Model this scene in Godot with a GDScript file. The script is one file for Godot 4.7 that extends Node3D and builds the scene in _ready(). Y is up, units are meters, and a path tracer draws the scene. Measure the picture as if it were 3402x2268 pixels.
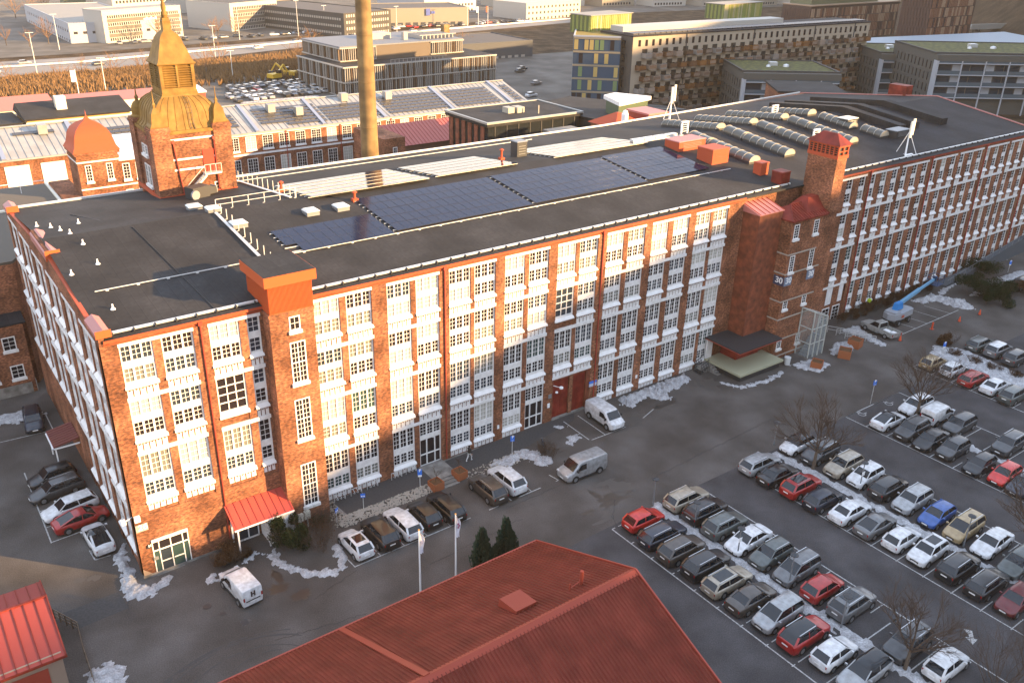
extends Node3D

# ---------------------------------------------------------------- mesh building
class MB:
	var v := PackedVector3Array()
	var n := PackedVector3Array()
	func tri(a: Vector3, b: Vector3, c: Vector3) -> void:
		var m := (b - a).cross(c - a).normalized()
		v.push_back(a); v.push_back(c); v.push_back(b)
		n.push_back(m); n.push_back(m); n.push_back(m)
	func tris(a: Vector3, b: Vector3, c: Vector3, na: Vector3, nb: Vector3, nc: Vector3) -> void:
		v.push_back(a); v.push_back(c); v.push_back(b)
		n.push_back(na); n.push_back(nc); n.push_back(nb)
	func quad(a: Vector3, b: Vector3, c: Vector3, d: Vector3) -> void:
		tri(a, b, c); tri(a, c, d)
	func hexa(p: Array) -> void: # p: 4 bottom ccw seen from above, 4 top
		quad(p[3], p[2], p[1], p[0]); quad(p[4], p[5], p[6], p[7])
		for i in 4:
			var j := (i + 1) % 4
			quad(p[i], p[j], p[4 + j], p[4 + i])
	func box(a: Vector3, b: Vector3) -> void:
		hexa([Vector3(a.x, a.y, b.z), Vector3(b.x, a.y, b.z), Vector3(b.x, a.y, a.z), Vector3(a.x, a.y, a.z),
			Vector3(a.x, b.y, b.z), Vector3(b.x, b.y, b.z), Vector3(b.x, b.y, a.z), Vector3(a.x, b.y, a.z)])
	func bx(x0: float, y0: float, z0: float, x1: float, y1: float, z1: float) -> void:
		box(Vector3(x0, y0, z0), Vector3(x1, y1, z1))
	func bar(a: Vector3, b: Vector3, w: float, h: float = -1.0) -> void:
		if h < 0: h = w
		var d := (b - a).normalized()
		var s := d.cross(Vector3.UP)
		if s.length() < 0.01: s = Vector3.RIGHT
		s = s.normalized() * w * 0.5
		var u := s.cross(d).normalized() * h * 0.5
		hexa([a - s - u, a + s - u, b + s - u, b - s - u, a - s + u, a + s + u, b + s + u, b - s + u])
	func tube(a: Vector3, b: Vector3, r0: float, r1: float, seg := 8, caps := true) -> void:
		var d := (b - a).normalized()
		var s := d.cross(Vector3.UP)
		if s.length() < 0.01: s = Vector3.RIGHT
		s = s.normalized()
		var u := s.cross(d).normalized()
		for i in seg:
			var t0 := TAU * i / seg
			var t1 := TAU * (i + 1) / seg
			var e0 := s * cos(t0) + u * sin(t0)
			var e1 := s * cos(t1) + u * sin(t1)
			tris(a + e1 * r0, a + e0 * r0, b + e0 * r1, e1, e0, e0)
			if r1 > 0.0005: tris(a + e1 * r0, b + e0 * r1, b + e1 * r1, e1, e0, e1)
			if caps:
				tri(a, a + e0 * r0, a + e1 * r0)
				if r1 > 0.0005: tri(b, b + e1 * r1, b + e0 * r1)
	func prism(poly: PackedVector2Array, y0: float, y1: float, bottom := false) -> void: # poly in x,z
		var p := poly
		if Geometry2D.is_polygon_clockwise(p): # godot: clockwise with y down... keep one sense
			p = poly.duplicate(); p.reverse()
		var ids := Geometry2D.triangulate_polygon(p)
		for i in range(0, ids.size(), 3):
			var a := p[ids[i]]; var b := p[ids[i + 1]]; var c := p[ids[i + 2]]
			var A := Vector3(a.x, y1, a.y); var B := Vector3(b.x, y1, b.y); var Cc := Vector3(c.x, y1, c.y)
			if (B - A).cross(Cc - A).y < 0: tri(A, Cc, B)
			else: tri(A, B, Cc)
			if bottom:
				var o := Vector3(0, y0 - y1, 0)
				if (B - A).cross(Cc - A).y < 0: tri(A + o, B + o, Cc + o)
				else: tri(A + o, Cc + o, B + o)
		var area := 0.0
		for i in p.size():
			var q := p[(i + 1) % p.size()]
			area += p[i].x * q.y - q.x * p[i].y
		for i in p.size():
			var a := p[i]; var b := p[(i + 1) % p.size()]
			if area > 0:
				quad(Vector3(b.x, y0, b.y), Vector3(a.x, y0, a.y), Vector3(a.x, y1, a.y), Vector3(b.x, y1, b.y))
			else:
				quad(Vector3(a.x, y0, a.y), Vector3(b.x, y0, b.y), Vector3(b.x, y1, b.y), Vector3(a.x, y1, a.y))
	func plate(poly: PackedVector2Array, z0: float, z1: float) -> void: # poly in x,y facing +z
		var ids := Geometry2D.triangulate_polygon(poly)
		var area := 0.0
		for i in poly.size():
			var q := poly[(i + 1) % poly.size()]
			area += poly[i].x * q.y - q.x * poly[i].y
		for i in range(0, ids.size(), 3):
			var A := Vector3(poly[ids[i]].x, poly[ids[i]].y, z1)
			var B := Vector3(poly[ids[i + 1]].x, poly[ids[i + 1]].y, z1)
			var Cc := Vector3(poly[ids[i + 2]].x, poly[ids[i + 2]].y, z1)
			if (B - A).cross(Cc - A).z < 0: tri(A, Cc, B)
			else: tri(A, B, Cc)
		for i in poly.size():
			var a := poly[i]; var b := poly[(i + 1) % poly.size()]
			if area < 0:
				var t := a; a = b; b = t
			quad(Vector3(a.x, a.y, z0), Vector3(b.x, b.y, z0), Vector3(b.x, b.y, z1), Vector3(a.x, a.y, z1))
	func lathe(prof: Array, c: Vector3, seg: int, square := false) -> void: # prof: [r, y] bottom to top
		for k in prof.size() - 1:
			var r0: float = prof[k][0]; var y0: float = prof[k][1]
			var r1: float = prof[k + 1][0]; var y1: float = prof[k + 1][1]
			for i in seg:
				var t0 := TAU * (i + (0.5 if square else 0.0)) / seg
				var t1 := TAU * (i + (1.5 if square else 1.0)) / seg
				var e0 := Vector3(cos(t0), 0, -sin(t0)); var e1 := Vector3(cos(t1), 0, -sin(t1))
				var a := c + e0 * r0 + Vector3.UP * y0; var b := c + e1 * r0 + Vector3.UP * y0
				var d := c + e1 * r1 + Vector3.UP * y1; var f := c + e0 * r1 + Vector3.UP * y1
				if square:
					if r0 > 0.001: tri(a, b, d)
					if r1 > 0.001: tri(a, d, f)
				else:
					var sl := Vector2(y1 - y0, r0 - r1).normalized()
					var n0 := e0 * sl.x + Vector3.UP * sl.y; var n1 := e1 * sl.x + Vector3.UP * sl.y
					if r0 > 0.001: tris(a, b, d, n0, n1, n1)
					if r1 > 0.001: tris(a, d, f, n0, n1, n0)
	func add(m: MB, t: Transform3D) -> void:
		for i in m.v.size():
			v.push_back(t * m.v[i]); n.push_back((t.basis * m.n[i]).normalized())
	func mesh() -> ArrayMesh:
		var a := []
		a.resize(Mesh.ARRAY_MAX)
		a[Mesh.ARRAY_VERTEX] = v; a[Mesh.ARRAY_NORMAL] = n
		var m := ArrayMesh.new()
		if v.size() > 0: m.add_surface_from_arrays(Mesh.PRIMITIVE_TRIANGLES, a)
		return m
	func soft(limit_deg := 40.0) -> ArrayMesh: # smooth normals over edges flatter than the limit
		var at := {}
		for i in v.size():
			var k := Vector3i((v[i] * 2000.0).round())
			if not at.has(k): at[k] = []
			at[k].append(i)
		var lim := cos(deg_to_rad(limit_deg))
		var m := PackedVector3Array(); m.resize(v.size())
		for k in at:
			for i in at[k]:
				var s := Vector3.ZERO
				for j in at[k]:
					if n[i].dot(n[j]) > lim: s += n[j]
				m[i] = s.normalized()
		n = m
		return mesh()

var MAT := {}
var CACHE := {}
var rng := RandomNumberGenerator.new()

func L(r: float, g: float, b: float, a := 1.0) -> Color:
	var c := Color(r, g, b).linear_to_srgb()
	c.a = a
	return c

func mat(key: String, col: Color, rough := 0.8, metal := 0.0, spec := 0.5) -> StandardMaterial3D:
	if MAT.has(key): return MAT[key]
	var m := StandardMaterial3D.new()
	m.resource_name = key
	m.albedo_color = col; m.roughness = rough; m.metallic = metal; m.metallic_specular = spec
	MAT[key] = m
	return m

func part(called: String, mesh: Mesh, material: Material, parent: Node, xf := Transform3D()) -> MeshInstance3D:
	var o := MeshInstance3D.new()
	o.name = called; o.mesh = mesh; o.material_override = material; o.transform = xf
	parent.add_child(o, true)
	return o

func tag(o: Node, label: String, category: String, group := "", kind := "") -> Node:
	if label: o.set_meta("label", label)
	if category: o.set_meta("category", category)
	if group: o.set_meta("group", group)
	if kind: o.set_meta("kind", kind)
	return o

func thing(called: String, label: String, category: String, at := Vector3.ZERO, turn := 0.0, group := "") -> Node3D:
	var o := Node3D.new()
	o.name = called; o.position = at; o.rotation.y = turn
	add_child(o, true)
	tag(o, label, category, group)
	return o

func solo(called: String, mesh: Mesh, material: Material, label: String, category: String, at := Vector3.ZERO, group := "", kind := "") -> MeshInstance3D:
	var o := part(called, mesh, material, self, Transform3D(Basis(), at))
	tag(o, label, category, group, kind)
	return o

func struct(called: String, mesh: Mesh, material: Material, label := "") -> MeshInstance3D:
	var o := part(called, mesh, material, self)
	o.set_meta("kind", "structure")
	if label: o.set_meta("label", label)
	return o

func gy(x: float) -> float: # the ground rises gently along the street
	return 1.1 * clampf(x / 36.0, 0.0, 1.0)

func onto(x: float, z: float, h := 0.0) -> Vector3:
	return Vector3(x, gy(x) + h, z)

func noise_tex(size: int, freq: float, lo: float, hi: float, octaves := 4, sd := 1, warm := 0.0) -> NoiseTexture2D:
	var f := FastNoiseLite.new()
	f.seed = sd; f.frequency = freq; f.fractal_octaves = octaves; f.noise_type = FastNoiseLite.TYPE_SIMPLEX_SMOOTH
	var t := NoiseTexture2D.new()
	t.width = size; t.height = size; t.seamless = true; t.noise = f
	var g := Gradient.new()
	g.set_color(0, Color(lo, lo * (1.0 - warm), lo * (1.0 - 2.0 * warm))); g.set_color(1, Color(hi, hi, hi))
	t.color_ramp = g
	return t

func grime(m: StandardMaterial3D, t: Texture2D, per_metre: float) -> void:
	m.detail_enabled = true; m.detail_albedo = t; m.detail_blend_mode = BaseMaterial3D.BLEND_MODE_MUL
	m.detail_uv_layer = BaseMaterial3D.DETAIL_UV_2
	m.uv2_triplanar = true; m.uv2_world_triplanar = true; m.uv2_scale = Vector3.ONE * per_metre

func tri_tex(m: StandardMaterial3D, t: Texture2D, per_metre: float) -> void:
	m.albedo_texture = t
	m.uv1_triplanar = true; m.uv1_world_triplanar = true; m.uv1_scale = Vector3.ONE * per_metre

func brick_tex() -> ImageTexture: # 4 m x 4 m of running bond
	var S := 512
	var r := RandomNumberGenerator.new(); r.seed = 7
	var rows := 53
	var per := 16
	var tone := PackedFloat32Array()
	for i in rows * per: tone.push_back(r.randf())
	var f := FastNoiseLite.new(); f.seed = 3; f.frequency = 0.02; f.fractal_octaves = 4
	var low := f.get_seamless_image(S, S)
	var data := PackedByteArray(); data.resize(S * S * 3)
	for y in S:
		var fy := float(y) / S * rows
		var row := int(fy)
		var vy := fy - row
		for x in S:
			var fx := float(x) / S * per + (0.5 if row % 2 else 0.0)
			var c := int(fx) % per
			var vx := fx - int(fx)
			var t := tone[row * per + c]
			var lo := low.get_pixel(x, y).r
			var k := 0.72 + 0.36 * t + 0.34 * (lo - 0.5)
			var col := Vector3(0.700, 0.455, 0.325) * k
			if t > 0.86: col = Vector3(0.47, 0.30, 0.24) * (0.8 + 0.4 * lo)
			if vy < 0.16 or vx < 0.05: col = Vector3(0.60, 0.47, 0.40) * (0.85 + 0.3 * lo)
			var i := (y * S + x) * 3
			data[i] = clampi(int(col.x * 255), 0, 255); data[i + 1] = clampi(int(col.y * 255), 0, 255); data[i + 2] = clampi(int(col.z * 255), 0, 255)
	return ImageTexture.create_from_image(Image.create_from_data(S, S, false, Image.FORMAT_RGB8, data))

func felt_tex() -> ImageTexture: # 8 m x 8 m of bitumen sheets laid up the slope, 1 m wide
	var S := 512
	var r := RandomNumberGenerator.new(); r.seed = 21
	var f := FastNoiseLite.new(); f.seed = 9; f.frequency = 0.03; f.fractal_octaves = 4
	var low := f.get_seamless_image(S, S)
	var data := PackedByteArray(); data.resize(S * S * 3)
	var tone := PackedFloat32Array()
	for i in 8 * 9: tone.push_back(r.randf())
	for y in S:
		for x in S:
			var fx := x / 64.0
			var c := int(fx)
			var k := 0.86 + 0.12 * tone[c * 9 + int(y / 170.0)] + 0.28 * (low.get_pixel(x, y).r - 0.5) + 0.10 * (r.randf() - 0.5)
			var e := fx - c
			if e < 0.045: k *= 0.72
			elif e < 0.10: k *= 1.10
			var i := (y * S + x) * 3
			data[i] = clampi(int(k * 56), 0, 255); data[i + 1] = clampi(int(k * 55), 0, 255); data[i + 2] = clampi(int(k * 56), 0, 255)
	return ImageTexture.create_from_image(Image.create_from_data(S, S, false, Image.FORMAT_RGB8, data))

func materials() -> void:
	var dirt := noise_tex(512, 0.008, 0.62, 1.0, 5, 5, 0.02)
	var fine := noise_tex(256, 0.06, 0.80, 1.0, 3, 6)
	var b := mat("brick", Color(1, 1, 1), 0.9, 0.0, 0.3)
	tri_tex(b, brick_tex(), 0.25); grime(b, dirt, 1.0 / 17.0)
	var ft := felt_tex()
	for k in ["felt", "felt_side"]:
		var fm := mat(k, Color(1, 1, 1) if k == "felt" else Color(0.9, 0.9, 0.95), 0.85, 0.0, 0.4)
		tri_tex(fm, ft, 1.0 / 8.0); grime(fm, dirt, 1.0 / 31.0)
	var asph := mat("asphalt", L(0.170, 0.152, 0.140), 0.9, 0.0, 0.3)
	tri_tex(asph, noise_tex(1024, 0.006, 0.70, 1.0, 6, 11, 0.03), 1.0 / 47.0); grime(asph, noise_tex(512, 0.09, 0.74, 1.0, 4, 12), 1.0 / 6.0)
	var lot := mat("lot_asphalt", L(0.122, 0.114, 0.116), 0.9, 0.0, 0.3)
	tri_tex(lot, noise_tex(1024, 0.007, 0.72, 1.0, 6, 17, 0.01), 1.0 / 39.0); grime(lot, noise_tex(512, 0.09, 0.74, 1.0, 4, 18), 1.0 / 6.0)
	var pad := mat("new_asphalt", L(0.060, 0.057, 0.056), 0.85); grime(pad, fine, 1.0 / 4.0)
	var earth := mat("earth", L(0.19, 0.125, 0.072), 0.95, 0.0, 0.2)
	tri_tex(earth, noise_tex(1024, 0.012, 0.45, 1.0, 6, 31, 0.05), 1.0 / 120.0); grime(earth, noise_tex(512, 0.05, 0.6, 1.0, 5, 32), 1.0 / 23.0)
	var cityp := mat("city_paving", L(0.125, 0.112, 0.095), 0.9); grime(cityp, dirt, 1.0 / 60.0)
	grime(mat("white_paint", L(0.80, 0.79, 0.77), 0.5), noise_tex(256, 0.03, 0.90, 1.0, 4, 15, 0.01), 1.0 / 5.0)
	mat("white_clean", L(0.80, 0.80, 0.79), 0.5)
	mat("pane_dark", L(0.020, 0.017, 0.020), 0.04, 0.0, 0.5)
	mat("pane_blue", L(0.030, 0.040, 0.055), 0.04, 0.0, 0.5)
	mat("pane_teal", L(0.035, 0.065, 0.062), 0.05, 0.0, 0.5)
	mat("pane_curtain", L(0.42, 0.41, 0.36), 0.25, 0.0, 0.5)
	mat("pane_half", L(0.16, 0.16, 0.14), 0.12, 0.0, 0.5)
	var red := mat("red_metal", L(0.27, 0.040, 0.026), 0.55, 0.0, 0.3); grime(red, dirt, 1.0 / 9.0)
	var fr := mat("red_roof", L(0.22, 0.042, 0.026), 0.6, 0.0, 0.25); grime(fr, noise_tex(512, 0.01, 0.70, 1.0, 5, 41, 0.02), 1.0 / 14.0)
	mat("orange_metal", L(0.46, 0.095, 0.030), 0.6, 0.0, 0.3)
	mat("flash_pink", L(0.40, 0.15, 0.13), 0.5)
	mat("flash_red", L(0.40, 0.075, 0.032), 0.55, 0.0, 0.3)
	var rust := mat("rust_metal", L(0.27, 0.070, 0.028), 0.75); grime(rust, dirt, 1.0 / 5.0)
	var och := mat("ochre_metal", L(0.30, 0.175, 0.045), 0.6, 0.0, 0.3); grime(och, noise_tex(512, 0.012, 0.72, 1.0, 5, 44, 0.03), 1.0 / 8.0)
	mat("pipe_red", L(0.30, 0.045, 0.025), 0.5)
	mat("zinc", L(0.55, 0.56, 0.56), 0.4, 0.6)
	mat("galv", L(0.62, 0.62, 0.60), 0.45, 0.35)
	mat("dark_metal", L(0.03, 0.031, 0.034), 0.5)
	mat("black", L(0.012, 0.012, 0.013), 0.55)
	mat("grey_metal", L(0.22, 0.23, 0.24), 0.5, 0.3)
	var sol := mat("solar_glass", L(0.010, 0.014, 0.036), 0.10, 0.0, 0.27)
	mat("solar_frame", L(0.03, 0.032, 0.045), 0.4, 0.3)
	var sn := mat("snow", L(0.78, 0.79, 0.82), 0.85, 0.0, 0.3)
	tri_tex(sn, noise_tex(512, 0.03, 0.66, 1.0, 5, 51, 0.02), 1.0 / 3.3); grime(sn, noise_tex(512, 0.02, 0.70, 1.0, 5, 52, 0.01), 1.0 / 9.0)
	var conc := mat("concrete", L(0.30, 0.285, 0.26), 0.9); grime(conc, dirt, 1.0 / 6.0)
	mat("marking", L(0.55, 0.54, 0.52), 0.8)
	grime(MAT["marking"], noise_tex(256, 0.05, 0.62, 1.0, 5, 55), 1.0 / 3.0)
	mat("twig", L(0.085, 0.055, 0.038), 0.95); mat("twig_warm", L(0.24, 0.13, 0.060), 0.95); mat("bark", L(0.10, 0.075, 0.055), 0.95)
	mat("evergreen", L(0.030, 0.048, 0.016), 0.85, 0.0, 0.3); mat("spruce", L(0.028, 0.052, 0.030), 0.9, 0.0, 0.3)
	mat("hedge_brown", L(0.12, 0.065, 0.035), 0.95, 0.0, 0.2)
	mat("sign_blue", L(0.030, 0.16, 0.62), 0.4); mat("sign_grey", L(0.16, 0.20, 0.27), 0.5); mat("sign_stone", L(0.30, 0.30, 0.27), 0.6)
	mat("corten", L(0.30, 0.095, 0.035), 0.85)
	mat("tyre", L(0.012, 0.012, 0.012), 0.8); mat("rim", L(0.33, 0.34, 0.35), 0.35, 0.7)
	mat("car_glass", L(0.010, 0.012, 0.015), 0.05, 0.0, 0.55); mat("trim", L(0.016, 0.016, 0.017), 0.5); mat("chrome", L(0.62, 0.62, 0.62), 0.25, 0.9)
	mat("headlight", L(0.60, 0.62, 0.64), 0.12, 0.1); mat("tail_light", L(0.28, 0.012, 0.012), 0.2); mat("plate", L(0.75, 0.75, 0.73), 0.5)
	mat("stone", L(0.34, 0.30, 0.25), 0.9); mat("cream", L(0.70, 0.66, 0.55), 0.5); mat("flag_white", L(0.66, 0.66, 0.72), 0.8)

# ---------------------------------------------------------------- the factory's windows
# sill bottom, sill top, lower casement, upper casement, head, pane rows above, frieze bottom/top, string course bottom/top
const ROWS := [
	[17.42, 17.76, 17.92, 19.05, 19.65, 20.87, 21.15, 3, 16.70, 17.26, 16.36, 16.68],
	[12.70, 13.04, 13.24, 14.40, 15.00, 16.15, 16.37, 3, 11.92, 12.52, 11.56, 11.90],
	[7.05, 7.45, 7.70, 8.85, 9.48, 11.30, 11.57, 4, 6.36, 6.88, 6.05, 6.34],
	[1.80, 2.12, 2.30, 3.35, 4.05, 5.85, 6.07, 4, 1.14, 1.64, 0.0, 0.0]]

func win_set(w: float, ncase: int, row: int, pc := 2, big := false) -> Dictionary:
	var key := "win%.2f_%d_%d_%d_%s" % [w, ncase, row, pc, big]
	if CACHE.has(key): return CACHE[key]
	var r: Array = ROWS[row]
	var y0: float = r[1]
	var f := MB.new(); var gu := MB.new(); var gl := MB.new(); var s := MB.new()
	var e := 0.13
	var head := 0.16 if row > 0 else 0.26
	f.bx(0, y0, -0.30, e, r[6], -0.14); f.bx(w - e, y0, -0.30, w, r[6], -0.14)
	f.bx(e, r[6] - head, -0.30, w - e, r[6], -0.14); f.bx(e, y0, -0.30, w - e, r[2], -0.14)
	if big:
		var a: float = r[2]; var b: float = r[6] - head
		for i in range(1, 3): f.bx(e + (w - 2 * e) * i / 3.0 - 0.04, a, -0.30, e + (w - 2 * e) * i / 3.0 + 0.04, b, -0.16)
		for i in range(1, 4): f.bx(e, lerpf(a, b, i / 4.0) - 0.04, -0.295, w - e, lerpf(a, b, i / 4.0) + 0.04, -0.165)
		gl.quad(Vector3(e, a, -0.24), Vector3(w - e, a, -0.24), Vector3(w - e, b, -0.24), Vector3(e, b, -0.24))
	else:
		f.bx(e, r[3], -0.30, w - e, r[4], -0.13)
		var m := 0.15
		var cw := (w - 2 * e - m * (ncase - 1)) / ncase
		for part_i in 2:
			var a: float = r[2] if part_i == 0 else r[4]
			var b: float = r[3] if part_i == 0 else r[6] - head
			var nr: int = 3 if part_i == 0 else r[7]
			for c in ncase:
				var xa := e + c * (cw + m)
				var xb := xa + cw
				if c > 0: f.bx(xa - m, a, -0.30, xa, b, -0.15)
				for i in range(1, pc): f.bx(lerpf(xa, xb, float(i) / pc) - 0.018, a, -0.25, lerpf(xa, xb, float(i) / pc) + 0.018, b, -0.20)
				for i in range(1, nr): f.bx(xa, lerpf(a, b, float(i) / nr) - 0.018, -0.249, xb, lerpf(a, b, float(i) / nr) + 0.018, -0.201)
				var g := gl if part_i == 0 else gu
				g.quad(Vector3(xa, a, -0.235), Vector3(xb, a, -0.235), Vector3(xb, b, -0.235), Vector3(xa, b, -0.235))
	var o := 0.06
	s.hexa([Vector3(-o, r[0], 0.14), Vector3(w + o, r[0], 0.14), Vector3(w + o, r[0], -0.28), Vector3(-o, r[0], -0.28),
		Vector3(-o, r[0] + 0.10, 0.14), Vector3(w + o, r[0] + 0.10, 0.14), Vector3(w + o, r[1] + 0.02, -0.13), Vector3(-o, r[1] + 0.02, -0.13)])
	var d := {"frame": f.mesh(), "up": gu.mesh(), "lo": gl.mesh(), "sill": s.mesh()}
	CACHE[key] = d
	return d

func pane_mat(pale: float, teal := 0.0) -> Material:
	var t := rng.randf()
	if t < pale * 0.55: return MAT["pane_curtain"]
	if t < pale: return MAT["pane_half"]
	if t < pale + teal: return MAT["pane_teal"]
	return MAT["pane_blue"] if rng.randf() < 0.35 else MAT["pane_dark"]

func add_window(parent: Node, xf: Transform3D, w: float, ncase: int, row: int, pale := 0.2, teal := 0.0, big := false, pc := 2) -> Node3D:
	var d := win_set(w, ncase, row, pc, big)
	var o := part("window", d.frame, MAT["white_paint"], parent, xf)
	if not big:
		part("pane", d.up, pane_mat(pale, teal), o)
	part("pane", d.lo, pane_mat(pale * (0.3 if big else 0.7), teal), o)
	part("sill", d.sill, MAT["white_paint"], o)
	return o

func crest(w: float, h: float) -> ArrayMesh: # one white panel of the frieze, its top cut to a notch
	var key := "crest%.2f_%.2f" % [w, h]
	if not CACHE.has(key):
		var m := MB.new()
		m.plate(PackedVector2Array([Vector2(0, 0), Vector2(w, 0), Vector2(w, h), Vector2(w * 0.72, h - 0.02), Vector2(w * 0.5, h - 0.15), Vector2(w * 0.28, h - 0.02), Vector2(0, h)]), -0.12, -0.05)
		CACHE[key] = m.mesh()
	return CACHE[key]

func add_frieze(win: Node3D, w: float, row: int, count: int, single: bool) -> void:
	var r: Array = ROWS[row]
	var pitch := w / count
	var m := crest(pitch - 0.10, r[9] - r[8])
	if single:
		for i in count: part("frieze_panel", m, MAT["white_paint"], win, Transform3D(Basis(), Vector3(i * pitch + 0.05, r[8], 0)))
	else:
		var key := "frieze%.2f_%d_%d" % [w, row, count]
		if not CACHE.has(key):
			var b := MB.new(); var src := MB.new()
			var pw := pitch - 0.10
			var h: float = r[9] - r[8]
			src.plate(PackedVector2Array([Vector2(0, 0), Vector2(pw, 0), Vector2(pw, h), Vector2(pw * 0.72, h - 0.02), Vector2(pw * 0.5, h - 0.15), Vector2(pw * 0.28, h - 0.02), Vector2(0, h)]), -0.12, -0.05)
			for i in count: b.add(src, Transform3D(Basis(), Vector3(i * pitch + 0.05, r[8], 0)))
			CACHE[key] = b.mesh()
		part("frieze", CACHE[key], MAT["white_paint"], win)

# bays: [left pilaster from, to] are given apart; cols: [x, width, casements, bay number]
func brick_facade(parent: Node, xf: Transform3D, x0: float, x1: float, pil: Array, cols: Array, skip: Dictionary, top: float, pale: float, singles: int, frieze_n := 5, low := 1.14) -> void:
	var w := MB.new() # the recessed wall between and behind
	w.bx(x0, -0.5, -0.75, x1, top, -0.31)
	w.bx(x0, 21.15, -0.31, x1, top, -0.012)
	var cx: Array = cols.duplicate()
	# spandrels and narrow piers
	for i in cols.size():
		var c: Array = cols[i]
		for r in 4:
			var R: Array = ROWS[r]
			var below := 0.0
			if r < 3: below = ROWS[r + 1][6]
			else: below = -0.5
			if skip.has("%d_%d" % [i, r]): continue
			w.bx(c[0], below + (0.002 if r < 3 else 0.0), -0.31, c[0] + c[1], R[0] + 0.02, -0.11)
		if i + 1 < cols.size() and cols[i + 1][3] == c[3]:
			w.bx(c[0] + c[1], -0.5, -0.31, cols[i + 1][0], 21.15, -0.045)
	part("wall", w.mesh(), MAT["brick"], parent, xf)
	for p in pil:
		var m := MB.new()
		m.bx(p[0], -0.5, -0.31, p[1], 21.2, 0.0)
		part("pilaster", m.mesh(), MAT["brick"], parent, xf)
	# string courses, one per bay and storey
	var bays := {}
	for c in cols:
		if not bays.has(c[3]): bays[c[3]] = [c[0], c[0] + c[1]]
		bays[c[3]][1] = c[0] + c[1]
	for k in bays:
		for r in 3:
			if skip.has("s%d_%d" % [k, r]): continue
			var m := MB.new()
			m.bx(bays[k][0] - 0.05, ROWS[r][10], -0.2, bays[k][1] + 0.05, ROWS[r][11], 0.05)
			part("string_course", m.mesh(), MAT["white_paint"], parent, xf)
		var lm := MB.new()
		lm.bx(bays[k][0] - 0.05, 20.95, -0.2, bays[k][1] + 0.05, 21.22, 0.04)
		part("lintel", lm.mesh(), MAT["white_paint"], parent, xf)
	var made := 0
	for i in cols.size():
		var c: Array = cols[i]
		for r in 4:
			if skip.has("%d_%d" % [i, r]): continue
			var big: bool = skip.has("big%d_%d" % [i, r])
			var pl := pale * (1.6 if r < 2 else 0.8)
			if r == 0 and c[3] >= 3: pl = pale * 2.2
			var o := add_window(parent, xf * Transform3D(Basis(), Vector3(c[0], 0, 0)), c[1], c[2], r, pl, 0.12 if r > 1 else 0.0, big)
			if not big:
				add_frieze(o, c[1], r, (frieze_n if c[2] == 3 else 3) if c[1] > 1.9 else (3 if frieze_n == 5 else 2), made < singles)
				made += 1
			elif r < 4:
				pass

func downpipe(parent: Node, a: Vector3, b: Vector3) -> void:
	var m := MB.new()
	m.tube(a, b, 0.075, 0.075, 8, true)
	m.bx(a.x - 0.16, a.y - 0.3, a.z - 0.12, a.x + 0.16, a.y + 0.02, a.z + 0.16)
	part("downpipe", m.mesh(), MAT["pipe_red"], parent)

func gutter_rail(parent: Node, x0: float, x1: float, y: float, z: float) -> void:
	var m := MB.new()
	m.bx(x0, y, z - 0.11, x1, y + 0.15, z + 0.11)
	part("gutter", m.mesh(), MAT["galv"], parent)
	var b := MB.new()
	var x := x0 + 0.3
	while x < x1:
		b.bx(x, y - 0.08, z - 0.02, x + 0.10, y + 0.16, z + 0.26)
		x += 1.55
	part("gutter_bracket", b.mesh(), MAT["dark_metal"], parent)

const LEFTS := [[1.27, 2.4, 3, 1], [4.30, 2.42, 3, 1], [7.92, 2.42, 3, 2], [10.97, 1.08, 1, 2], [16.62, 2.42, 3, 3], [19.64, 2.42, 3, 3],
	[23.56, 2.4, 3, 4], [26.50, 2.42, 3, 4], [30.0, 2.4, 3, 5], [32.82, 2.42, 3, 5], [36.33, 2.4, 3, 6], [39.25, 2.42, 3, 6], [42.78, 2.4, 3, 7], [45.67, 2.42, 3, 7],
	[49.27, 2.4, 3, 8], [52.30, 2.42, 3, 8], [55.73, 2.42, 3, 9], [58.95, 2.42, 3, 9], [62.41, 2.42, 3, 10], [65.30, 2.42, 3, 10]]

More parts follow.
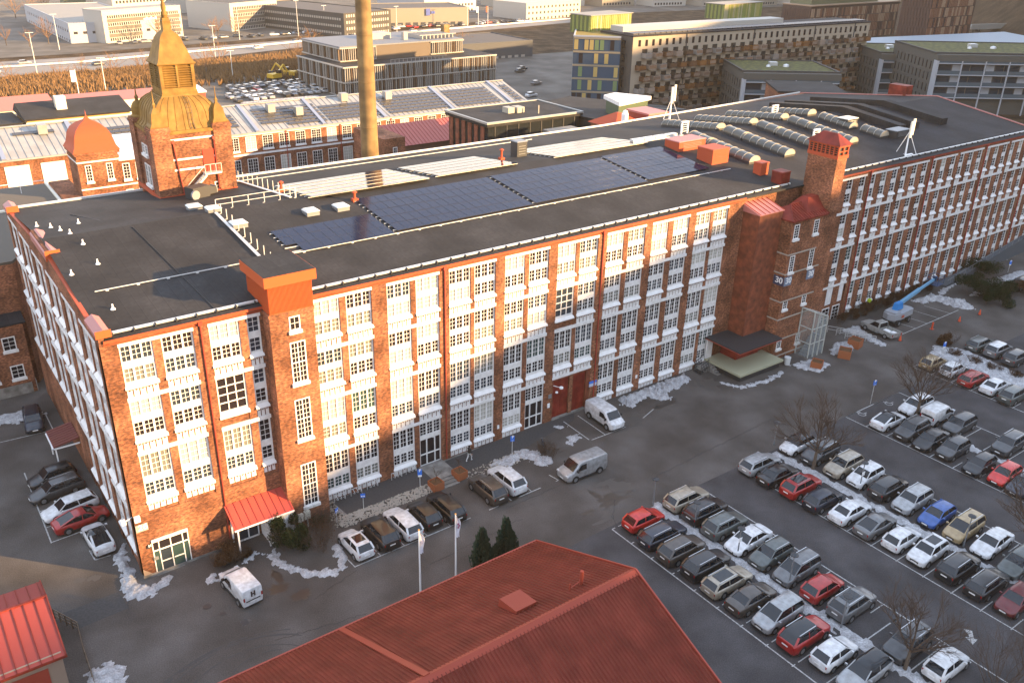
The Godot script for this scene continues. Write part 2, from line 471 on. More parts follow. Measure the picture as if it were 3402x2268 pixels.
func factory() -> void:
	var f := thing("brick_factory", "long four storey red brick factory block with white framed windows and low dark roof", "factory")
	var pil := [[0.0, 1.27], [6.72, 7.92], [12.05, 16.62], [22.06, 23.56], [28.92, 30.0], [35.24, 36.33], [41.67, 42.78], [48.09, 49.27], [54.72, 55.73], [61.37, 62.41], [67.72, 70.4]]
	var skip := {"0_3": 1, "1_3": 1, "2_3": 1, "3_3": 1, "7_3": 1, "11_3": 1, "12_3": 1, "13_3": 1, "big2_1": 1, "big12_1": 1, "s1_2": 1, "s2_2": 1}
	brick_facade(f, Transform3D(), 0.0, 70.4, pil, LEFTS, skip, 21.7, 0.26, 270)
	# brick filling where the bottom storey has no window
	var w := MB.new()
	w.bx(1.27, -0.5, -0.31, 6.72, 6.05, -0.012)
	w.bx(7.92, -0.5, -0.31, 12.05, 6.05, -0.014)
	w.bx(26.5, -0.5, -0.31, 28.92, 1.1, -0.11); w.bx(39.25, -0.5, -0.31, 41.67, 1.1, -0.11)
	part("wall", w.mesh(), MAT["brick"], f)
	var plinth := MB.new()
	plinth.bx(-0.06, -0.6, -0.2, 12.3, 0.32, 0.07)
	plinth.bx(16.1, -0.6, -0.2, 42.8, 1.02, 0.06); plinth.bx(47.6, -0.6, -0.2, 66.4, 1.06, 0.06)
	part("plinth", plinth.mesh(), MAT["concrete"], f)
	for x in [7.3, 29.46, 48.68]: downpipe(f, Vector3(x, 21.6, 0.1), Vector3(x, 1.2 if x > 20 else 0.2, 0.1))
	# eaves
	var fl := MB.new()
	fl.bx(0.3, 21.52, -0.05, 70.4, 21.74, 0.16)
	fl.bx(0.3, 21.3, -0.02, 70.4, 21.38, 0.06)
	part("eaves_flashing", fl.mesh(), MAT["flash_red"], f)
	gutter_rail(f, 0.75, 12.2, 21.93, -0.55); gutter_rail(f, 16.2, 79.0, 21.93, -0.55)
	# body behind and roof
	var sh := MB.new()
	sh.bx(0.75, -0.5, -38.8, 70.4, 21.45, -0.75)
	part("wall", sh.mesh(), MAT["brick"], f)
	var ro := MB.new()
	var xe := 83.0
	ro.quad(Vector3(0.25, 21.75, 0.12), Vector3(xe, 21.75, 0.12), Vector3(xe, 23.9, -19.5), Vector3(0.25, 23.9, -19.5))
	ro.quad(Vector3(0.25, 23.9, -19.5), Vector3(xe, 23.9, -19.5), Vector3(xe, 21.5, -39.2), Vector3(0.25, 21.5, -39.2))
	ro.quad(Vector3(0.25, 21.5, -39.2), Vector3(xe, 21.5, -39.2), Vector3(xe, 21.2, -39.2), Vector3(0.25, 21.2, -39.2))
	ro.quad(Vector3(0.25, 21.55, 0.12), Vector3(xe, 21.55, 0.12), Vector3(xe, 21.75, 0.12), Vector3(0.25, 21.75, 0.12))
	part("roof", ro.mesh(), MAT["felt"], f)
	var eb := MB.new()
	eb.bar(Vector3(0.4, 21.66, -39.1), Vector3(83.0, 21.66, -39.1), 0.22, 0.22)
	eb.bar(Vector3(23.4, 22.22, -35.0), Vector3(66.0, 22.22, -35.0), 0.07, 0.07)
	part("roof_edge_rail", eb.mesh(), MAT["galv"], f)
	var wire := MB.new()
	wire.bar(Vector3(1.7, rfy(-7.6) + 0.12, -7.6), Vector3(76.0, rfy(-7.6) + 0.12, -7.4), 0.07, 0.06)
	var x := 2.5
	while x < 76.0:
		wire.bx(x, rfy(-7.6), -7.66, x + 0.22, rfy(-7.6) + 0.09, -7.48)
		x += 2.4
	part("snow_rail", wire.mesh(), MAT["galv"], f)
	var lw := MB.new()
	lw.bar(Vector3(8.9, rfy(-0.9) + 0.05, -0.9), Vector3(7.8, rfy(-18.8) + 0.05, -18.8), 0.05, 0.05)
	lw.bar(Vector3(7.8, rfy(-18.8) + 0.05, -18.8), Vector3(4.6, rby(-30.0) + 0.05, -30.0), 0.06, 0.06)
	part("lightning_wire", lw.mesh(), MAT["black"], f)
	for p in [Vector2(1.9, -24.6), Vector2(2.3, -22.3), Vector2(2.7, -20.0), Vector2(3.1, -17.1), Vector2(3.2, -12.7), Vector2(4.3, -24.6), Vector2(0.9, -11.6), Vector2(1.0, -26.4), Vector2(2.2, -4.4)]:
		var c := MB.new()
		var yy := rfy(p.y) if p.y > -19.5 else rby(p.y)
		c.lathe([[0.22, -0.02], [0.12, 0.1], [0.07, 0.2], [0.06, 0.42], [0.0, 0.44]], Vector3.ZERO, 8)
		part("roof_vent", c.mesh(), MAT["white_clean"], f, Transform3D(Basis(), Vector3(p.x, yy, p.y)))
	gable(f)
	stair_tower_26(f)
	# doors of the street front
	door26(f)
	glass_door(f, Vector3(26.5, 1.1, -0.2), 2.42, 3.0, 6.07, [0.0, 0.34, 0.72])
	glass_door(f, Vector3(39.25, 1.1, -0.2), 2.42, 2.9, 6.07, [0.0, 0.30, 0.68])
	garage_gate(f)
	# small wall fittings
	var lampm := MB.new()
	lampm.bar(Vector3(0.02, 6.1, -0.3), Vector3(-0.75, 6.25, 0.25), 0.06, 0.06); lampm.bx(-0.95, 6.12, 0.05, -0.62, 6.4, 0.5); lampm.bx(0.05, 5.75, 0.0, 0.5, 6.3, 0.2)
	part("wall_lamp", lampm.mesh(), MAT["white_clean"], f)
	for q in [[0.62, 2.9, 0.35, 0.32, "dark_metal"], [0.95, 1.55, 0.4, 0.3, "grey_metal"], [36.0 - 0.35, 2.5, 0.22, 0.4, "white_clean"], [42.2, 2.9, 0.3, 0.5, "white_clean"], [55.1, 2.7, 0.25, 0.4, "white_clean"], [42.3, 4.0, 0.4, 0.45, "grey_metal"]]:
		var m := MB.new()
		m.bx(q[0], q[1], -0.05, q[0] + q[2], q[1] + q[3], 0.09)
		var pl := part("wall_plate", m.mesh(), MAT[q[4]], f)
		if q[0] == 0.62: text3("H", pl, Vector3(0.70, 2.93, 0.095), 0.26, MAT["white_clean"])

func rfy(z: float) -> float: return 21.75 + (0.12 - z) * (2.15 / 19.62)
func rby(z: float) -> float: return 23.9 - (-19.5 - z) * (2.4 / 19.7)

func text3(t: String, parent: Node, at: Vector3, h: float, m: Material, b := Basis(), font := "Droid Sans") -> MeshInstance3D:
	var key := "txt" + t + str(h) + font
	if not CACHE.has(key):
		var tm := TextMesh.new()
		var sf := SystemFont.new(); sf.font_names = PackedStringArray([font]); sf.font_weight = 700
		tm.font = sf; tm.text = t; tm.font_size = 64; tm.pixel_size = h / 47.0; tm.depth = 0.02
		tm.horizontal_alignment = HORIZONTAL_ALIGNMENT_LEFT; tm.vertical_alignment = VERTICAL_ALIGNMENT_BOTTOM
		CACHE[key] = tm
	return part("lettering", CACHE[key], m, parent, Transform3D(b, at))

func sign_board(label: String, t: String, at: Vector3, b: Basis, w: float, h: float, th: float, face: Material, called := "house_number_sign") -> void:
	var o := thing(called, label, "sign", at)
	o.basis = b
	var m := MB.new()
	m.bx(0, 0, 0, w, h, 0.06)
	part("board", m.mesh(), face, o)
	text3(t, o, Vector3(w * 0.5 - th * 0.62, (h - th) * 0.5 - th * 0.22, 0.065), th, MAT["white_clean"])

func gable(f: Node) -> void: # the end wall on the left
	var b := Basis(Vector3(0, 0, 1), Vector3.UP, Vector3(-1, 0, 0))
	var xf := Transform3D(b, Vector3(0, 0, -39.0))
	var cols := []
	var pil := [[0.0, 1.0]]
	var skip := {}
	for k in 6:
		var s := 1.0 + k * 6.3
		cols.append([s, 2.35, 3, k]); cols.append([s + 2.75, 2.35, 3, k])
		if k < 5: pil.append([s + 5.1, s + 6.3])
		skip["s%d_2" % k] = 1 if k < 3 else 0
		if k >= 3: skip.erase("s%d_2" % k)
	pil.append([37.6, 38.99])
	for k in 7: skip["%d_3" % k] = 1
	brick_facade(f, xf, 0.0, 38.7, pil, cols, skip, 21.7, 0.1, 0)
	var w := MB.new() # blank ground floor at the far half
	w.bx(1.0, -0.5, -0.31, 22.3, 6.3, -0.02)
	# parapet that follows the roof
	var p := PackedVector2Array([Vector2(0, 21.4), Vector2(39, 21.4), Vector2(39, 22.0), Vector2(35.6, 22.15), Vector2(22.7, 23.1), Vector2(22.7, 23.75), Vector2(15.8, 23.75), Vector2(15.8, 22.9), Vector2(2.3, 21.75), Vector2(0, 21.9)])
	w.plate(p, -0.4, -0.008)
	part("wall", w.mesh(), MAT["brick"], f, xf)
	var cp := MB.new()
	cp.bar(Vector3(35.6, 22.2, -0.2), Vector3(22.7, 23.15, -0.2), 0.34, 0.10)
	cp.bar(Vector3(15.8, 22.95, -0.2), Vector3(2.3, 21.82, -0.2), 0.34, 0.10)
	part("coping", cp.mesh(), MAT["flash_red"], f, xf)
	for q in [[35.6, 39.05, 22.0, 22.62, 0.95], [15.8, 22.7, 22.9, 23.85, 1.05], [-0.05, 2.3, 21.7, 22.5, 0.95]]:
		var m := MB.new()
		m.hexa([Vector3(q[0], q[2], 0.12), Vector3(q[1], q[2], 0.12), Vector3(q[1], q[2], -q[4]), Vector3(q[0], q[2], -q[4]),
			Vector3(q[0], q[3] - 0.35, 0.12), Vector3(q[1], q[3] - 0.35, 0.12), Vector3(q[1], q[3], -0.45), Vector3(q[0], q[3], -0.45)])
		m.hexa([Vector3(q[0], q[3] - 0.6, -0.45), Vector3(q[1], q[3] - 0.6, -0.45), Vector3(q[1], q[3] - 0.6, -q[4]), Vector3(q[0], q[3] - 0.6, -q[4]),
			Vector3(q[0], q[3], -0.45), Vector3(q[1], q[3], -0.45), Vector3(q[1], q[3] - 0.30, -q[4]), Vector3(q[0], q[3] - 0.30, -q[4])])
		part("parapet_cap", m.mesh(), MAT["flash_pink"], f, xf)
		var e := MB.new()
		e.bx(q[1], q[2] - 0.02, -q[4] - 0.02, q[1] + 0.05, q[3] - 0.05, 0.14)
		part("cap_end", e.mesh(), MAT["orange_metal"], f, xf)

func stair_tower_26(f: Node) -> void:
	var w := MB.new()
	w.bx(12.3, -0.5, -0.3, 16.1, 21.4, 1.4)
	w.bx(12.24, 21.1, -0.3, 16.16, 21.38, 1.46)
	part("stair_tower_wall", w.mesh(), MAT["brick"], f)
	var m := MB.new()
	m.bx(12.35, 21.4, -3.0, 16.05, 23.85, 1.5)
	var hood := part("machine_room", m.mesh(), MAT["orange_metal"], f)
	var rib := MB.new()
	for i in 37: rib.bx(12.4 + i * 0.1, 21.45, 1.5, 12.445 + i * 0.1, 23.7, 1.535)
	for i in 42: rib.bx(12.315, 21.45, -2.9 + i * 0.105, 12.35, 23.7, -2.855 + i * 0.105)
	part("ribbed_cladding", rib.mesh(), MAT["orange_metal"], hood)
	var fas := MB.new()
	fas.bx(12.02, 23.8, -3.3, 16.38, 24.66, 1.82)
	part("fascia", fas.mesh(), MAT["orange_metal"], hood)
	var top := MB.new()
	top.bx(12.08, 24.66, -3.24, 16.32, 24.70, 1.76)
	part("roof", top.mesh(), MAT["felt"], hood)
	var o := 1.4
	for q in [[13.9, 19.62, 0.95, 1.25, 2, 2], [13.78, 14.85, 1.35, 3.75, 4, 8], [13.72, 9.45, 1.38, 3.85, 4, 8], [13.72, 2.55, 1.40, 4.35, 4, 8]]:
		plain_window(f, Transform3D(Basis(), Vector3(q[0], q[1], o)), q[2], q[3], q[4], q[5], true)

# a white window in a plain wall: frame with bars, one pane, a sill
func plain_window(parent: Node, xf: Transform3D, w: float, h: float, nx: int, ny: int, sill := true, glass := "pane_dark") -> Node3D:
	var key := "pw%.2f_%.2f_%d_%d" % [w, h, nx, ny]
	if not CACHE.has(key):
		var m := MB.new(); var g := MB.new(); var s := MB.new()
		var e := 0.11
		m.bx(0, 0, -0.1, e, h, 0.04); m.bx(w - e, 0, -0.1, w, h, 0.04); m.bx(e, h - e, -0.1, w - e, h, 0.04); m.bx(e, 0, -0.1, w - e, e, 0.04)
		for i in range(1, nx):
			var t := 0.045 if nx == 4 and i == 2 else 0.02
			var x := lerpf(e, w - e, float(i) / nx)
			m.bx(x - t, e, -0.05, x + t, h - e, 0.025)
		for i in range(1, ny):
			var t := 0.05 if ny == 8 and i == 4 else 0.02
			var y := lerpf(e, h - e, float(i) / ny)
			m.bx(e, y - t, -0.05, w - e, y + t, 0.024)
		g.quad(Vector3(e, e, 0.005), Vector3(w - e, e, 0.005), Vector3(w - e, h - e, 0.005), Vector3(e, h - e, 0.005))
		s.bx(-0.1, -0.28, -0.1, w + 0.1, -0.002, 0.2)
		CACHE[key] = [m.mesh(), g.mesh(), s.mesh()]
	var c: Array = CACHE[key]
	var o := part("window", c[0], MAT["white_paint"], parent, xf)
	part("pane", c[1], MAT[glass], o)
	if sill: part("sill", c[2], MAT["white_paint"], o)
	return o

func door26(f: Node) -> void: # the glazed corner entrance
	var m := MB.new(); var g := MB.new()
	var x := 1.0; var w := 2.95; var z := 0.03
	m.bx(x, 3.28, -0.3, x + w, 3.55, z + 0.06)
	for q in [0.0, 0.50, 1.44, 2.42, 2.87]: m.bx(x + q, 0.08, -0.2, x + q + 0.085, 3.28, z)
	m.bx(x, 2.35, -0.2, x + w, 2.48, z - 0.004); m.bx(x, 0.08, -0.2, x + w, 0.2, z - 0.004); m.bx(x + 0.5, 1.12, -0.2, x + 2.5, 1.24, z - 0.004)
	var d := part("door", m.mesh(), MAT["white_paint"], f)
	for i in 4:
		var a: float = x + [0.05, 0.54, 1.50, 2.46][i]
		var b: float = x + [0.52, 1.46, 2.44, 2.90][i]
		var p := MB.new()
		p.quad(Vector3(a, 0.12, -0.1 + 0.12), Vector3(b, 0.12, 0.02), Vector3(b, 2.4, 0.02), Vector3(a, 2.4, 0.02))
		part("pane", p.mesh(), MAT["pane_teal"] if i != 1 else MAT["pane_blue"], d)
		var p2 := MB.new()
		p2.quad(Vector3(a, 2.45, 0.02), Vector3(b, 2.45, 0.02), Vector3(b, 3.3, 0.02), Vector3(a, 3.3, 0.02))
		part("pane", p2.mesh(), MAT["pane_dark"], d)
	var h := MB.new()
	h.bx(x + 1.36, 1.0, z, x + 1.40, 1.5, z + 0.06); h.bx(x + 1.56, 1.0, z, x + 1.60, 1.5, z + 0.06)
	part("handle", h.mesh(), MAT["chrome"], d)
	g.bx(x - 0.02, 0.0, -0.1, x + w + 0.02, 0.1, 0.2)
	part("threshold", g.mesh(), MAT["concrete"], f)

func glass_door(f: Node, at: Vector3, w: float, doorh: float, head: float, splits: Array) -> void:
	var m := MB.new(); var g := MB.new()
	var x := at.x; var y := at.y
	m.bx(x, y, -0.30, x + 0.1, head, -0.12); m.bx(x + w - 0.1, y, -0.30, x + w, head, -0.12)
	for i in range(1, splits.size()): m.bx(x + w * splits[i] - 0.05, y, -0.3, x + w * splits[i] + 0.05, y + doorh, -0.13)
	m.bx(x + 0.1, y + doorh, -0.3, x + w - 0.1, y + doorh + 0.5, -0.12)
	m.bx(x + 0.1, y + 1.25, -0.3, x + w - 0.1, y + 1.36, -0.14); m.bx(x + 0.1, y, -0.3, x + w - 0.1, y + 0.12, -0.14)
	var top0 := maxf(y + doorh + 0.5, 4.6)
	m.bx(x + 0.1, head - 0.15, -0.3, x + w - 0.1, head, -0.12)
	for c in 3:
		var cw := (w - 0.2) / 3.0
		var xa := x + 0.1 + c * cw
		if c > 0: m.bx(xa - 0.07, top0 - 0.6, -0.3, xa + 0.07, head, -0.14)
		m.bx(xa + cw * 0.5 - 0.018, top0 - 0.1, -0.25, xa + cw * 0.5 + 0.018, head - 0.1, -0.2)
		for i in range(1, 4): m.bx(xa, lerpf(top0 - 0.1, head - 0.15, i / 4.0) - 0.018, -0.249, xa + cw, lerpf(top0 - 0.1, head - 0.15, i / 4.0) + 0.018, -0.201)
	var d := part("door", m.mesh(), MAT["white_paint"], f)
	g.quad(Vector3(x + 0.05, y, -0.22), Vector3(x + w - 0.05, y, -0.22), Vector3(x + w - 0.05, head, -0.22), Vector3(x + 0.05, head, -0.22))
	part("pane", g.mesh(), MAT["pane_dark"], d)

func garage_gate(f: Node) -> void:
	var m := MB.new()
	m.bx(42.9, 5.75, -0.3, 47.6, 6.06, -0.1)
	m.bx(42.78, -0.5, -0.75, 42.98, 6.0, -0.05); m.bx(47.55, -0.5, -0.75, 48.1, 6.0, -0.05)
	var fr := part("gate_frame", m.mesh(), MAT["rust_metal"], f)
	for i in 4:
		var p := MB.new()
		var xa := 42.98 + i * 1.143
		p.bx(xa + 0.015, 1.28, -0.3, xa + 1.128, 5.75, -0.22)
		for k in 6: p.bx(xa + 0.1 + k * 0.175, 1.4, -0.22, xa + 0.125 + k * 0.175, 5.65, -0.205)
		part("gate_leaf", p.mesh(), MAT["red_metal"], f)
	var s := MB.new()
	s.bx(42.9, 0.5, -0.4, 47.7, 1.27, 0.05)
	part("threshold", s.mesh(), MAT["concrete"], f)
	var l := MB.new()
	l.bar(Vector3(43.0, 5.3, -0.1), Vector3(43.5, 5.2, 0.5), 0.05, 0.05); l.lathe([[0.0, -0.1], [0.22, 0.0], [0.2, 0.16], [0.0, 0.24]], Vector3(43.6, 5.1, 0.55), 10)
	l.lathe([[0.0, -0.1], [0.16, 0.0], [0.14, 0.12], [0.0, 0.2]], Vector3(43.15, 4.6, 0.35), 10)
	part("gate_lamp", l.mesh(), MAT["white_clean"], fr)

# ---------------------------------------------------------------- the right wing and stair tower 30
func right_wing() -> void:
	var f := thing("brick_factory_wing", "right hand brick factory wing with triple narrow windows between dark red pilasters", "factory")
	var pil := [[82.9, 87.4]]
	var cols := []
	var lx := 87.4
	for k in 8:
		var p := 94.7 + k * 7.3
		pil.append([p - 0.42, p + 0.42])
		var wid := (p - 0.42 - lx)
		for i in 3: cols.append([lx + 0.02 + i * (wid - 1.42) / 2.0, 1.38, 1, k])
		lx = p + 0.42
	var skip := {"1_3": 1, "2_3": 1, "0_3": 1}
	brick_facade(f, Transform3D(), 82.9, 146.3, pil, cols, skip, 21.7, 0.1, 0, 3)
	var w := MB.new()
	w.bx(87.4, -0.5, -0.31, 94.28, 3.2, -0.05); w.bx(95.1, -0.5, -0.3, 146.3, 1.1, 0.02)
	part("wall", w.mesh(), MAT["brick"], f)
	for i in 3: # blind white panels of the first bay and the windows under them
		var x: float = 87.42 + i * 2.3
		var m := MB.new()
		m.bx(x, 3.5, -0.3, x + 1.9, 5.9, -0.1)
		part("blind_panel", m.mesh(), MAT["white_paint"], f)
		if i > 0: plain_window(f, Transform3D(Basis(), Vector3(x, 0.9, 0.0)), 1.6, 2.2, 2, 4)
	for k in 8:
		if k % 2 == 0: downpipe(f, Vector3(94.7 + k * 7.3 + 0.3, 21.6, 0.1), Vector3(94.7 + k * 7.3 + 0.3, 0.9, 0.1))
	var fl := MB.new()
	fl.bx(83.0, 21.52, -0.05, 146.3, 21.70, 0.12)
	part("eaves_flashing", fl.mesh(), MAT["pipe_red"], f)
	gutter_rail(f, 83.4, 141.0, 21.93, -0.85)
	var sh := MB.new()
	sh.prism(PackedVector2Array([Vector2(82.9, -0.75), Vector2(140.0, -0.75), Vector2(142.6, -20.0), Vector2(136.6, -43.0), Vector2(82.9, -38.8)]), -0.5, 21.45)
	part("wall", sh.mesh(), MAT["brick"], f)
	var ro := MB.new()
	ro.quad(Vector3(83, 21.75, 0.12), Vector3(140.2, 21.75, 0.12), Vector3(142.9, 23.9, -19.5), Vector3(83, 23.9, -19.5))
	ro.quad(Vector3(83, 23.9, -19.5), Vector3(142.9, 23.9, -19.5), Vector3(136.9, 21.3, -43.6), Vector3(83, 21.5, -39.2))
	ro.quad(Vector3(140.2, 21.3, 0.12), Vector3(142.9, 21.3, -19.5), Vector3(142.9, 23.9, -19.5), Vector3(140.2, 21.75, 0.12))
	ro.quad(Vector3(142.9, 21.3, -19.5), Vector3(136.9, 20.9, -43.6), Vector3(136.9, 21.3, -43.6), Vector3(142.9, 23.9, -19.5))
	part("roof", ro.mesh(), MAT["felt_side"], f)
	var ed := MB.new()
	ed.bar(Vector3(83.0, 21.66, -39.1), Vector3(136.9, 21.5, -43.5), 0.24, 0.22)
	part("roof_edge_rail", ed.mesh(), MAT["galv"], f)
	var ek := MB.new()
	ek.bar(Vector3(140.2, 21.85, 0.1), Vector3(142.9, 24.0, -19.5), 0.2, 0.16); ek.bar(Vector3(142.9, 24.0, -19.5), Vector3(136.9, 21.45, -43.5), 0.2, 0.16)
	part("verge_flashing", ek.mesh(), MAT["flash_pink"], f)
	var rb := MB.new()
	rb.bx(141.4, 22.6, -28.0, 143.4, 25.0, -24.6)
	part("roof_hatch", rb.mesh(), MAT["red_metal"], f)

func stair_tower_30() -> void:
	var f := thing("stair_tower_building", "brown brick stair tower with rusty lift shaft and tall square brick chimney", "tower")
	var w := MB.new()
	w.bx(74.55, -0.5, -0.6, 82.9, 19.25, 3.97)
	part("wall", w.mesh(), MAT["brick"], f)
	for y in [15.06, 12.62, 9.08, 6.70, 3.87, 1.6]:
		var m := MB.new()
		m.bx(74.47, y - 0.07, 0.0, 80.9 if y < 15 else 79.8, y + 0.07, 4.05)
		part("brick_band", m.mesh(), MAT["stone"], f)
	for q in [[74.95, 16.95, 0.95, 1.75, 2, 5], [78.65, 16.95, 0.95, 1.75, 2, 5], [75.05, 12.75, 0.9, 2.1, 2, 6], [78.72, 12.7, 0.9, 2.35, 2, 6], [75.1, 7.95, 0.85, 1.15, 2, 3], [78.75, 7.9, 0.85, 1.25, 2, 3], [75.15, 2.6, 0.85, 1.1, 2, 3], [78.85, 2.5, 0.85, 1.3, 2, 3]]:
		plain_window(f, Transform3D(Basis(), Vector3(q[0], q[1], 3.97)), q[2], q[3], q[4], q[5])
	# red hipped sheet roof
	var r := MB.new()
	var y0 := 19.25
	var a := Vector3(74.3, y0, 4.2); var b := Vector3(81.0, y0, 4.2); var c := Vector3(81.0, y0, -0.4); var d := Vector3(74.3, y0, -0.4)
	var k := Vector3(76.6, y0 + 1.15, 1.8); var k2 := Vector3(81.0, y0 + 1.15, 1.8)
	r.quad(a, b, k2, k); r.tri(d, a, k); r.quad(c, d, k, k2)
	r.bx(74.3, y0 - 0.18, -0.4, 81.0, y0, 4.2)
	var roof := part("roof", r.mesh(), MAT["red_metal"], f)
	var se := MB.new()
	for i in 11:
		var x := 76.6 + i * 0.44
		se.bar(Vector3(x, y0 + 0.03, 4.2), Vector3(x, y0 + 1.18, 1.8), 0.05, 0.06)
	for i in 6:
		se.bar(Vector3(74.3 + i * 0.46, y0 + 0.03 + i * 0.0, 4.2), Vector3(74.3 + i * 0.46, y0 + 0.03 + i * 0.23, 4.2 - i * 0.48), 0.04, 0.05)
	se.bar(k + Vector3.UP * 0.05, k2 + Vector3.UP * 0.05, 0.12, 0.08); se.bar(a, k + Vector3.UP * 0.05, 0.1, 0.08)
	part("seam", se.mesh(), MAT["red_metal"], roof)
	var dm := MB.new() # the little hipped dormer at the chimney's foot
	dm.hexa([Vector3(77.6, y0 + 0.2, 3.6), Vector3(80.9, y0 + 0.2, 3.6), Vector3(80.9, y0 + 0.2, 0.2), Vector3(77.6, y0 + 0.2, 0.2), Vector3(79.0, y0 + 1.75, 2.3), Vector3(80.9, y0 + 1.75, 2.3), Vector3(80.9, y0 + 1.75, 1.4), Vector3(79.0, y0 + 1.75, 1.4)])
	part("dormer", dm.mesh(), MAT["red_metal"], roof)
	# lift shaft clad in rusty sheet
	var m := MB.new()
	m.bx(70.36, 2.0, -0.3, 74.5, 20.15, 2.4)
	var s := part("lift_shaft", m.mesh(), MAT["rust_metal"], f)
	var st := MB.new()
	st.hexa([Vector3(70.2, 20.15, 2.55), Vector3(74.6, 20.15, 2.55), Vector3(74.6, 20.15, -0.4), Vector3(70.2, 20.15, -0.4), Vector3(70.2, 20.22, 2.55), Vector3(74.6, 20.22, 2.55), Vector3(74.6, 21.1, -0.4), Vector3(70.2, 21.1, -0.4)])
	part("shaft_roof", st.mesh(), MAT["flash_pink"], s)
	var rs := MB.new()
	for i in 6: rs.bar(Vector3(70.4 + i * 0.82, 20.25, 2.52), Vector3(70.4 + i * 0.82, 21.13, -0.38), 0.05, 0.07)
	part("seam", rs.mesh(), MAT["flash_red"], s)
	var pj := MB.new() # upper wall between shaft and the roof behind
	pj.bx(70.4, -0.5, -0.75, 74.55, 21.5, -0.3)
	pj.bx(74.55, 19.0, -4.5, 83.0, 21.72, -0.6)
	part("wall", pj.mesh(), MAT["brick"], f)
	var fl := MB.new()
	fl.bx(70.4, 21.5, -0.6, 80.0, 21.72, -0.12)
	part("eaves_flashing", fl.mesh(), MAT["flash_red"], f)
	# chimney
	var ch := MB.new()
	ch.bx(81.0, 18.5, -0.1, 82.9, 25.6, 3.97)
	var cm := part("chimney", ch.mesh(), MAT["brick"], f)
	var cb := MB.new()
	cb.bx(80.9, 25.6, -0.2, 83.0, 26.0, 4.07); cb.bx(80.9, 26.95, -0.2, 83.0, 27.2, 4.07)
	for i in 8: cb.bx(80.92, 26.0, -0.15 + i * 0.575, 81.1, 26.95, 0.0 + i * 0.575)
	for i in 3: cb.bx(80.95 + i * 0.9, 26.0, 3.85, 81.1 + i * 0.9, 26.95, 4.03)
	for i in 3: cb.bx(80.95, 26.2 + i * 0.25, -0.15, 81.0, 26.27 + i * 0.25, 4.02)
	cb.bx(81.0, 26.38, 3.9, 82.9, 26.5, 4.0)
	part("louvre_crown", cb.mesh(), MAT["flash_red"], cm)
	var inn := MB.new()
	inn.bx(81.12, 25.9, -0.0, 82.8, 27.0, 3.85)
	part("flue", inn.mesh(), MAT["black"], cm)
	var cr := MB.new()
	cr.hexa([Vector3(80.65, 27.2, 4.3), Vector3(83.2, 27.2, 4.3), Vector3(83.2, 27.2, -0.45), Vector3(80.65, 27.2, -0.45), Vector3(81.85, 28.35, 2.9), Vector3(82.0, 28.35, 2.9), Vector3(82.0, 28.35, 0.95), Vector3(81.85, 28.35, 0.95)])
	part("chimney_roof", cr.mesh(), MAT["red_metal"], cm)
	# boards 30
	sign_board("grey number board on the front of the stair tower, at its left corner", "30", Vector3(74.6, 11.1, 3.98), Basis(), 1.35, 1.15, 0.75, MAT["sign_grey"])
	sign_board("grey number board on the front of the stair tower, beside the drain by the corner of the wing", "30", Vector3(78.85, 11.1, 3.98), Basis(), 1.4, 1.15, 0.75, MAT["sign_grey"])
	sign_board("dark blue number board on the shaded side of the stair tower", "30", Vector3(74.54, 11.1, 2.5), Basis(Vector3(0, 0, 1), Vector3.UP, Vector3(-1, 0, 0)), 1.45, 1.15, 0.75, mat("sign_navy", L(0.03, 0.04, 0.085), 0.4))
	sign_board("grey stone number board on the corner of the brick factory", "26", Vector3(0.03, 4.72, 0.01), Basis(), 0.95, 0.68, 0.52, MAT["sign_stone"])
	# loading deck and its flat canopy
	var dk := thing("loading_deck", "concrete loading deck with steps in front of the rusty shaft", "deck", Vector3(66.6, 0, 0))
	var dd := MB.new()
	dd.bx(0.0, 1.9, 0.1, 7.9, 2.15, 5.8)
	part("deck_slab", dd.mesh(), mat("deck_pale", L(0.34, 0.33, 0.22), 0.9), dk)
	var db := MB.new()
	db.bx(0.4, 0.5, 0.1, 7.7, 1.9, 5.5)
	part("deck_base", db.mesh(), MAT["dark_metal"], dk)
	var stp := MB.new()
	for i in 4: stp.bx(-0.55 + 0.0, 1.0, 1.6 + i * 0.32, 0.0, 1.85 - i * 0.22, 1.92 + i * 0.32)
	stp.bx(-1.6, 1.0, 0.2, 0.0, 1.82, 1.5)
	part("steps", stp.mesh(), MAT["concrete"], dk)
	var rl := MB.new()
	for i in 5: rl.bar(Vector3(-2.1 + i * 0.3, 1.1, 0.5 + i * 0.0), Vector3(-2.1 + i * 0.3, 2.5 + i * 0.1, 0.5), 0.05)
	for h in 3: rl.bar(Vector3(-2.1, 1.5 + h * 0.45, 0.5), Vector3(-0.9, 1.9 + h * 0.45, 0.5), 0.05)
	for i in 5: rl.bar(Vector3(-2.1 + i * 0.3, 1.1, 1.6), Vector3(-2.1 + i * 0.3, 2.5 + i * 0.1, 1.6), 0.05)
	for h in 3: rl.bar(Vector3(-2.1, 1.5 + h * 0.45, 1.6), Vector3(-0.9, 1.9 + h * 0.45, 1.6), 0.05)
	for i in 4: rl.bx(-2.1 + i * 0.3, 1.1 + i * 0.2, 0.5, -1.8 + i * 0.3, 1.16 + i * 0.2, 1.6)
	part("railing", rl.mesh(), MAT["dark_metal"], dk)
	var cn := thing("flat_canopy", "flat dark canopy with a thin red edge over the loading deck", "canopy", Vector3(66.5, 0, 0))
	var ct := MB.new()
	ct.bx(0, 4.85, 0.02, 7.6, 5.0, 5.4)
	part("canopy_roof", ct.mesh(), MAT["dark_metal"], cn)
	var ce := MB.new()
	ce.bx(-0.04, 4.76, 0.02, 7.64, 4.85, 5.44)
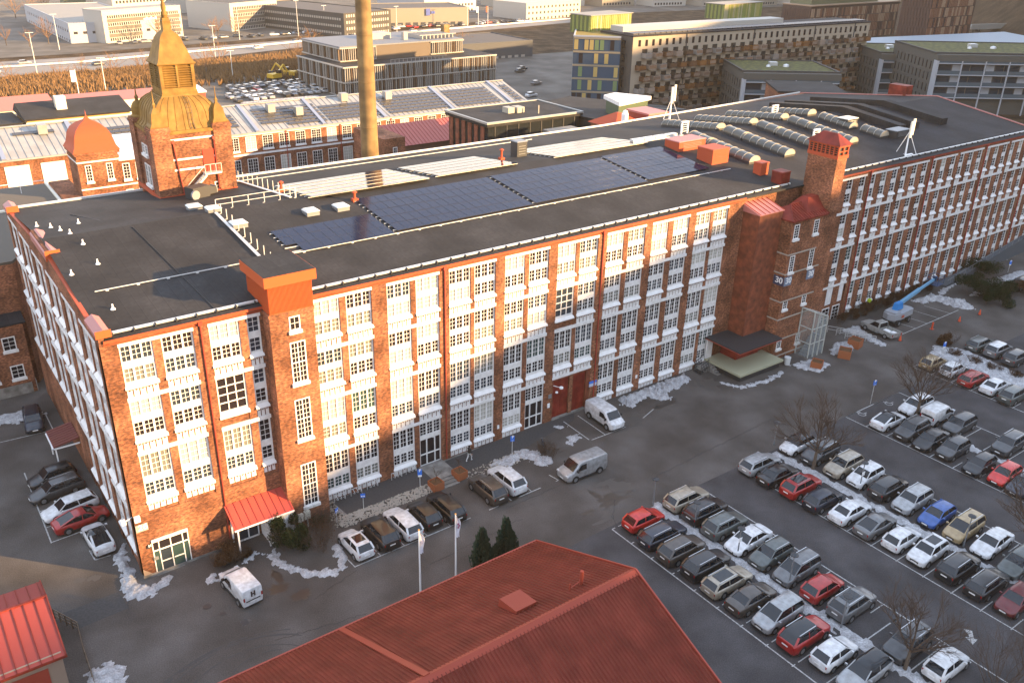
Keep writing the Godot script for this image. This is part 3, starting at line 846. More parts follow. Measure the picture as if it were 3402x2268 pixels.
	part("canopy_edge", ce.mesh(), MAT["pipe_red"], cn)
	var un := MB.new()
	un.bx(2.9, 2.16, 0.1, 7.0, 4.75, 2.6)
	part("gate_box", un.mesh(), MAT["red_metal"], cn)
	var po := MB.new()
	po.bx(0.1, 2.16, 0.15, 1.1, 4.75, 0.3)
	part("white_door", po.mesh(), MAT["white_paint"], cn)
	# glazed stair at the foot
	var gs := thing("glazed_stairwell", "grey framed glass stair enclosure leaning on the stair tower", "stairwell", Vector3(79.1, 0, 4.1))
	var gf := MB.new(); var gg := MB.new()
	var H := 7.4; var H2 := 6.2
	for q in [Vector3(0, H, 1.9), Vector3(0.95, H - 0.4, 1.9), Vector3(1.9, H - 0.85, 1.9), Vector3(2.9, H2 - 0.1, 1.9), Vector3(0, H, 0), Vector3(2.9, H2, 0)]:
		gf.bx(q.x - 0.06, 0.9, q.z - 0.06, q.x + 0.06, q.y, q.z + 0.06)
	for y in [1.0, 3.0, 5.0]: gf.bx(0, y, 1.85, 2.9, y + 0.09, 1.95)
	for y in [1.0, 3.0, 5.0]: gf.bx(-0.05, y, 0, 0.05, y + 0.09, 1.9)
	gf.bar(Vector3(0, H, 1.9), Vector3(2.9, H2, 1.9), 0.14); gf.bar(Vector3(0, H, 0), Vector3(2.9, H2, 0), 0.14); gf.bar(Vector3(0, H, 0), Vector3(0, H, 1.9), 0.14); gf.bar(Vector3(2.9, H2, 0), Vector3(2.9, H2, 1.9), 0.14)
	part("frame", gf.mesh(), mat("pale_frame", L(0.42, 0.42, 0.38), 0.5), gs)
	gg.quad(Vector3(0, 1, 1.9), Vector3(2.9, 1, 1.9), Vector3(2.9, H2, 1.9), Vector3(0, H, 1.9))
	gg.quad(Vector3(0, 1, 0), Vector3(0, 1, 1.9), Vector3(0, H, 1.9), Vector3(0, H, 0))
	gg.quad(Vector3(0, H, 1.9), Vector3(2.9, H2, 1.9), Vector3(2.9, H2, 0), Vector3(0, H, 0))
	gg.quad(Vector3(2.9, 1, 1.9), Vector3(2.9, 1, 0), Vector3(2.9, H2, 0), Vector3(2.9, H2, 1.9))
	var gm := mat("clear_glass", Color(0.75, 0.80, 0.80, 0.22), 0.05)
	gm.transparency = BaseMaterial3D.TRANSPARENCY_ALPHA
	part("pane", gg.mesh(), gm, gs)
	var inn2 := MB.new()
	for i in 9: inn2.bx(0.3 + i * 0.25, 1.0, 0.3, 0.55 + i * 0.25, 1.2 + i * 0.3, 1.5)
	part("stairs", inn2.mesh(), MAT["grey_metal"], gs)

func entrance_canopy() -> void:
	var o := thing("entrance_canopy", "red sheet metal entrance canopy with white slatted wind screen", "canopy", Vector3(7.3, 0, 0))
	var m := MB.new()
	m.hexa([Vector3(-0.15, 3.25, 2.25), Vector3(5.15, 3.25, 2.25), Vector3(5.15, 4.4, 0.02), Vector3(-0.15, 4.4, 0.02), Vector3(-0.15, 3.32, 2.25), Vector3(5.15, 3.32, 2.25), Vector3(5.15, 4.47, 0.02), Vector3(-0.15, 4.47, 0.02)])
	var r := part("roof", m.mesh(), mat("canopy_red", L(0.42, 0.055, 0.035), 0.5), o)
	var s := MB.new()
	for i in 9: s.bar(Vector3(0.05 + i * 0.62, 3.34, 2.24), Vector3(0.05 + i * 0.62, 4.50, 0.04), 0.035, 0.06)
	part("seam", s.mesh(), MAT["pipe_red"], r)
	var g := MB.new()
	g.bx(-0.15, 3.12, 2.2, 5.15, 3.25, 2.32)
	part("gutter", g.mesh(), MAT["white_clean"], o)
	for p in [Vector2(0.15, 2.1), Vector2(0.1, 0.7), Vector2(5.05, 2.1), Vector2(2.8, 2.1)]:
		var q := MB.new()
		q.bx(p.x - 0.06, 0.15, p.y - 0.06, p.x + 0.06, 3.2, p.y + 0.06)
		part("post", q.mesh(), MAT["white_clean"], o)
	for k in 4:
		var w := MB.new()
		var x := 2.86 + k * 0.55
		w.bx(x, 0.45, 2.06, x + 0.05, 3.1, 2.16)
		for j in 20: w.bx(x + 0.05, 0.5 + j * 0.13, 2.09, x + 0.55, 0.59 + j * 0.13, 2.13)
		part("slat_screen", w.mesh(), MAT["white_clean"], o)
	for j in 3:
		var w := MB.new()
		w.bx(2.80, 0.45, 0.1 + j * 0.65, 2.84, 3.1, 0.7 + j * 0.65)
		part("side_screen", w.mesh(), MAT["white_clean"], o)
	var d := MB.new()
	d.bx(0.7, 0.3, 0.0, 0.8, 2.7, 0.1); d.bx(1.6, 0.3, 0.0, 1.7, 2.7, 0.1); d.bx(2.5, 0.3, 0.0, 2.6, 2.7, 0.1); d.bx(0.7, 2.6, 0.0, 2.6, 2.72, 0.1); d.bx(0.7, 0.3, 0.0, 2.6, 0.45, 0.1)
	var dr := part("door", d.mesh(), MAT["white_clean"], o)
	var pn := MB.new()
	pn.quad(Vector3(0.75, 0.35, 0.05), Vector3(2.55, 0.35, 0.05), Vector3(2.55, 2.65, 0.05), Vector3(0.75, 2.65, 0.05))
	part("pane", pn.mesh(), MAT["pane_blue"], dr)

# ---------------------------------------------------------------- things on the roofs
func slope_basis(back: bool) -> Basis:
	var dz := Vector3(0, -2.15 / 19.62, 1).normalized() if not back else Vector3(0, 2.4 / 19.7, 1).normalized()
	return Basis(Vector3.RIGHT, dz.cross(Vector3.RIGHT).normalized(), dz)

func solar_array(label: String, x: float, z: float, cols: int, rows: int, back := false, px := 1.03, pz := 1.76, skip_first := 0) -> void:
	var y := rfy(z) if not back else rby(z)
	var o := thing("solar_array", label, "solar panels", Vector3(x, y + 0.13, z), 0, "solar arrays on the factory roof")
	o.basis = slope_basis(back)
	if not CACHE.has("panel"):
		var m := MB.new()
		m.bx(0.012, 0.0, 0.012, px - 0.012, 0.035, pz - 0.012)
		var g := MB.new()
		g.bx(0.035, 0.035, 0.035, px - 0.035, 0.041, pz - 0.035)
		for i in 1: g.bx(0.03, 0.041, pz * 0.5 - 0.008, px - 0.03, 0.0425, pz * 0.5 + 0.008)
		CACHE["panel"] = [m.mesh(), g.mesh()]
	for i in cols:
		for j in rows:
			if i < skip_first and j == rows - 1: continue
			var p := part("solar_panel", CACHE["panel"][0], MAT["solar_frame"], o, Transform3D(Basis(Vector3.RIGHT, rng.randf_range(-0.004, 0.004)), Vector3(i * px, 0, j * pz)))
			part("glass", CACHE["panel"][1], MAT["solar_glass"], p)
	var r := MB.new()
	for j in rows:
		r.bx(-0.25, -0.1, j * pz + 0.35, cols * px + 0.1, -0.03, j * pz + 0.42)
		r.bx(-0.25, -0.1, j * pz + 1.3, cols * px + 0.1, -0.03, j * pz + 1.37)
	part("mounting_rail", r.mesh(), MAT["galv"], o)

func skylight(label: String, x: float, z: float, w := 1.3, d := 1.1, domed := true) -> void:
	var y := rfy(z) if z > -19.5 else rby(z)
	var o := thing("roof_skylight", label, "skylight", Vector3(x, y, z), 0, "small white skylights on the factory roof")
	var m := MB.new()
	m.bx(-w / 2, -0.1, -d / 2, w / 2, 0.35, d / 2)
	part("curb", m.mesh(), MAT["grey_metal"], o)
	var t := MB.new()
	t.hexa([Vector3(-w / 2 - 0.06, 0.35, d / 2 + 0.06), Vector3(w / 2 + 0.06, 0.35, d / 2 + 0.06), Vector3(w / 2 + 0.06, 0.35, -d / 2 - 0.06), Vector3(-w / 2 - 0.06, 0.35, -d / 2 - 0.06),
		Vector3(-w / 2 + 0.1, 0.5, d / 2 - 0.1), Vector3(w / 2 - 0.1, 0.5, d / 2 - 0.1), Vector3(w / 2 - 0.1, 0.5, -d / 2 + 0.1), Vector3(-w / 2 + 0.1, 0.5, -d / 2 + 0.1)])
	part("cover", t.mesh(), mat("skylight_white", L(0.62, 0.62, 0.58), 0.3), o)

func barrel_vault(label: String, x: float, z0: float, z1: float, back: bool) -> void:
	var r := 1.05
	var y0 := rfy(z0) if not back else rby(z0)
	var y1 := rfy(z1) if not back else rby(z1)
	var o := thing("barrel_skylight", label, "skylight", Vector3(x, 0, 0), 0, "barrel vaulted skylights on the wing roof")
	var sk := MB.new()
	sk.hexa([Vector3(-r, y1 - 0.1, z1), Vector3(r, y1 - 0.1, z1), Vector3(r, y0 - 0.1, z0), Vector3(-r, y0 - 0.1, z0), Vector3(-r, y1 + 0.3, z1), Vector3(r, y1 + 0.3, z1), Vector3(r, y0 + 0.3, z0), Vector3(-r, y0 + 0.3, z0)])
	part("curb", sk.mesh(), MAT["dark_metal"], o)
	var n := maxi(2, int(absf(z1 - z0) / 1.1))
	var gl := MB.new()
	for i in 8:
		var t0 := PI * i / 8.0; var t1 := PI * (i + 1) / 8.0
		var a := Vector3(cos(t0) * r, sin(t0) * 0.72 + 0.3, 0); var b := Vector3(cos(t1) * r, sin(t1) * 0.72 + 0.3, 0)
		var na := Vector3(cos(t0), sin(t0), 0); var nb := Vector3(cos(t1), sin(t1), 0)
		var A0 := a + Vector3(0, y0, z0); var B0 := b + Vector3(0, y0, z0); var A1 := a + Vector3(0, y1, z1); var B1 := b + Vector3(0, y1, z1)
		gl.tris(A0, B0, B1, na, nb, nb); gl.tris(A0, B1, A1, na, nb, na)
	part("glazing", gl.mesh(), mat("vault_grey", L(0.085, 0.08, 0.066), 0.25), o)
	var en := MB.new()
	for i in 8:
		var t0 := PI * i / 8.0; var t1 := PI * (i + 1) / 8.0
		en.tri(Vector3(0, y1 + 0.3, z1 + 0.02), Vector3(cos(t0) * r, sin(t0) * 0.72 + 0.3 + y1, z1 + 0.02), Vector3(cos(t1) * r, sin(t1) * 0.72 + 0.3 + y1, z1 + 0.02))
		en.tri(Vector3(0, y0 + 0.3, z0 - 0.02), Vector3(cos(t1) * r, sin(t1) * 0.72 + 0.3 + y0, z0 - 0.02), Vector3(cos(t0) * r, sin(t0) * 0.72 + 0.3 + y0, z0 - 0.02))
	part("end_pane", en.mesh(), mat("vault_end", L(0.38, 0.34, 0.26), 0.5), o)
	var rib := MB.new()
	for k in n + 1:
		var zz := lerpf(z0, z1, float(k) / n); var yy := lerpf(y0, y1, float(k) / n)
		for i in 8:
			var t0 := PI * i / 8.0; var t1 := PI * (i + 1) / 8.0
			rib.bar(Vector3(cos(t0) * (r + 0.02), sin(t0) * 0.74 + 0.3 + yy, zz), Vector3(cos(t1) * (r + 0.02), sin(t1) * 0.74 + 0.3 + yy, zz), 0.09, 0.05)
	part("rib", rib.mesh(), mat("rib_pale", L(0.30, 0.28, 0.24), 0.5), o)

func roof_box(called: String, label: String, cat: String, a: Vector3, b: Vector3, m: Material, lid: Material, over := 0.08) -> Node3D:
	var o := thing(called, label, cat, Vector3((a.x + b.x) / 2, a.y, (a.z + b.z) / 2))
	var hx := (b.x - a.x) / 2; var hz := (b.z - a.z) / 2; var h := b.y - a.y
	var m1 := MB.new()
	m1.bx(-hx, -0.3, -hz, hx, h - 0.1, hz)
	part("casing", m1.mesh(), m, o)
	var m2 := MB.new()
	m2.hexa([Vector3(-hx - over, h - 0.1, hz + over), Vector3(hx + over, h - 0.1, hz + over), Vector3(hx + over, h - 0.1, -hz - over), Vector3(-hx - over, h - 0.1, -hz - over), Vector3(-hx, h, hz), Vector3(hx, h, hz), Vector3(hx, h, -hz), Vector3(-hx, h, -hz)])
	part("lid", m2.mesh(), lid, o)
	var g := MB.new()
	for i in 4: g.bx(-hx * 0.7, h * (0.2 + 0.16 * i), hz - 0.01, hx * 0.7, h * (0.2 + 0.16 * i) + 0.05, hz + 0.03)
	part("grille", g.mesh(), lid, o)
	return o

func railing(label: String, pts: Array, h: float, rails: int, step: float) -> void:
	var o := thing("roof_railing", label, "railing", pts[0])
	var posts := MB.new(); var bars := MB.new()
	var org: Vector3 = pts[0]
	for i in pts.size() - 1:
		var a: Vector3 = pts[i] - org; var b: Vector3 = pts[i + 1] - org
		var n := maxi(1, int((b - a).length() / step))
		for k in n + 1:
			var p := a.lerp(b, float(k) / n)
			posts.bar(p + Vector3(0, -0.05, 0), p + Vector3(0.001, h, 0), 0.06)
			posts.bx(p.x - 0.2, p.y - 0.05, p.z - 0.03, p.x + 0.03, p.y + 0.04, p.z + 0.03)
		for r in rails:
			var y := h * (1.0 - 0.5 * r)
			bars.bar(a + Vector3(0, y, 0), b + Vector3(0, y, 0), 0.05)
	part("post", posts.mesh(), MAT["galv"], o)
	if rails > 0: part("rail", bars.mesh(), MAT["galv"], o)

func antenna(label: String, x: float, z: float, h: float) -> void:
	var y := rfy(z) if z > -19.5 else rby(z)
	var o := thing("antenna_mast", label, "antenna", Vector3(x, y, z))
	var m := MB.new()
	m.bar(Vector3(0, 0, 0), Vector3(0, h, 0), 0.12)
	for a in [Vector3(1.3, 0, 0.9), Vector3(-1.3, 0, 0.9), Vector3(0, 0, -1.4)]:
		m.bar(a, Vector3(0, h * 0.72, 0), 0.07); m.bar(a, Vector3.ZERO, 0.1, 0.06)
	m.bar(Vector3(-0.8, 0.08, 0.5), Vector3(0.9, 0.08, 0.5), 0.25, 0.15)
	part("frame", m.mesh(), MAT["white_clean"], o)
	for q in [Vector3(-0.35, h * 0.55, 0.35), Vector3(0.5, h * 0.6, 0.1)]:
		var p := MB.new()
		p.bx(q.x - 0.18, q.y, q.z - 0.1, q.x + 0.18, q.y + h * 0.5, q.z + 0.1)
		part("panel_antenna", p.mesh(), mat("cream", L(0.70, 0.66, 0.55), 0.5), o)

func roof_things() -> void:
	solar_array("small stepped dark solar array at the front left of the roof", 18.4, -12.7, 10, 3, false, 1.03, 1.73, 1)
	solar_array("large dark solar array beside the patch of snow on the roof", 29.2, -16.7, 16, 5)
	solar_array("middle one of the three large dark solar arrays on the front slope", 46.2, -16.9, 16, 5)
	solar_array("dark solar array nearest the red roof boxes on the front slope", 63.2, -17.3, 10, 5)
	solar_array("pale shining solar array nearest the ochre clock tower", 25.2, -28.4, 14, 5, true, 1.0, 2.1)
	solar_array("pale shining solar array in the middle of the rear slope", 40.6, -28.2, 11, 5, true, 1.0, 1.95)
	solar_array("pale shining solar array on the rear slope nearest the vent box", 57.6, -28.2, 15, 5, true, 1.03, 1.9)
	skylight("white skylight nearest the dark ventilation box", 14.6, -22.6)
	skylight("white skylight at the corner of the roof railing", 15.6, -19.9)
	skylight("white skylight halfway along the railed walkway", 16.4, -15.4, 1.4, 1.2)
	skylight("white skylight between the small solar array and the railing", 23.7, -15.4, 1.3, 1.3)
	skylight("white skylight beside the patch of snow", 26.9, -15.3, 1.3, 1.3)
	var d := thing("ventilation_unit", "dark boxy ventilation unit at the foot of the clock tower", "ventilation unit", Vector3(17.5, rby(-29.4), -29.4), 0.35)
	var vm := MB.new()
	vm.bx(-1.5, -0.2, -0.7, 0.6, 1.25, 0.7)
	vm.hexa([Vector3(0.6, 0.2, 0.6), Vector3(1.6, 0.2, 0.6), Vector3(1.6, 0.2, -0.6), Vector3(0.6, 0.2, -0.6), Vector3(0.6, 1.2, 0.6), Vector3(1.6, 0.8, 0.6), Vector3(1.6, 0.8, -0.6), Vector3(0.6, 1.2, -0.6)])
	part("casing", vm.mesh(), MAT["dark_metal"], d)
	var vd := MB.new()
	vd.tube(Vector3(-1.4, 0.6, 0.75), Vector3(-1.4, 0.6, 1.0), 0.5, 0.5, 12); vd.bx(1.6, 0.2, -0.5, 1.75, 0.9, 0.5)
	part("duct", vd.mesh(), MAT["grey_metal"], d)
	railing("white railing of posts along the rear part of the roof walkway", [Vector3(24.3, rby(-37.0), -37.0), Vector3(24.2, rby(-20.0), -20.0)], 1.1, 0, 1.5)
	railing("white two bar railing across the roof beside the skylights", [Vector3(24.2, rby(-20.2), -20.2), Vector3(16.0, rby(-20.2), -20.2)], 1.05, 2, 1.6)
	railing("white posts of the walkway down the front slope", [Vector3(16.0, rfy(-18.8), -18.8), Vector3(16.0, rfy(-6.8), -6.8)], 1.0, 0, 1.35)
	var wk := MB.new()
	wk.bar(Vector3(15.5, rfy(-18.9) + 0.15, -18.9), Vector3(15.5, rfy(-6.2) + 0.15, -6.2), 0.28, 0.08)
	wk.bar(Vector3(23.8, rby(-37.0) + 0.12, -37.0), Vector3(23.7, rby(-20.2) + 0.12, -20.2), 0.3, 0.08)
	solo("roof_walkway", wk.mesh(), MAT["galv"], "narrow grey walkway planks along the roof posts", "walkway")
	for q in [["small red capped vent beside the large solar array", 29.1, -16.6, 0.9], ["small red vent between the pale solar arrays", 52.6, -23.6, 1.2], ["small orange vent at the head of the roof walkway", 24.6, -24.8, 1.0]]:
		var v := thing("roof_vent", q[0], "vent", Vector3(q[1], rfy(q[2]) if q[2] > -19.5 else rby(q[2]), q[2]))
		var m := MB.new()
		m.bx(-0.3, -0.1, -0.3, 0.3, 0.3, 0.3); m.tube(Vector3(0, 0.3, 0), Vector3(0, q[3], 0), 0.14, 0.14, 8)
		part("stack", m.mesh(), MAT["flash_red"], v)
		var c := MB.new()
		c.lathe([[0.3, 0.0], [0.3, 0.05], [0.0, 0.22]], Vector3(0, q[3], 0), 8)
		part("cap", c.mesh(), MAT["flash_red"], v)
	var vb := roof_box("vent_box", "dark square vent box between the pale solar arrays", "vent", Vector3(55.0, rby(-24.3), -25.0), Vector3(56.5, rby(-24.3) + 2.0, -23.6), MAT["dark_metal"], MAT["grey_metal"])
	roof_box("roof_box", "long red sheet metal box beside the last solar array", "ventilation unit", Vector3(74.6, rfy(-16), -17.6), Vector3(79.5, rfy(-16) + 1.2, -15.0), MAT["flash_red"], MAT["flash_pink"])
	roof_box("roof_box", "square red sheet metal box in front of the long one", "ventilation unit", Vector3(75.0, rfy(-11.6), -12.2), Vector3(78.0, rfy(-11.6) + 1.7, -9.6), MAT["flash_red"], MAT["flash_red"])
	roof_box("roof_stack", "small sunlit red stack near the eaves by the brick chimney", "vent", Vector3(78.0, rfy(-4.9), -5.5), Vector3(79.4, rfy(-4.9) + 1.5, -4.3), MAT["flash_red"], MAT["flash_red"])
	roof_box("roof_stack", "small shaded red stack at the eaves by the brick chimney", "vent", Vector3(77.7, rfy(-1.6), -2.4), Vector3(79.3, rfy(-1.6) + 1.5, -0.9), MAT["red_metal"], MAT["red_metal"])
	# barrel vaults of the wing
	var rows := [[81.0, "nearest the red boxes"], [88.0, "second from the red boxes"], [95.0, "third from the red boxes"], [102.0, "fourth from the red boxes"]]
	for i in 4:
		barrel_vault("front part of the barrel skylight row %s" % rows[i][1], rows[i][0], -15.0, -7.8, false)
		barrel_vault("short raised middle part of the barrel skylight row %s" % rows[i][1], rows[i][0], -18.6, -15.4, false)
		if i > 0: barrel_vault("rear part of the barrel skylight row %s" % rows[i][1], rows[i][0], -30.5, -20.0, true)
	barrel_vault("front piece of the barrel skylight row farthest from the red boxes", 108.6, -18.0, -12.5, false)
	barrel_vault("rear piece of the barrel skylight row farthest from the red boxes", 108.6, -29.0, -20.0, true)
	barrel_vault("lone short barrel skylight beside the dark roof ducts", 109.6, -11.3, -7.9, false)
	for i in 3:
		var o := thing("roof_duct", ["long dark duct on the wing roof farthest from the skylights", "long dark duct on the wing roof in the middle of the three", "dark duct on the wing roof nearest the skylights"][i], "duct", Vector3([126.5, 119.5, 115.5][i], 0, 0))
		var m := MB.new()
		var z1: float = [-8.5, -9.0, -8.8][i]
		m.hexa([Vector3(-0.8, rfy(z1) - 0.1, z1), Vector3(0.8, rfy(z1) - 0.1, z1), Vector3(0.8, rfy(-19) - 0.1, -19), Vector3(-0.8, rfy(-19) - 0.1, -19), Vector3(-0.8, rfy(z1) + 1.0, z1), Vector3(0.8, rfy(z1) + 1.0, z1), Vector3(0.8, rfy(-19) + 1.0, -19), Vector3(-0.8, rfy(-19) + 1.0, -19)])
		m.hexa([Vector3(-0.8, rfy(-19) - 0.1, -19.0), Vector3(0.8, rfy(-19) - 0.1, -19.0), Vector3(0.8, rby(-33) - 0.1, -33), Vector3(-0.8, rby(-33) - 0.1, -33), Vector3(-0.8, rfy(-19) + 1.0, -19.0), Vector3(0.8, rfy(-19) + 1.0, -19.0), Vector3(0.8, rby(-33) + 1.0, -33), Vector3(-0.8, rby(-33) + 1.0, -33)])
		part("casing", m.mesh(), MAT["felt"], o)
	roof_box("roof_unit", "dark roof unit with pale lid at the end of the ducts", "ventilation unit", Vector3(110.8, rfy(-8), -8.6), Vector3(114.0, rfy(-8) + 1.1, -6.8), MAT["dark_metal"], MAT["grey_metal"])
	roof_box("roof_unit", "pale topped roof unit among the barrel skylights", "ventilation unit", Vector3(108.0, rfy(-14), -15.0), Vector3(110.5, rfy(-14) + 1.3, -13.2), MAT["dark_metal"], mat("cream", L(0.70, 0.66, 0.55), 0.5))
	for q in [["white framed hatch ladder between the first rows of barrel skylights", 82.8, -22.0], ["white framed hatch ladder beside the middle rows of barrel skylights", 97.6, -11.0], ["white framed hatch ladder behind the barrel skylights", 106.0, -25.0]]:
		var o := thing("ladder_frame", q[0], "ladder", Vector3(q[1], rfy(q[2]) if q[2] > -19.5 else rby(q[2]), q[2]))
		var m := MB.new()
		for s in [-0.6, 0.6]: m.bx(s - 0.1, -0.1, -0.1, s + 0.1, 1.6, 0.1)
		m.bx(-0.7, 1.5, -0.12, 0.7, 1.7, 0.12)
		part("frame", m.mesh(), MAT["white_clean"], o)
		var r := MB.new()
		for i in 4: r.bx(-0.5, 0.3 + i * 0.3, -0.03, 0.5, 0.36 + i * 0.3, 0.03)
		part("rung", r.mesh(), MAT["white_clean"], o)
	antenna("white antenna mast near the eaves of the brick wing", 105.6, -1.9, 4.4)
	antenna("white antenna tripod at the rear edge of the roof", 93.5, -35.2, 5.0)
	snow("thin broken patch of snow on the roof beside the skylights", [Vector2(26.9, -14.6), Vector2(28.2, -14.9), Vector2(28.9, -13.8), Vector2(29.2, -12.6), Vector2(28.4, -12.9), Vector2(27.6, -13.4)], 0.12, 22.9)
	var lamps := thing("roof_lamp_bank", "row of pale pipes at the rear edge near the barrel skylights", "pipework", Vector3(72.0, rby(-21.5), -21.5))
	var lm := MB.new()
	for i in 4: lm.bx(i * 2.1, 0, 0, i * 2.1 + 1.9, 0.5, 0.7)
	lm.bar(Vector3(-1, 0.2, 1.2), Vector3(9.0, 0.2, 1.0), 0.15)
	part("pipe", lm.mesh(), MAT["galv"], lamps)

# ---------------------------------------------------------------- clock tower, chimney stack
func spike(parent: Node, at: Vector3, s: float, onion: bool, m: Material) -> void:
	var b := MB.new()
	if onion:
		b.lathe([[0.98, 0.0], [1.05, 0.10], [0.80, 0.35], [0.85, 0.9], [0.80, 1.3], [0.55, 1.75], [0.22, 2.0], [0.20, 2.25], [0.26, 2.4], [0.10, 2.7], [0.03, 4.1], [0.0, 4.15]], Vector3.ZERO, 12)
	else:
		b.lathe([[1.42, 0.0], [1.42, 0.12], [1.05, 0.45], [0.92, 1.1], [0.82, 1.6], [0.45, 2.05], [0.20, 2.25], [0.18, 2.45], [0.24, 2.6], [0.09, 2.9], [0.03, 4.2], [0.0, 4.25]], Vector3.ZERO, 4, true)
	part("pinnacle", b.mesh(), m, parent, Transform3D(Basis().scaled(Vector3.ONE * s), at))

func clock_tower() -> void:
	var o := thing("clock_tower", "square brick tower with bulging ochre metal roof, louvred lantern and spire", "tower", Vector3(18.1, 0, -36.1))
	var och: Material = MAT["ochre_metal"]
	var hx := 4.2; var hz := 4.2
	var w := MB.new()
	w.bx(-hx + 0.25, 10.0, -hz + 0.25, hx - 0.25, 29.1, hz - 0.25)
	part("wall", w.mesh(), MAT["brick"], o)
	for sx in [-1, 1]:
		for sz in [-1, 1]:
			var p := MB.new()
			var cx: float = sx * (hx - 0.95); var cz: float = sz * (hz - 0.95)
			p.bx(cx - 0.95, 10.0, cz - 0.95, cx + 0.95, 29.7, cz + 0.95)
			p.bx(cx - 1.05, 29.2, cz - 1.05, cx + 1.05, 29.5, cz + 1.05)
			part("corner_turret", p.mesh(), MAT["brick"], o)
			spike(o, Vector3(cx, 29.7, cz), 0.87, sx < 0 and sz < 0, och)
	var tr := MB.new()
	for y in [28.2, 26.1, 25.0]:
		tr.bx(-hx + 0.9, y, hz - 0.26, hx - 0.9, y + 0.2, hz - 0.2)
	part("stone_band", tr.mesh(), MAT["white_paint"], o)
	var fl := MB.new()
	fl.bx(-hx - 0.04, 22.0, -hz - 0.04, hx + 0.04, 22.5, hz + 0.05)
	part("base_flashing", fl.mesh(), MAT["flash_red"], o)
	var ef := MB.new()
	ef.bx(-hx + 0.1, 28.9, -hz + 0.1, hx - 0.1, 29.25, hz - 0.05)
	part("eaves", ef.mesh(), och, o)
	# bulging lower roof: square lathe of half-width * sqrt(2)
	var r2 := sqrt(2.0)
	var pr := []
	for q in [[3.95, 29.2], [3.85, 29.5], [3.55, 29.9], [3.42, 30.5], [3.35, 31.3], [3.15, 32.0], [2.85, 32.6], [2.4, 33.1], [2.05, 33.35], [2.0, 33.5]]: pr.append([q[0] * r2, q[1]])
	var lo := MB.new()
	lo.lathe(pr, Vector3.ZERO, 4, true)
	var lr := part("lower_roof", lo.soft(35.0), och, o, Transform3D(Basis.from_scale(Vector3(1, 0.79, 1)), Vector3(0, 29.1 - 29.2 * 0.79, 0)))
	var dn := Transform3D(Basis(), Vector3(0, -0.93, 0))
	var se := MB.new()
	for k in 8:
		var t := (k - 3.5) / 4.0
		for i in pr.size() - 2:
			var a0: float = pr[i][0] / r2; var a1: float = pr[i + 1][0] / r2
			se.bar(Vector3(t * a0 * 0.95, pr[i][1] + 0.02, a0 + 0.01), Vector3(t * a1 * 0.95, pr[i + 1][1] + 0.02, a1 + 0.01), 0.05, 0.06)
			se.bar(Vector3(-a0 - 0.01, pr[i][1] + 0.02, t * a0 * 0.95), Vector3(-a1 - 0.01, pr[i + 1][1] + 0.02, t * a1 * 0.95), 0.05, 0.06)
	part("seam", se.mesh(), och, lr)
	var lad := MB.new()
	for i in pr.size() - 2:
		var a0: float = pr[i][0] / r2; var a1: float = pr[i + 1][0] / r2
		for s in [0.1, 0.5]: lad.bar(Vector3(s, pr[i][1] + 0.1, a0 + 0.1), Vector3(s, pr[i + 1][1] + 0.1, a1 + 0.1), 0.04)
		lad.bar(Vector3(0.1, pr[i][1] + 0.1, a0 + 0.1), Vector3(0.5, pr[i][1] + 0.1, a0 + 0.1), 0.04)
	part("roof_ladder", lad.mesh(), MAT["dark_metal"], lr)
	# lantern with louvres
	var la := MB.new()
	la.bx(-1.55, 33.4, -1.55, 1.55, 36.5, 1.55)
	la.bx(-1.9, 33.4, -1.9, 1.9, 33.62, 1.9); la.bx(-1.8, 33.62, -1.8, 1.8, 34.15, 1.8)
	for sx in [-1, 1]:
		for sz in [-1, 1]: la.bx(sx * 1.65 - 0.17, 34.1, sz * 1.65 - 0.17, sx * 1.65 + 0.17, 36.5, sz * 1.65 + 0.17)
	la.bx(-0.1, 34.1, 1.5, 0.1, 36.5, 1.80); la.bx(-1.80, 34.1, -0.1, -1.5, 36.5, 0.1)
	part("lantern", la.mesh(), och, o, dn)
	for side in 2:
		for k in 9:
			for h in 2:
				var m := MB.new()
				var y := 34.25 + k * 0.24
				var a := -1.46 if h == 0 else 0.12
				if side == 0: m.hexa([Vector3(a, y, 1.82), Vector3(a + 1.34, y, 1.82), Vector3(a + 1.34, y + 0.13, 1.55), Vector3(a, y + 0.13, 1.55), Vector3(a, y + 0.03, 1.82), Vector3(a + 1.34, y + 0.03, 1.82), Vector3(a + 1.34, y + 0.16, 1.55), Vector3(a, y + 0.16, 1.55)])
				else: m.hexa([Vector3(-1.82, y, a), Vector3(-1.82, y, a + 1.34), Vector3(-1.55, y + 0.13, a + 1.34), Vector3(-1.55, y + 0.13, a), Vector3(-1.82, y + 0.03, a), Vector3(-1.82, y + 0.03, a + 1.34), Vector3(-1.55, y + 0.16, a + 1.34), Vector3(-1.55, y + 0.16, a)])
				part("louvre_slat", m.mesh(), och, o, dn)
	var pu := []
	for q in [[1.95, 36.5], [2.0, 36.62], [1.85, 36.8], [1.66, 37.2], [1.45, 37.9], [1.22, 38.5], [1.10, 39.0], [0.80, 39.45], [0.45, 39.75], [0.40, 39.9], [0.42, 40.7], [0.36, 40.75], [0.34, 41.0]]: pu.append([q[0] * r2, q[1]])
	var up := MB.new()
	up.lathe(pu, Vector3.ZERO, 4, true)
	up.lathe([[0.30, 41.0], [0.36, 41.3], [0.22, 41.7], [0.27, 42.0], [0.14, 42.6], [0.10, 43.4], [0.03, 46.5], [0.0, 46.6]], Vector3.ZERO, 10)
	part("spire", up.soft(30.0), och, o, dn)
	# front face: red door, windows, stair and pipe
	var dm := MB.new()
	dm.bx(0.9, 24.6, hz - 0.3, 2.1, 27.0, hz - 0.17)
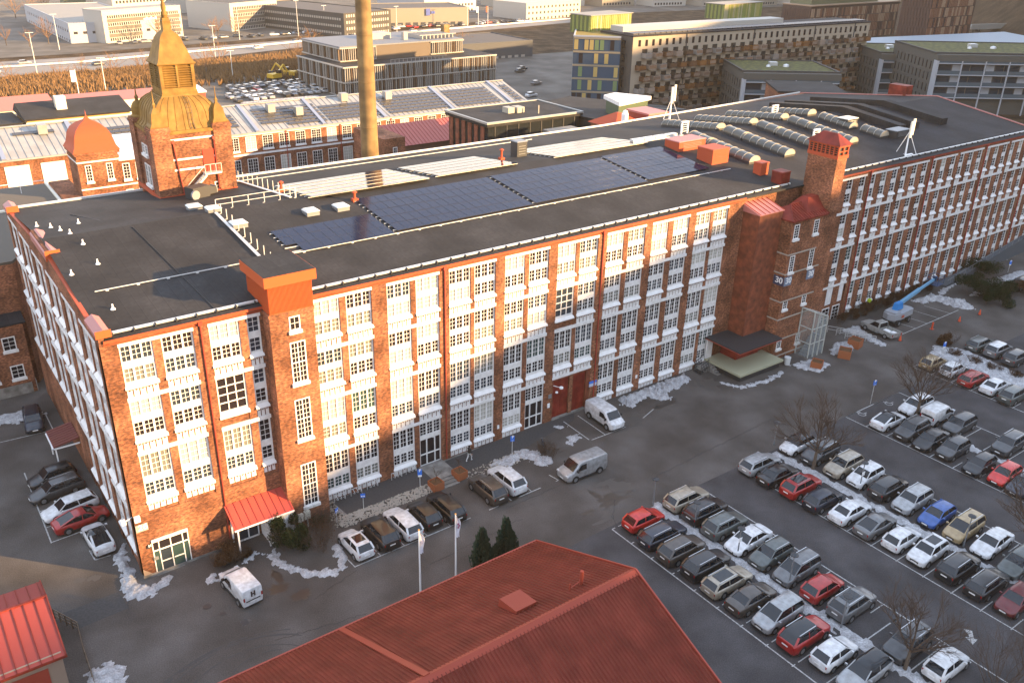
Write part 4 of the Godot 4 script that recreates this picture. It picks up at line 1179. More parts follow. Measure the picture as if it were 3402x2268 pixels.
	part("door", dm.mesh(), mat("door_red", L(0.50, 0.035, 0.015), 0.5), o)
	var lg := MB.new()
	lg.bx(0.7, 24.4, hz - 0.3, 2.5, 24.58, hz + 0.6)
	part("landing", lg.mesh(), MAT["galv"], o)
	for q in [[1.6, 22.0], [2.75, 22.0]]:
		plain_window(o, Transform3D(Basis(), Vector3(q[0] + 0.2, q[1] + 0.1, hz - 0.22)), 0.85, 1.25, 2, 3)
	var b2 := Basis(Vector3(0, 0, 1), Vector3.UP, Vector3(-1, 0, 0))
	for q in [[-0.9, 26.3, 0.85, 1.1], [0.2, 26.3, 0.85, 1.1], [-0.9, 22.9, 0.9, 2.3], [0.2, 22.9, 0.9, 2.3]]:
		plain_window(o, Transform3D(b2, Vector3(-hx + 0.22, q[1], q[0])), q[2], q[3], 2, 3)
	var st := MB.new()
	for i in 12: st.bx(-1.4 + i * 0.18, 22.4 + i * 0.17, hz - 0.1, -1.1 + i * 0.18, 22.45 + i * 0.17, hz + 0.7)
	for z in [hz - 0.05, hz + 0.7]: st.bar(Vector3(-1.5, 22.3, z), Vector3(0.8, 24.4, z), 0.06, 0.2)
	part("steel_stair", st.mesh(), MAT["galv"], o)
	var hr := MB.new()
	hr.bar(Vector3(-1.6, 23.3, hz + 0.7), Vector3(0.7, 25.5, hz + 0.7), 0.05); hr.bar(Vector3(0.7, 25.5, hz + 0.6), Vector3(2.5, 25.5, hz + 0.6), 0.05)
	for i in 4: hr.bar(Vector3(0.7 + i * 0.6, 24.5, hz + 0.6), Vector3(0.7 + i * 0.6, 25.5, hz + 0.6), 0.05)
	hr.bar(Vector3(-1.6, 22.2, hz + 0.7), Vector3(-1.6, 23.3, hz + 0.7), 0.05)
	part("handrail", hr.mesh(), MAT["galv"], o)
	downpipe(o, Vector3(-2.1, 28.3, hz - 0.1), Vector3(-1.6, 22.4, hz - 0.1))
	downpipe(o, Vector3(hx - 1.95, 28.3, hz - 0.1), Vector3(hx - 1.95, 22.4, hz - 0.1))
	downpipe(o, Vector3(-hx + 0.12, 28.6, hz - 2.2), Vector3(-hx + 0.12, 21.8, hz - 2.2))

func smokestack() -> void:
	var o := thing("smokestack", "tall yellow ochre cylindrical chimney stack behind the factory", "chimney", Vector3(46.2, 0, -46.0))
	var m := MB.new()
	m.lathe([[1.30, 0.0], [1.22, 18.0], [1.06, 34.0], [0.92, 52.0], [1.02, 52.4], [1.02, 53.6], [0.8, 53.6]], Vector3.ZERO, 28)
	var sm := mat("stack_ochre", L(0.33, 0.215, 0.085), 0.85); grime(sm, noise_tex(512, 0.006, 0.62, 1.0, 5, 61, 0.04), 1.0 / 11.0)
	part("shaft", m.mesh(), sm, o)
	for y in [24.0, 30.0, 36.0]:
		var r := MB.new()
		var rr := lerpf(1.22, 1.04, (y - 18.0) / 18.0)
		r.lathe([[rr, y], [rr + 0.03, y + 0.02], [rr + 0.03, y + 0.14], [rr - 0.02, y + 0.16]], Vector3.ZERO, 28)
		part("steel_band", r.mesh(), sm, o)

# ---------------------------------------------------------------- vehicles: +x is forward, y up
# L, W, cowl x, hood front h, cowl h, roof front x, roof rear x, rear base x, rear base h, roof h, wheel base, wheel r
const CARS := {
	"hatchback": [4.10, 1.78, 0.98, 0.70, 0.97, 0.25, -1.42, -1.90, 1.00, 1.49, 2.58, 0.31],
	"saloon": [4.75, 1.84, 1.10, 0.68, 0.94, 0.35, -0.95, -1.68, 1.00, 1.45, 2.80, 0.33],
	"estate": [4.80, 1.85, 1.15, 0.70, 0.95, 0.40, -1.85, -2.28, 1.00, 1.49, 2.80, 0.33],
	"suv": [4.60, 1.90, 1.08, 0.86, 1.08, 0.45, -1.68, -2.14, 1.12, 1.66, 2.70, 0.36],
	"minivan": [4.60, 1.84, 1.40, 0.80, 1.02, 0.45, -1.85, -2.20, 1.06, 1.68, 2.75, 0.33],
	"fastback": [4.70, 1.86, 1.25, 0.66, 0.90, 0.35, -0.55, -1.95, 1.02, 1.45, 2.87, 0.34],
	"small_suv": [4.25, 1.82, 1.00, 0.82, 1.04, 0.35, -1.50, -1.95, 1.08, 1.60, 2.60, 0.34]}

func ring(x: float, yb: float, yt: float, hw: float) -> Array:
	var p := []
	var pts := [[hw * 0.90, yb], [hw * 0.99, yb + (yt - yb) * 0.22], [hw, yb + (yt - yb) * 0.55], [hw * 0.965, yt - 0.10], [hw * 0.91, yt - 0.025], [hw * 0.80, yt + 0.008], [hw * 0.4, yt + 0.022]]
	for q in pts: p.append(Vector3(x, q[1], q[0]))
	p.append(Vector3(x, yt + 0.03, 0))
	for i in range(pts.size() - 1, -1, -1): p.append(Vector3(x, pts[i][1], -pts[i][0]))
	return p

func loft(m: MB, rings: Array) -> void:
	for k in rings.size() - 1:
		var a: Array = rings[k]; var b: Array = rings[k + 1]
		for i in a.size() - 1:
			m.quad(a[i], a[i + 1], b[i + 1], b[i]) # first ring in front
	var f: Array = rings[0]; var r: Array = rings[-1]
	for i in range(1, f.size() - 1):
		m.tri(f[0], f[i + 1], f[i]); m.tri(r[0], r[i], r[i + 1])

func car_meshes(kind: String) -> Dictionary:
	if CACHE.has("car_" + kind): return CACHE["car_" + kind]
	var c: Array = CARS[kind]
	var h := float(c[0]) / 2; var w := float(c[1]) / 2
	var body := MB.new()
	var rr := [ring(h, 0.36, c[3] - 0.12, w * 0.66), ring(h - 0.07, 0.26, c[3] - 0.05, w * 0.82), ring(h - 0.28, 0.22, c[3], w * 0.95), ring(h - 0.6, 0.2, c[3] + 0.04, w),
		ring(lerpf(h - 0.6, c[2], 0.5), 0.2, lerpf(c[3] + 0.05, c[4], 0.55), w), ring(c[2], 0.2, c[4], w), ring(0.0, 0.2, c[4] + 0.03, w), ring(c[7] + 0.4, 0.2, c[8], w)]
	if c[7] + h > 0.45: rr.append(ring(c[7], 0.2, c[8], w * 0.99)) # a boot
	rr.append_array([ring(-h + 0.30, 0.22, c[8] - 0.01, w * 0.96), ring(-h + 0.07, 0.27, c[8] - 0.08, w * 0.86), ring(-h, 0.36, c[8] - 0.2, w * 0.72)])
	loft(body, rr)
	# the glass house
	var g := MB.new()
	var bw := w * 0.885; var tw := w * 0.70
	var pw := [Vector3(c[2], c[4] - 0.02, bw * 0.94), Vector3(c[2], c[4] - 0.02, -bw * 0.94), Vector3(c[5], c[9] - 0.035, -tw), Vector3(c[5], c[9] - 0.035, tw)]
	g.quad(pw[0], pw[1], pw[2], pw[3])
	var pr := [Vector3(c[7], c[8] - 0.02, -bw * 0.92), Vector3(c[7], c[8] - 0.02, bw * 0.92), Vector3(c[6], c[9] - 0.045, tw), Vector3(c[6], c[9] - 0.045, -tw)]
	g.quad(pr[0], pr[1], pr[2], pr[3])
	for s in [1.0, -1.0]:
		var a := Vector3(c[2], c[4] - 0.02, s * bw * 0.94); var b := Vector3(0.0, c[4] + 0.01, s * bw); var d := Vector3(c[7], c[8] - 0.02, s * bw * 0.92)
		var e := Vector3(c[6], c[9] - 0.045, s * tw); var f := Vector3(c[5], c[9] - 0.035, s * tw)
		if s > 0:
			g.tri(b, a, f); g.tri(b, f, e); g.tri(d, b, e)
		else:
			g.tri(a, b, f); g.tri(f, b, e); g.tri(b, d, e)
	# roof skin, gently crowned, over the glass
	var roof := MB.new()
	var xs := [c[5] + 0.06, c[5] - 0.25, (c[5] + c[6]) * 0.5, c[6] + 0.3, c[6] - 0.08]
	var ys := [c[9] - 0.055, c[9] - 0.015, c[9], c[9] - 0.018, c[9] - 0.07]
	var prev := []
	for i in 5:
		var cur := []
		for z in [-1.06, -0.96, -0.5, 0.0, 0.5, 0.96, 1.06]:
			var yy: float = ys[i] + (0.025 if absf(z) < 0.6 else (0.01 if absf(z) < 1.0 else -0.055))
			cur.append(Vector3(xs[i], yy, z * tw))
		if i > 0:
			for k in 6: roof.quad(prev[k], cur[k], cur[k + 1], prev[k + 1])
		prev = cur
	# pillars
	var pl := MB.new()
	for s in [1.0, -1.0]:
		pl.bar(pw[0] * Vector3(1, 1, s), pw[3] * Vector3(1, 1, s), 0.075, 0.06)
		pl.bar(Vector3(pr[0].x, pr[0].y, s * bw * 0.92), Vector3(pr[2].x, pr[2].y, s * tw), 0.16, 0.07)
		var mx: float = (c[5] + c[6]) * 0.5 + 0.12
		pl.bar(Vector3(mx - 0.05, c[4], s * (bw + 0.004)), Vector3(mx, c[9] - 0.05, s * (tw + 0.012)), 0.07, 0.03)
	# wheels
	var ty := MB.new(); var ri := MB.new()
	ty.tube(Vector3(0, 0, -0.11), Vector3(0, 0, 0.11), c[11], c[11], 16)
	ri.tube(Vector3(0, 0, 0.10), Vector3(0, 0, 0.118), c[11] * 0.68, c[11] * 0.62, 10)
	var ar := MB.new()
	for x in [c[10] / 2 + 0.05, -c[10] / 2 + 0.05]:
		for s in [1.0, -1.0]: ar.tube(Vector3(x, c[11] + 0.01, s * (w - 0.2)), Vector3(x, c[11] + 0.01, s * (w + 0.006)), c[11] + 0.075, c[11] + 0.075, 16)
	ar.bx(-c[10] / 2 + 0.4, 0.17, -w * 0.98, c[10] / 2 - 0.35, 0.30, w * 0.98)
	ar.bx(h - 0.30, 0.20, -w * 0.80, h - 0.035, 0.40, w * 0.80); ar.bx(h - 0.2, c[3] - 0.34, -w * 0.42, h + 0.004, c[3] - 0.17, w * 0.42)
	ar.bx(-h + 0.035, 0.22, -w * 0.80, -h + 0.3, 0.42, w * 0.80)
	var hl := MB.new()
	hl.hexa([Vector3(h - 0.42, c[3] - 0.16, 0.13), Vector3(h - 0.055, c[3] - 0.22, 0.05), Vector3(h - 0.02, c[3] - 0.22, -0.16), Vector3(h - 0.4, c[3] - 0.16, -0.16), Vector3(h - 0.44, c[3] - 0.01, 0.10), Vector3(h - 0.13, c[3] - 0.07, 0.03), Vector3(h - 0.07, c[3] - 0.08, -0.16), Vector3(h - 0.4, c[3] - 0.0, -0.16)])
	var tl := MB.new()
	tl.bx(-h - 0.005, c[8] - 0.36, -0.12, -h + 0.30, c[8] - 0.16, 0.13)
	var np := MB.new()
	np.bx(-0.01, 0, -0.26, 0.012, 0.11, 0.26)
	var mi := MB.new()
	mi.bx(-0.06, 0, 0, 0.07, 0.13, 0.2)
	var rails := MB.new()
	for s in [1.0, -1.0]: rails.bar(Vector3(c[5] - 0.1, c[9] + 0.03, s * tw * 0.93), Vector3(c[6] + 0.1, c[9] + 0.03, s * tw * 0.93), 0.045, 0.05)
	var line := MB.new()
	for s in [1.0, -1.0]: line.bar(Vector3(c[2] - 0.05, c[4] + 0.02, s * bw * 1.03), Vector3(c[7] + 0.25, c[8] + 0.0, s * bw * 1.03), 0.02, 0.025)
	var pano := MB.new()
	pano.bx(c[6] + 0.35, c[9] + 0.018, -tw * 0.72, c[5] - 0.28, c[9] + 0.034, tw * 0.72)
	var d := {"body": body.soft(38.0), "glass": g.mesh(), "roof": roof.soft(50.0), "pillar": pl.mesh(), "tyre": ty.mesh(), "rim": ri.mesh(), "trim": ar.mesh(), "head": hl.mesh(), "tail": tl.mesh(), "plate": np.mesh(), "mirror": mi.mesh(), "rails": rails.mesh(), "line": line.mesh(), "pano": pano.mesh()}
	CACHE["car_" + kind] = d
	return d

func paint(col: Color) -> StandardMaterial3D:
	var key := "paint_" + col.to_html()
	if not MAT.has(key):
		var m := mat(key, col, 0.38, 0.25 if col.get_luminance() < 0.8 else 0.0, 0.5)
		m.clearcoat_enabled = true; m.clearcoat = 0.7; m.clearcoat_roughness = 0.12
		grime(m, noise_tex(128, 0.03, 0.78, 1.0, 3, 71, 0.02) if not CACHE.has("cargrime") else CACHE["cargrime"], 0.4)
		CACHE["cargrime"] = m.detail_albedo
	return MAT[key]

const COL := {"white": [0.72, 0.73, 0.74], "black": [0.016, 0.016, 0.018], "dark grey": [0.060, 0.062, 0.066], "grey": [0.16, 0.165, 0.17], "silver": [0.38, 0.39, 0.40], "red": [0.42, 0.018, 0.016], "bright red": [0.62, 0.022, 0.014],
	"blue": [0.025, 0.10, 0.36], "tan": [0.42, 0.31, 0.16], "beige": [0.40, 0.35, 0.27], "dark red": [0.15, 0.012, 0.014], "brown": [0.075, 0.062, 0.052], "navy": [0.018, 0.024, 0.042], "greenish grey": [0.10, 0.115, 0.11]}

func carcol(n: String) -> Color:
	var c: Array = COL[n]
	return L(c[0], c[1], c[2])

func car(kind: String, col: String, label: String, at: Vector3, heading: float, group: String, opts := "", called := "parked_car") -> Node3D:
	var key := "proto_%s_%s_%s" % [kind, col, opts]
	var o: Node3D
	if CACHE.has(key):
		o = CACHE[key].duplicate()
		o.name = called
		add_child(o, true)
		o.position = at; o.rotation.y = heading
		tag(o, label, "car", group)
		return o
	o = thing(called, label, "car", at, heading, group)
	var c: Array = CARS[kind]; var d := car_meshes(kind)
	var m := paint(carcol(col))
	var h := float(c[0]) / 2; var w := float(c[1]) / 2
	var b := part("body", d.body, m, o)
	part("lower_trim", d.trim, MAT["trim"], b)
	part("window", d.glass, MAT["car_glass"], o)
	part("roof", d.roof, MAT["car_glass"] if "glassroof" in opts else (paint(carcol("black")) if "blackroof" in opts else (paint(carcol("white")) if "whiteroof" in opts else m)), o)
	part("pillar", d.pillar, m if not "blackroof" in opts else MAT["trim"], o)
	if "pano" in opts: part("sunroof", d.pano, MAT["car_glass"], o)
	if "rails" in opts: part("roof_rail", d.rails, MAT["chrome"], o)
	if "line" in opts: part("window_trim", d.line, MAT["chrome"], o)
	for x in [c[10] / 2 + 0.05, -c[10] / 2 + 0.05]:
		for s in [1.0, -1.0]:
			var wh := part("wheel", d.tyre, MAT["tyre"], o, Transform3D(Basis(Vector3.UP, 0.0 if s > 0 else PI), Vector3(x, c[11], s * (w - 0.095))))
			part("rim", d.rim, MAT["rim"], wh)
	for s in [1.0, -1.0]:
		part("headlight", d.head, MAT["headlight"], o, Transform3D(Basis.from_scale(Vector3(1, 1, s)), Vector3(0, 0, s * w * 0.66)))
		part("tail_light", d.tail, MAT["tail_light"], o, Transform3D(Basis(), Vector3(0.03, 0, s * w * 0.68)))
		part("wing_mirror", d.mirror, m, o, Transform3D(Basis.from_scale(Vector3(1, 1, s)), Vector3(c[2] - 0.28, c[4] + 0.02, s * w * 0.98)))
	part("number_plate", d.plate, MAT["plate"], o, Transform3D(Basis(), Vector3(h + 0.005, 0.42, 0)))
	part("number_plate", d.plate, MAT["plate"], o, Transform3D(Basis(), Vector3(-h - 0.002, c[8] - 0.38, 0)))
	CACHE[key] = o
	return o

# a van: one box from the cowl back. p: L, W, H, cowl x, cowl h, roof front x, wheel base, wheel r
func van(label: String, p: Array, col: String, at: Vector3, heading: float, opts := "") -> Node3D:
	var o := thing("parked_van", label, "van", at, heading)
	var h := float(p[0]) / 2; var w := float(p[1]) / 2
	var m := paint(carcol(col))
	var body := MB.new()
	var hh: float = p[4]
	loft(body, [ring(h, 0.36, hh - 0.32, w * 0.70), ring(h - 0.08, 0.27, hh - 0.22, w * 0.86), ring(h - 0.3, 0.22, hh - 0.13, w * 0.96), ring(lerpf(h, p[3], 0.6), 0.2, hh - 0.05, w), ring(p[3], 0.2, hh, w), ring(p[5], 0.2, p[2] - 0.06, w * 0.93), ring(p[5] - 0.25, 0.2, p[2], w * 0.93), ring(-h + 0.25, 0.2, p[2], w * 0.93), ring(-h + 0.06, 0.24, p[2] - 0.06, w * 0.91), ring(-h, 0.34, p[2] - 0.22, w * 0.87)])
	var b := part("body", body.soft(38.0), m, o)
	var tr := MB.new()
	for x in [p[6] / 2, -p[6] / 2]:
		for s in [1.0, -1.0]: tr.tube(Vector3(x, p[7] + 0.01, s * (w - 0.2)), Vector3(x, p[7] + 0.01, s * (w + 0.006)), p[7] + 0.08, p[7] + 0.08, 16)
	tr.bx(-p[6] / 2 + 0.45, 0.18, -w * 0.985, p[6] / 2 - 0.45, 0.34, w * 0.985); tr.bx(h - 0.3, 0.22, -w * 0.8, h - 0.03, 0.42, w * 0.8); tr.bx(-h + 0.02, 0.22, -w * 0.82, -h + 0.3, 0.46, w * 0.82)
	part("lower_trim", tr.mesh(), MAT["trim"], b)
	# glass a little proud of the skin
	var g := MB.new()
	var ww := w * 0.80
	var up := Vector3(p[3] - p[5], 0, 0)
	var a0 := Vector3(p[3] - 0.05, hh + 0.06, ww); var a1 := Vector3(p[3] - 0.05, hh + 0.06, -ww)
	var t0 := Vector3(p[5] + 0.14, p[2] - 0.10, -ww * 0.94); var t1 := Vector3(p[5] + 0.14, p[2] - 0.10, ww * 0.94)
	var n := (a1 - a0).cross(t1 - a0).normalized() * 0.045
	g.quad(a0 + n, a1 + n, t0 + n, t1 + n)
	part("windscreen", g.mesh(), MAT["car_glass"], o)
	for s in [1.0, -1.0]:
		var sg := MB.new()
		var zb: float = w * 0.985 * s; var zt: float = w * 0.945 * s
		var q := [Vector3(p[3] - 0.35, hh + 0.0, zb), Vector3(p[5] - 0.75, hh + 0.0, zb), Vector3(p[5] - 0.75, p[2] - 0.22, zt), Vector3(p[5] - 0.12, p[2] - 0.22, zt)]
		if s > 0: sg.quad(q[1], q[0], q[3], q[2])
		else: sg.quad(q[0], q[1], q[2], q[3])
		part("side_window", sg.mesh(), MAT["car_glass"], o)
		if "glazed" in opts:
			var sr := MB.new()
			for k in 2:
				var xa: float = p[5] - 0.95 - k * 1.3
				var qq := [Vector3(xa, hh, zb * 0.995), Vector3(xa - 1.1, hh, zb * 0.995), Vector3(xa - 1.1, p[2] - 0.22, zt), Vector3(xa, p[2] - 0.22, zt)]
				if s > 0: sr.quad(qq[1], qq[0], qq[3], qq[2])
				else: sr.quad(qq[0], qq[1], qq[2], qq[3])
			part("rear_side_window", sr.mesh(), MAT["car_glass"], o)
	for x in [p[6] / 2, -p[6] / 2]:
		for s in [1.0, -1.0]:
			var ty := MB.new(); var ri := MB.new()
			ty.tube(Vector3(0, 0, -0.11), Vector3(0, 0, 0.11), p[7], p[7], 16); ri.tube(Vector3(0, 0, 0.10), Vector3(0, 0, 0.118), p[7] * 0.68, p[7] * 0.62, 10)
			var wh := part("wheel", ty.mesh(), MAT["tyre"], o, Transform3D(Basis(Vector3.UP, 0.0 if s > 0 else PI), Vector3(x, p[7], s * (w - 0.095))))
			part("rim", ri.mesh(), MAT["rim"], wh)
	for s in [1.0, -1.0]:
		var hl := MB.new(); hl.bx(h - 0.34, hh - 0.34, s * w * 0.72 - 0.16, h - 0.03, hh - 0.19, s * w * 0.72 + 0.16)
		part("headlight", hl.mesh(), MAT["headlight"], o)
		var tl := MB.new(); tl.bx(-h - 0.006, 0.85, s * w * 0.80 - 0.06, -h + 0.18, 1.2, s * w * 0.80 + 0.075)
		part("tail_light", tl.mesh(), MAT["tail_light"], o)
		var mi := MB.new()
		mi.bx(p[3] - 0.5, hh, minf(s * (w - 0.02), s * (w + 0.2)), p[3] - 0.36, hh + 0.22, maxf(s * (w - 0.02), s * (w + 0.2)))
		part("wing_mirror", mi.mesh(), MAT["trim"], o)
	var np := MB.new(); np.bx(-h - 0.012, 0.62, -0.26, -h + 0.01, 0.73, 0.26)
	part("number_plate", np.mesh(), MAT["plate"], o)
	var np2 := MB.new(); np2.bx(h - 0.01, 0.42, -0.26, h + 0.012, 0.53, 0.26)
	part("number_plate", np2.mesh(), MAT["plate"], o)
	if "seams" in opts:
		var se := MB.new()
		for k in 6: se.bar(Vector3(p[5] - 0.5, p[2] + 0.035, -w * 0.6 + k * w * 0.24), Vector3(-h + 0.4, p[2] + 0.035, -w * 0.6 + k * w * 0.24), 0.04, 0.02)
		part("roof_rib", se.mesh(), m, o)
	if "rearglass" in opts:
		var rg := MB.new(); rg.quad(Vector3(-h - 0.015, hh, -ww * 0.9), Vector3(-h - 0.015, hh, ww * 0.9), Vector3(-h + 0.02, p[2] - 0.3, ww * 0.85), Vector3(-h + 0.02, p[2] - 0.3, -ww * 0.85))
		part("rear_window", rg.mesh(), MAT["car_glass"], o)
	if "badge" in opts: # dark striped H marks on the side and the rear doors
		for bq in [Transform3D(Basis(Vector3(0, 0, 1), Vector3.UP, Vector3(-1, 0, 0)), Vector3(-h - 0.012, 1.1, -0.16)), Transform3D(Basis(Vector3(-1, 0, 0), Vector3.UP, Vector3(0, 0, -1)), Vector3(0.15, 0.95, -w * 0.98)), Transform3D(Basis(), Vector3(-0.2, 0.95, w * 0.98))]:
			var e := MB.new()
			for k in 2: e.bx(k * 0.26, 0, 0, k * 0.26 + 0.12, 0.5, 0.02)
			e.bx(0.12, 0.2, 0, 0.26, 0.3, 0.02)
			part("emblem", e.mesh(), mat("emblem_dark", L(0.035, 0.02, 0.02), 0.5), o, bq)
		var bt := MB.new(); bt.bx(-h - 0.02, 0.72, -0.6, -h + 0.02, 0.82, 0.6)
		part("rear_bar", bt.mesh(), MAT["trim"], o)
	return o

func lot_cars() -> void:
	# [row name, x, places: z, kind, colour, nose to +x?, options, what tells it apart]
	var G := "cars in the big car park"
	var E := 0.0
	var W := PI
	var A := "in the row nearest the red roof"
	var B := "in the second row from the red roof"
	var Cc := "in the third row from the red roof"
	var D := "in the fourth row from the red roof"
	var F := "in the fifth row, beyond the lane"
	var H := "in the sixth row, behind the tree"
	var K := "in the row by the planted snow bank"
	var list := [
		[38.3, 19.1, "hatchback", "bright red", E, "", "small bright red hatchback, the car nearest the road " + A],
		[38.2, 21.6, "estate", "navy", E, "rails", "black estate car beside the small bright red hatchback"],
		[38.0, 24.05, "suv", "brown", E, "rails", "dark brown car with roof rails, third from the road " + A],
		[38.3, 26.6, "suv", "black", E, "rails line", "black car with bright window trim, fourth from the road " + A],
		[38.2, 29.0, "estate", "beige", E, "pano rails", "greenish beige estate with dark glass roof panel " + A],
		[38.25, 31.45, "saloon", "brown", E, "line", "dark brown saloon between the beige estate and the silver minivan"],
		[38.5, 33.9, "minivan", "silver", W, "", "silver minivan with its nose to the lane " + A],
		[38.4, 36.4, "suv", "red", E, "glassroof rails", "red car with black glass roof between silver minivan and white hatchback"],
		[38.7, 38.9, "hatchback", "white", E, "", "white hatchback " + A],
		[38.9, 41.3, "estate", "silver", W, "glassroof", "silver grey car with dark roof at the frame edge " + A],
		[43.9, 19.0, "estate", "beige", E, "rails", "pale gold estate car, nearest the road " + B],
		[43.85, 21.4, "suv", "black", E, "rails", "black car beside the pale gold estate " + B],
		[43.7, 23.85, "suv", "greenish grey", E, "rails", "greenish grey car with roof rails, third from the road " + B],
		[43.85, 26.4, "saloon", "white", W, "", "white saloon facing the lamp post with its nose to the snow strip"],
		[43.85, 28.85, "small_suv", "greenish grey", W, "rails", "dark greenish car between the white saloon and the grey minivan"],
		[44.1, 31.35, "minivan", "grey", W, "rails", "grey minivan with its nose to the snow strip, facing the red hatchback row"],
		[44.0, 33.95, "hatchback", "red", E, "", "red hatchback beside the grey minivan " + B],
		[44.3, 36.5, "suv", "grey", E, "pano rails", "dark grey car with roof hatch beside the red hatchback " + B],
		[44.1, 41.5, "suv", "dark grey", W, "rails", "dark grey car behind the bare tree near the painted arrow"],
		[44.5, 44.3, "hatchback", "white", E, "", "white hatchback standing alone by the bare tree at the lower edge"],
		[54.3, 19.0, "estate", "silver", E, "rails line", "silver estate car, nearest the road " + Cc],
		[54.2, 21.3, "saloon", "black", E, "", "black saloon beside the silver estate " + Cc],
		[54.4, 23.85, "suv", "red", E, "pano rails", "red car with roof window, the only red one " + Cc],
		[54.3, 26.4, "small_suv", "navy", E, "", "navy compact car beside the red one " + Cc],
		[54.9, 28.95, "saloon", "white", E, "", "white saloon between the navy compact and the grey fastback"],
		[55.0, 31.5, "fastback", "grey", E, "", "grey fastback car with a long sloping rear window " + Cc],
		[55.2, 34.0, "hatchback", "white", E, "", "white hatchback between the grey fastback and the white car with sunroof"],
		[55.4, 36.35, "small_suv", "white", W, "pano", "white car with dark sunroof and its nose to the lane " + Cc],
		[55.6, 38.95, "suv", "black", E, "rails", "black car beside the white one with sunroof " + Cc],
		[55.7, 41.4, "estate", "black", E, "rails", "black estate car next to the dark red one " + Cc],
		[55.6, 43.8, "hatchback", "dark red", W, "", "dark red car cut by the frame edge " + Cc],
		[60.4, 18.8, "hatchback", "white", W, "blackroof", "white hatchback with a black roof, nearest the road " + D],
		[61.0, 21.2, "suv", "dark grey", W, "rails", "dark grey car right under the bare tree " + D],
		[60.9, 24.0, "suv", "beige", W, "rails", "beige silver car with roof rails " + D],
		[61.1, 26.35, "small_suv", "white", W, "", "white car by the lamp post " + D],
		[61.2, 28.8, "suv", "black", E, "line", "black car with bright window line " + D],
		[61.2, 31.3, "suv", "silver", W, "rails", "silver car between the black and the blue one " + D],
		[61.0, 33.9, "hatchback", "blue", W, "", "bright blue hatchback parked beside the tan minivan"],
		[61.15, 36.35, "minivan", "tan", W, "rails", "tan minivan beside the bright blue hatchback"],
		[61.25, 38.9, "saloon", "white", W, "", "white saloon beside the tan minivan " + D],
		[60.6, 41.6, "estate", "greenish grey", W, "", "greenish grey car behind the bare tree at the right frame edge"],
		[72.8, 21.3, "fastback", "white", E, "glassroof", "white fastback with dark glass roof, nearest the road " + F],
		[73.1, 23.9, "suv", "dark grey", W, "rails", "dark grey car beside the white fastback " + F],
		[72.9, 26.2, "saloon", "black", W, "", "black saloon, third from the road " + F],
		[73.1, 28.55, "small_suv", "dark grey", W, "", "dark grey compact, fourth from the road " + F],
		[72.5, 31.7, "hatchback", "black", W, "", "black hatchback beside the red car " + F],
		[72.9, 34.05, "hatchback", "bright red", W, "", "bright red hatchback " + F],
		[72.9, 36.0, "saloon", "navy", W, "", "navy saloon at the right frame edge " + F],
		[78.5, 21.1, "estate", "white", W, "rails", "white estate car, nearest the road " + H],
		[78.3, 26.3, "suv", "dark grey", W, "", "dark grey car next to the white delivery van " + H],
		[78.9, 31.4, "suv", "dark grey", W, "rails", "dark grey car by the pole, farthest from the road " + H],
		[90.3, 16.2, "hatchback", "tan", E, "", "tan hatchback, nearest the road " + K],
		[90.7, 18.6, "hatchback", "white", E, "", "white hatchback beside the tan one " + K],
		[90.4, 21.3, "estate", "red", E, "", "red estate car " + K],
		[90.7, 23.8, "saloon", "white", E, "", "white saloon beside the red estate " + K],
		[90.2, 26.2, "suv", "greenish grey", E, "", "greenish grey car at the frame edge " + K],
		[100.7, 16.6, "estate", "greenish grey", E, "rails", "greenish grey estate beyond the planted snow bank"],
		[100.8, 18.9, "suv", "grey", E, "whiteroof", "dark car with a white roof beyond the planted snow bank"],
		[100.5, 21.4, "suv", "dark grey", E, "", "dark grey car at the frame edge beyond the planted snow bank"],
		[126.9, 8.7, "estate", "black", W, "", "black car beside the snow at the far right edge"]]
	for q in list:
		car(q[2], q[3], q[6], onto(q[0], q[1]), q[4], G, q[5])
	van("white delivery van beside the bare tree in the car park", [4.4, 1.84, 1.86, 1.45, 1.12, 0.75, 2.75, 0.32], "white", onto(78.4, 23.7), 0.0, "rearglass")
	# along the facade
	var S := "cars on the stalls below the factory terrace"
	var n := PI / 2
	car("hatchback", "white", "white hatchback with dark glass roof panel below the terrace", onto(15.9, 6.9), n + 0.02, S, "pano")
	car("suv", "black", "very dark car with blossom specks, second from the bushes", onto(18.3, 6.85), n, S, "")
	car("estate", "white", "white estate car between two dark cars below the terrace", onto(20.6, 6.8), n, S, "")
	car("hatchback", "black", "short black hatchback beside the white estate", onto(22.8, 6.8), n, S, "")
	car("estate", "black", "black estate car by the planter and the steps", onto(25.0, 7.0), n, S, "")
	car("suv", "brown", "dirty dark car in front of the terrace steps", onto(29.6, 7.1), n, S, "rails")
	car("suv", "white", "white car with black roof stripes by the stony flower bed", onto(31.9, 7.0), n, S, "")
	van("silver grey transport van parked out on the road", [5.0, 1.92, 1.98, 1.75, 1.15, 0.95, 3.0, 0.34], "silver", onto(39.0, 9.7), PI - 0.03, "seams")
	van("white van with rounded nose parked before the red gate", [4.75, 1.96, 1.90, 1.75, 1.12, 0.95, 2.95, 0.35], "white", onto(47.5, 3.4), -PI / 2 - 0.03, "")
	van("white van with striped dark emblems parked by the low hedge", [4.45, 1.88, 1.84, 1.35, 1.12, 0.65, 2.75, 0.32], "white", onto(5.9, 6.2), PI / 2 + 0.10, "badge")
	var Lg := "cars beside the left end wall"
	car("small_suv", "black", "black car at the wall, farthest of the row beside the end wall", onto(-3.2, -19.3), PI + 0.12, Lg, "")
	car("estate", "dark grey", "dark grey estate with bright rails beside the end wall", onto(-3.3, -16.9), PI + 0.12, Lg, "rails line")
	car("estate", "white", "white estate between dark grey and red cars at the end wall", onto(-2.9, -13.2), PI + 0.12, Lg, "")
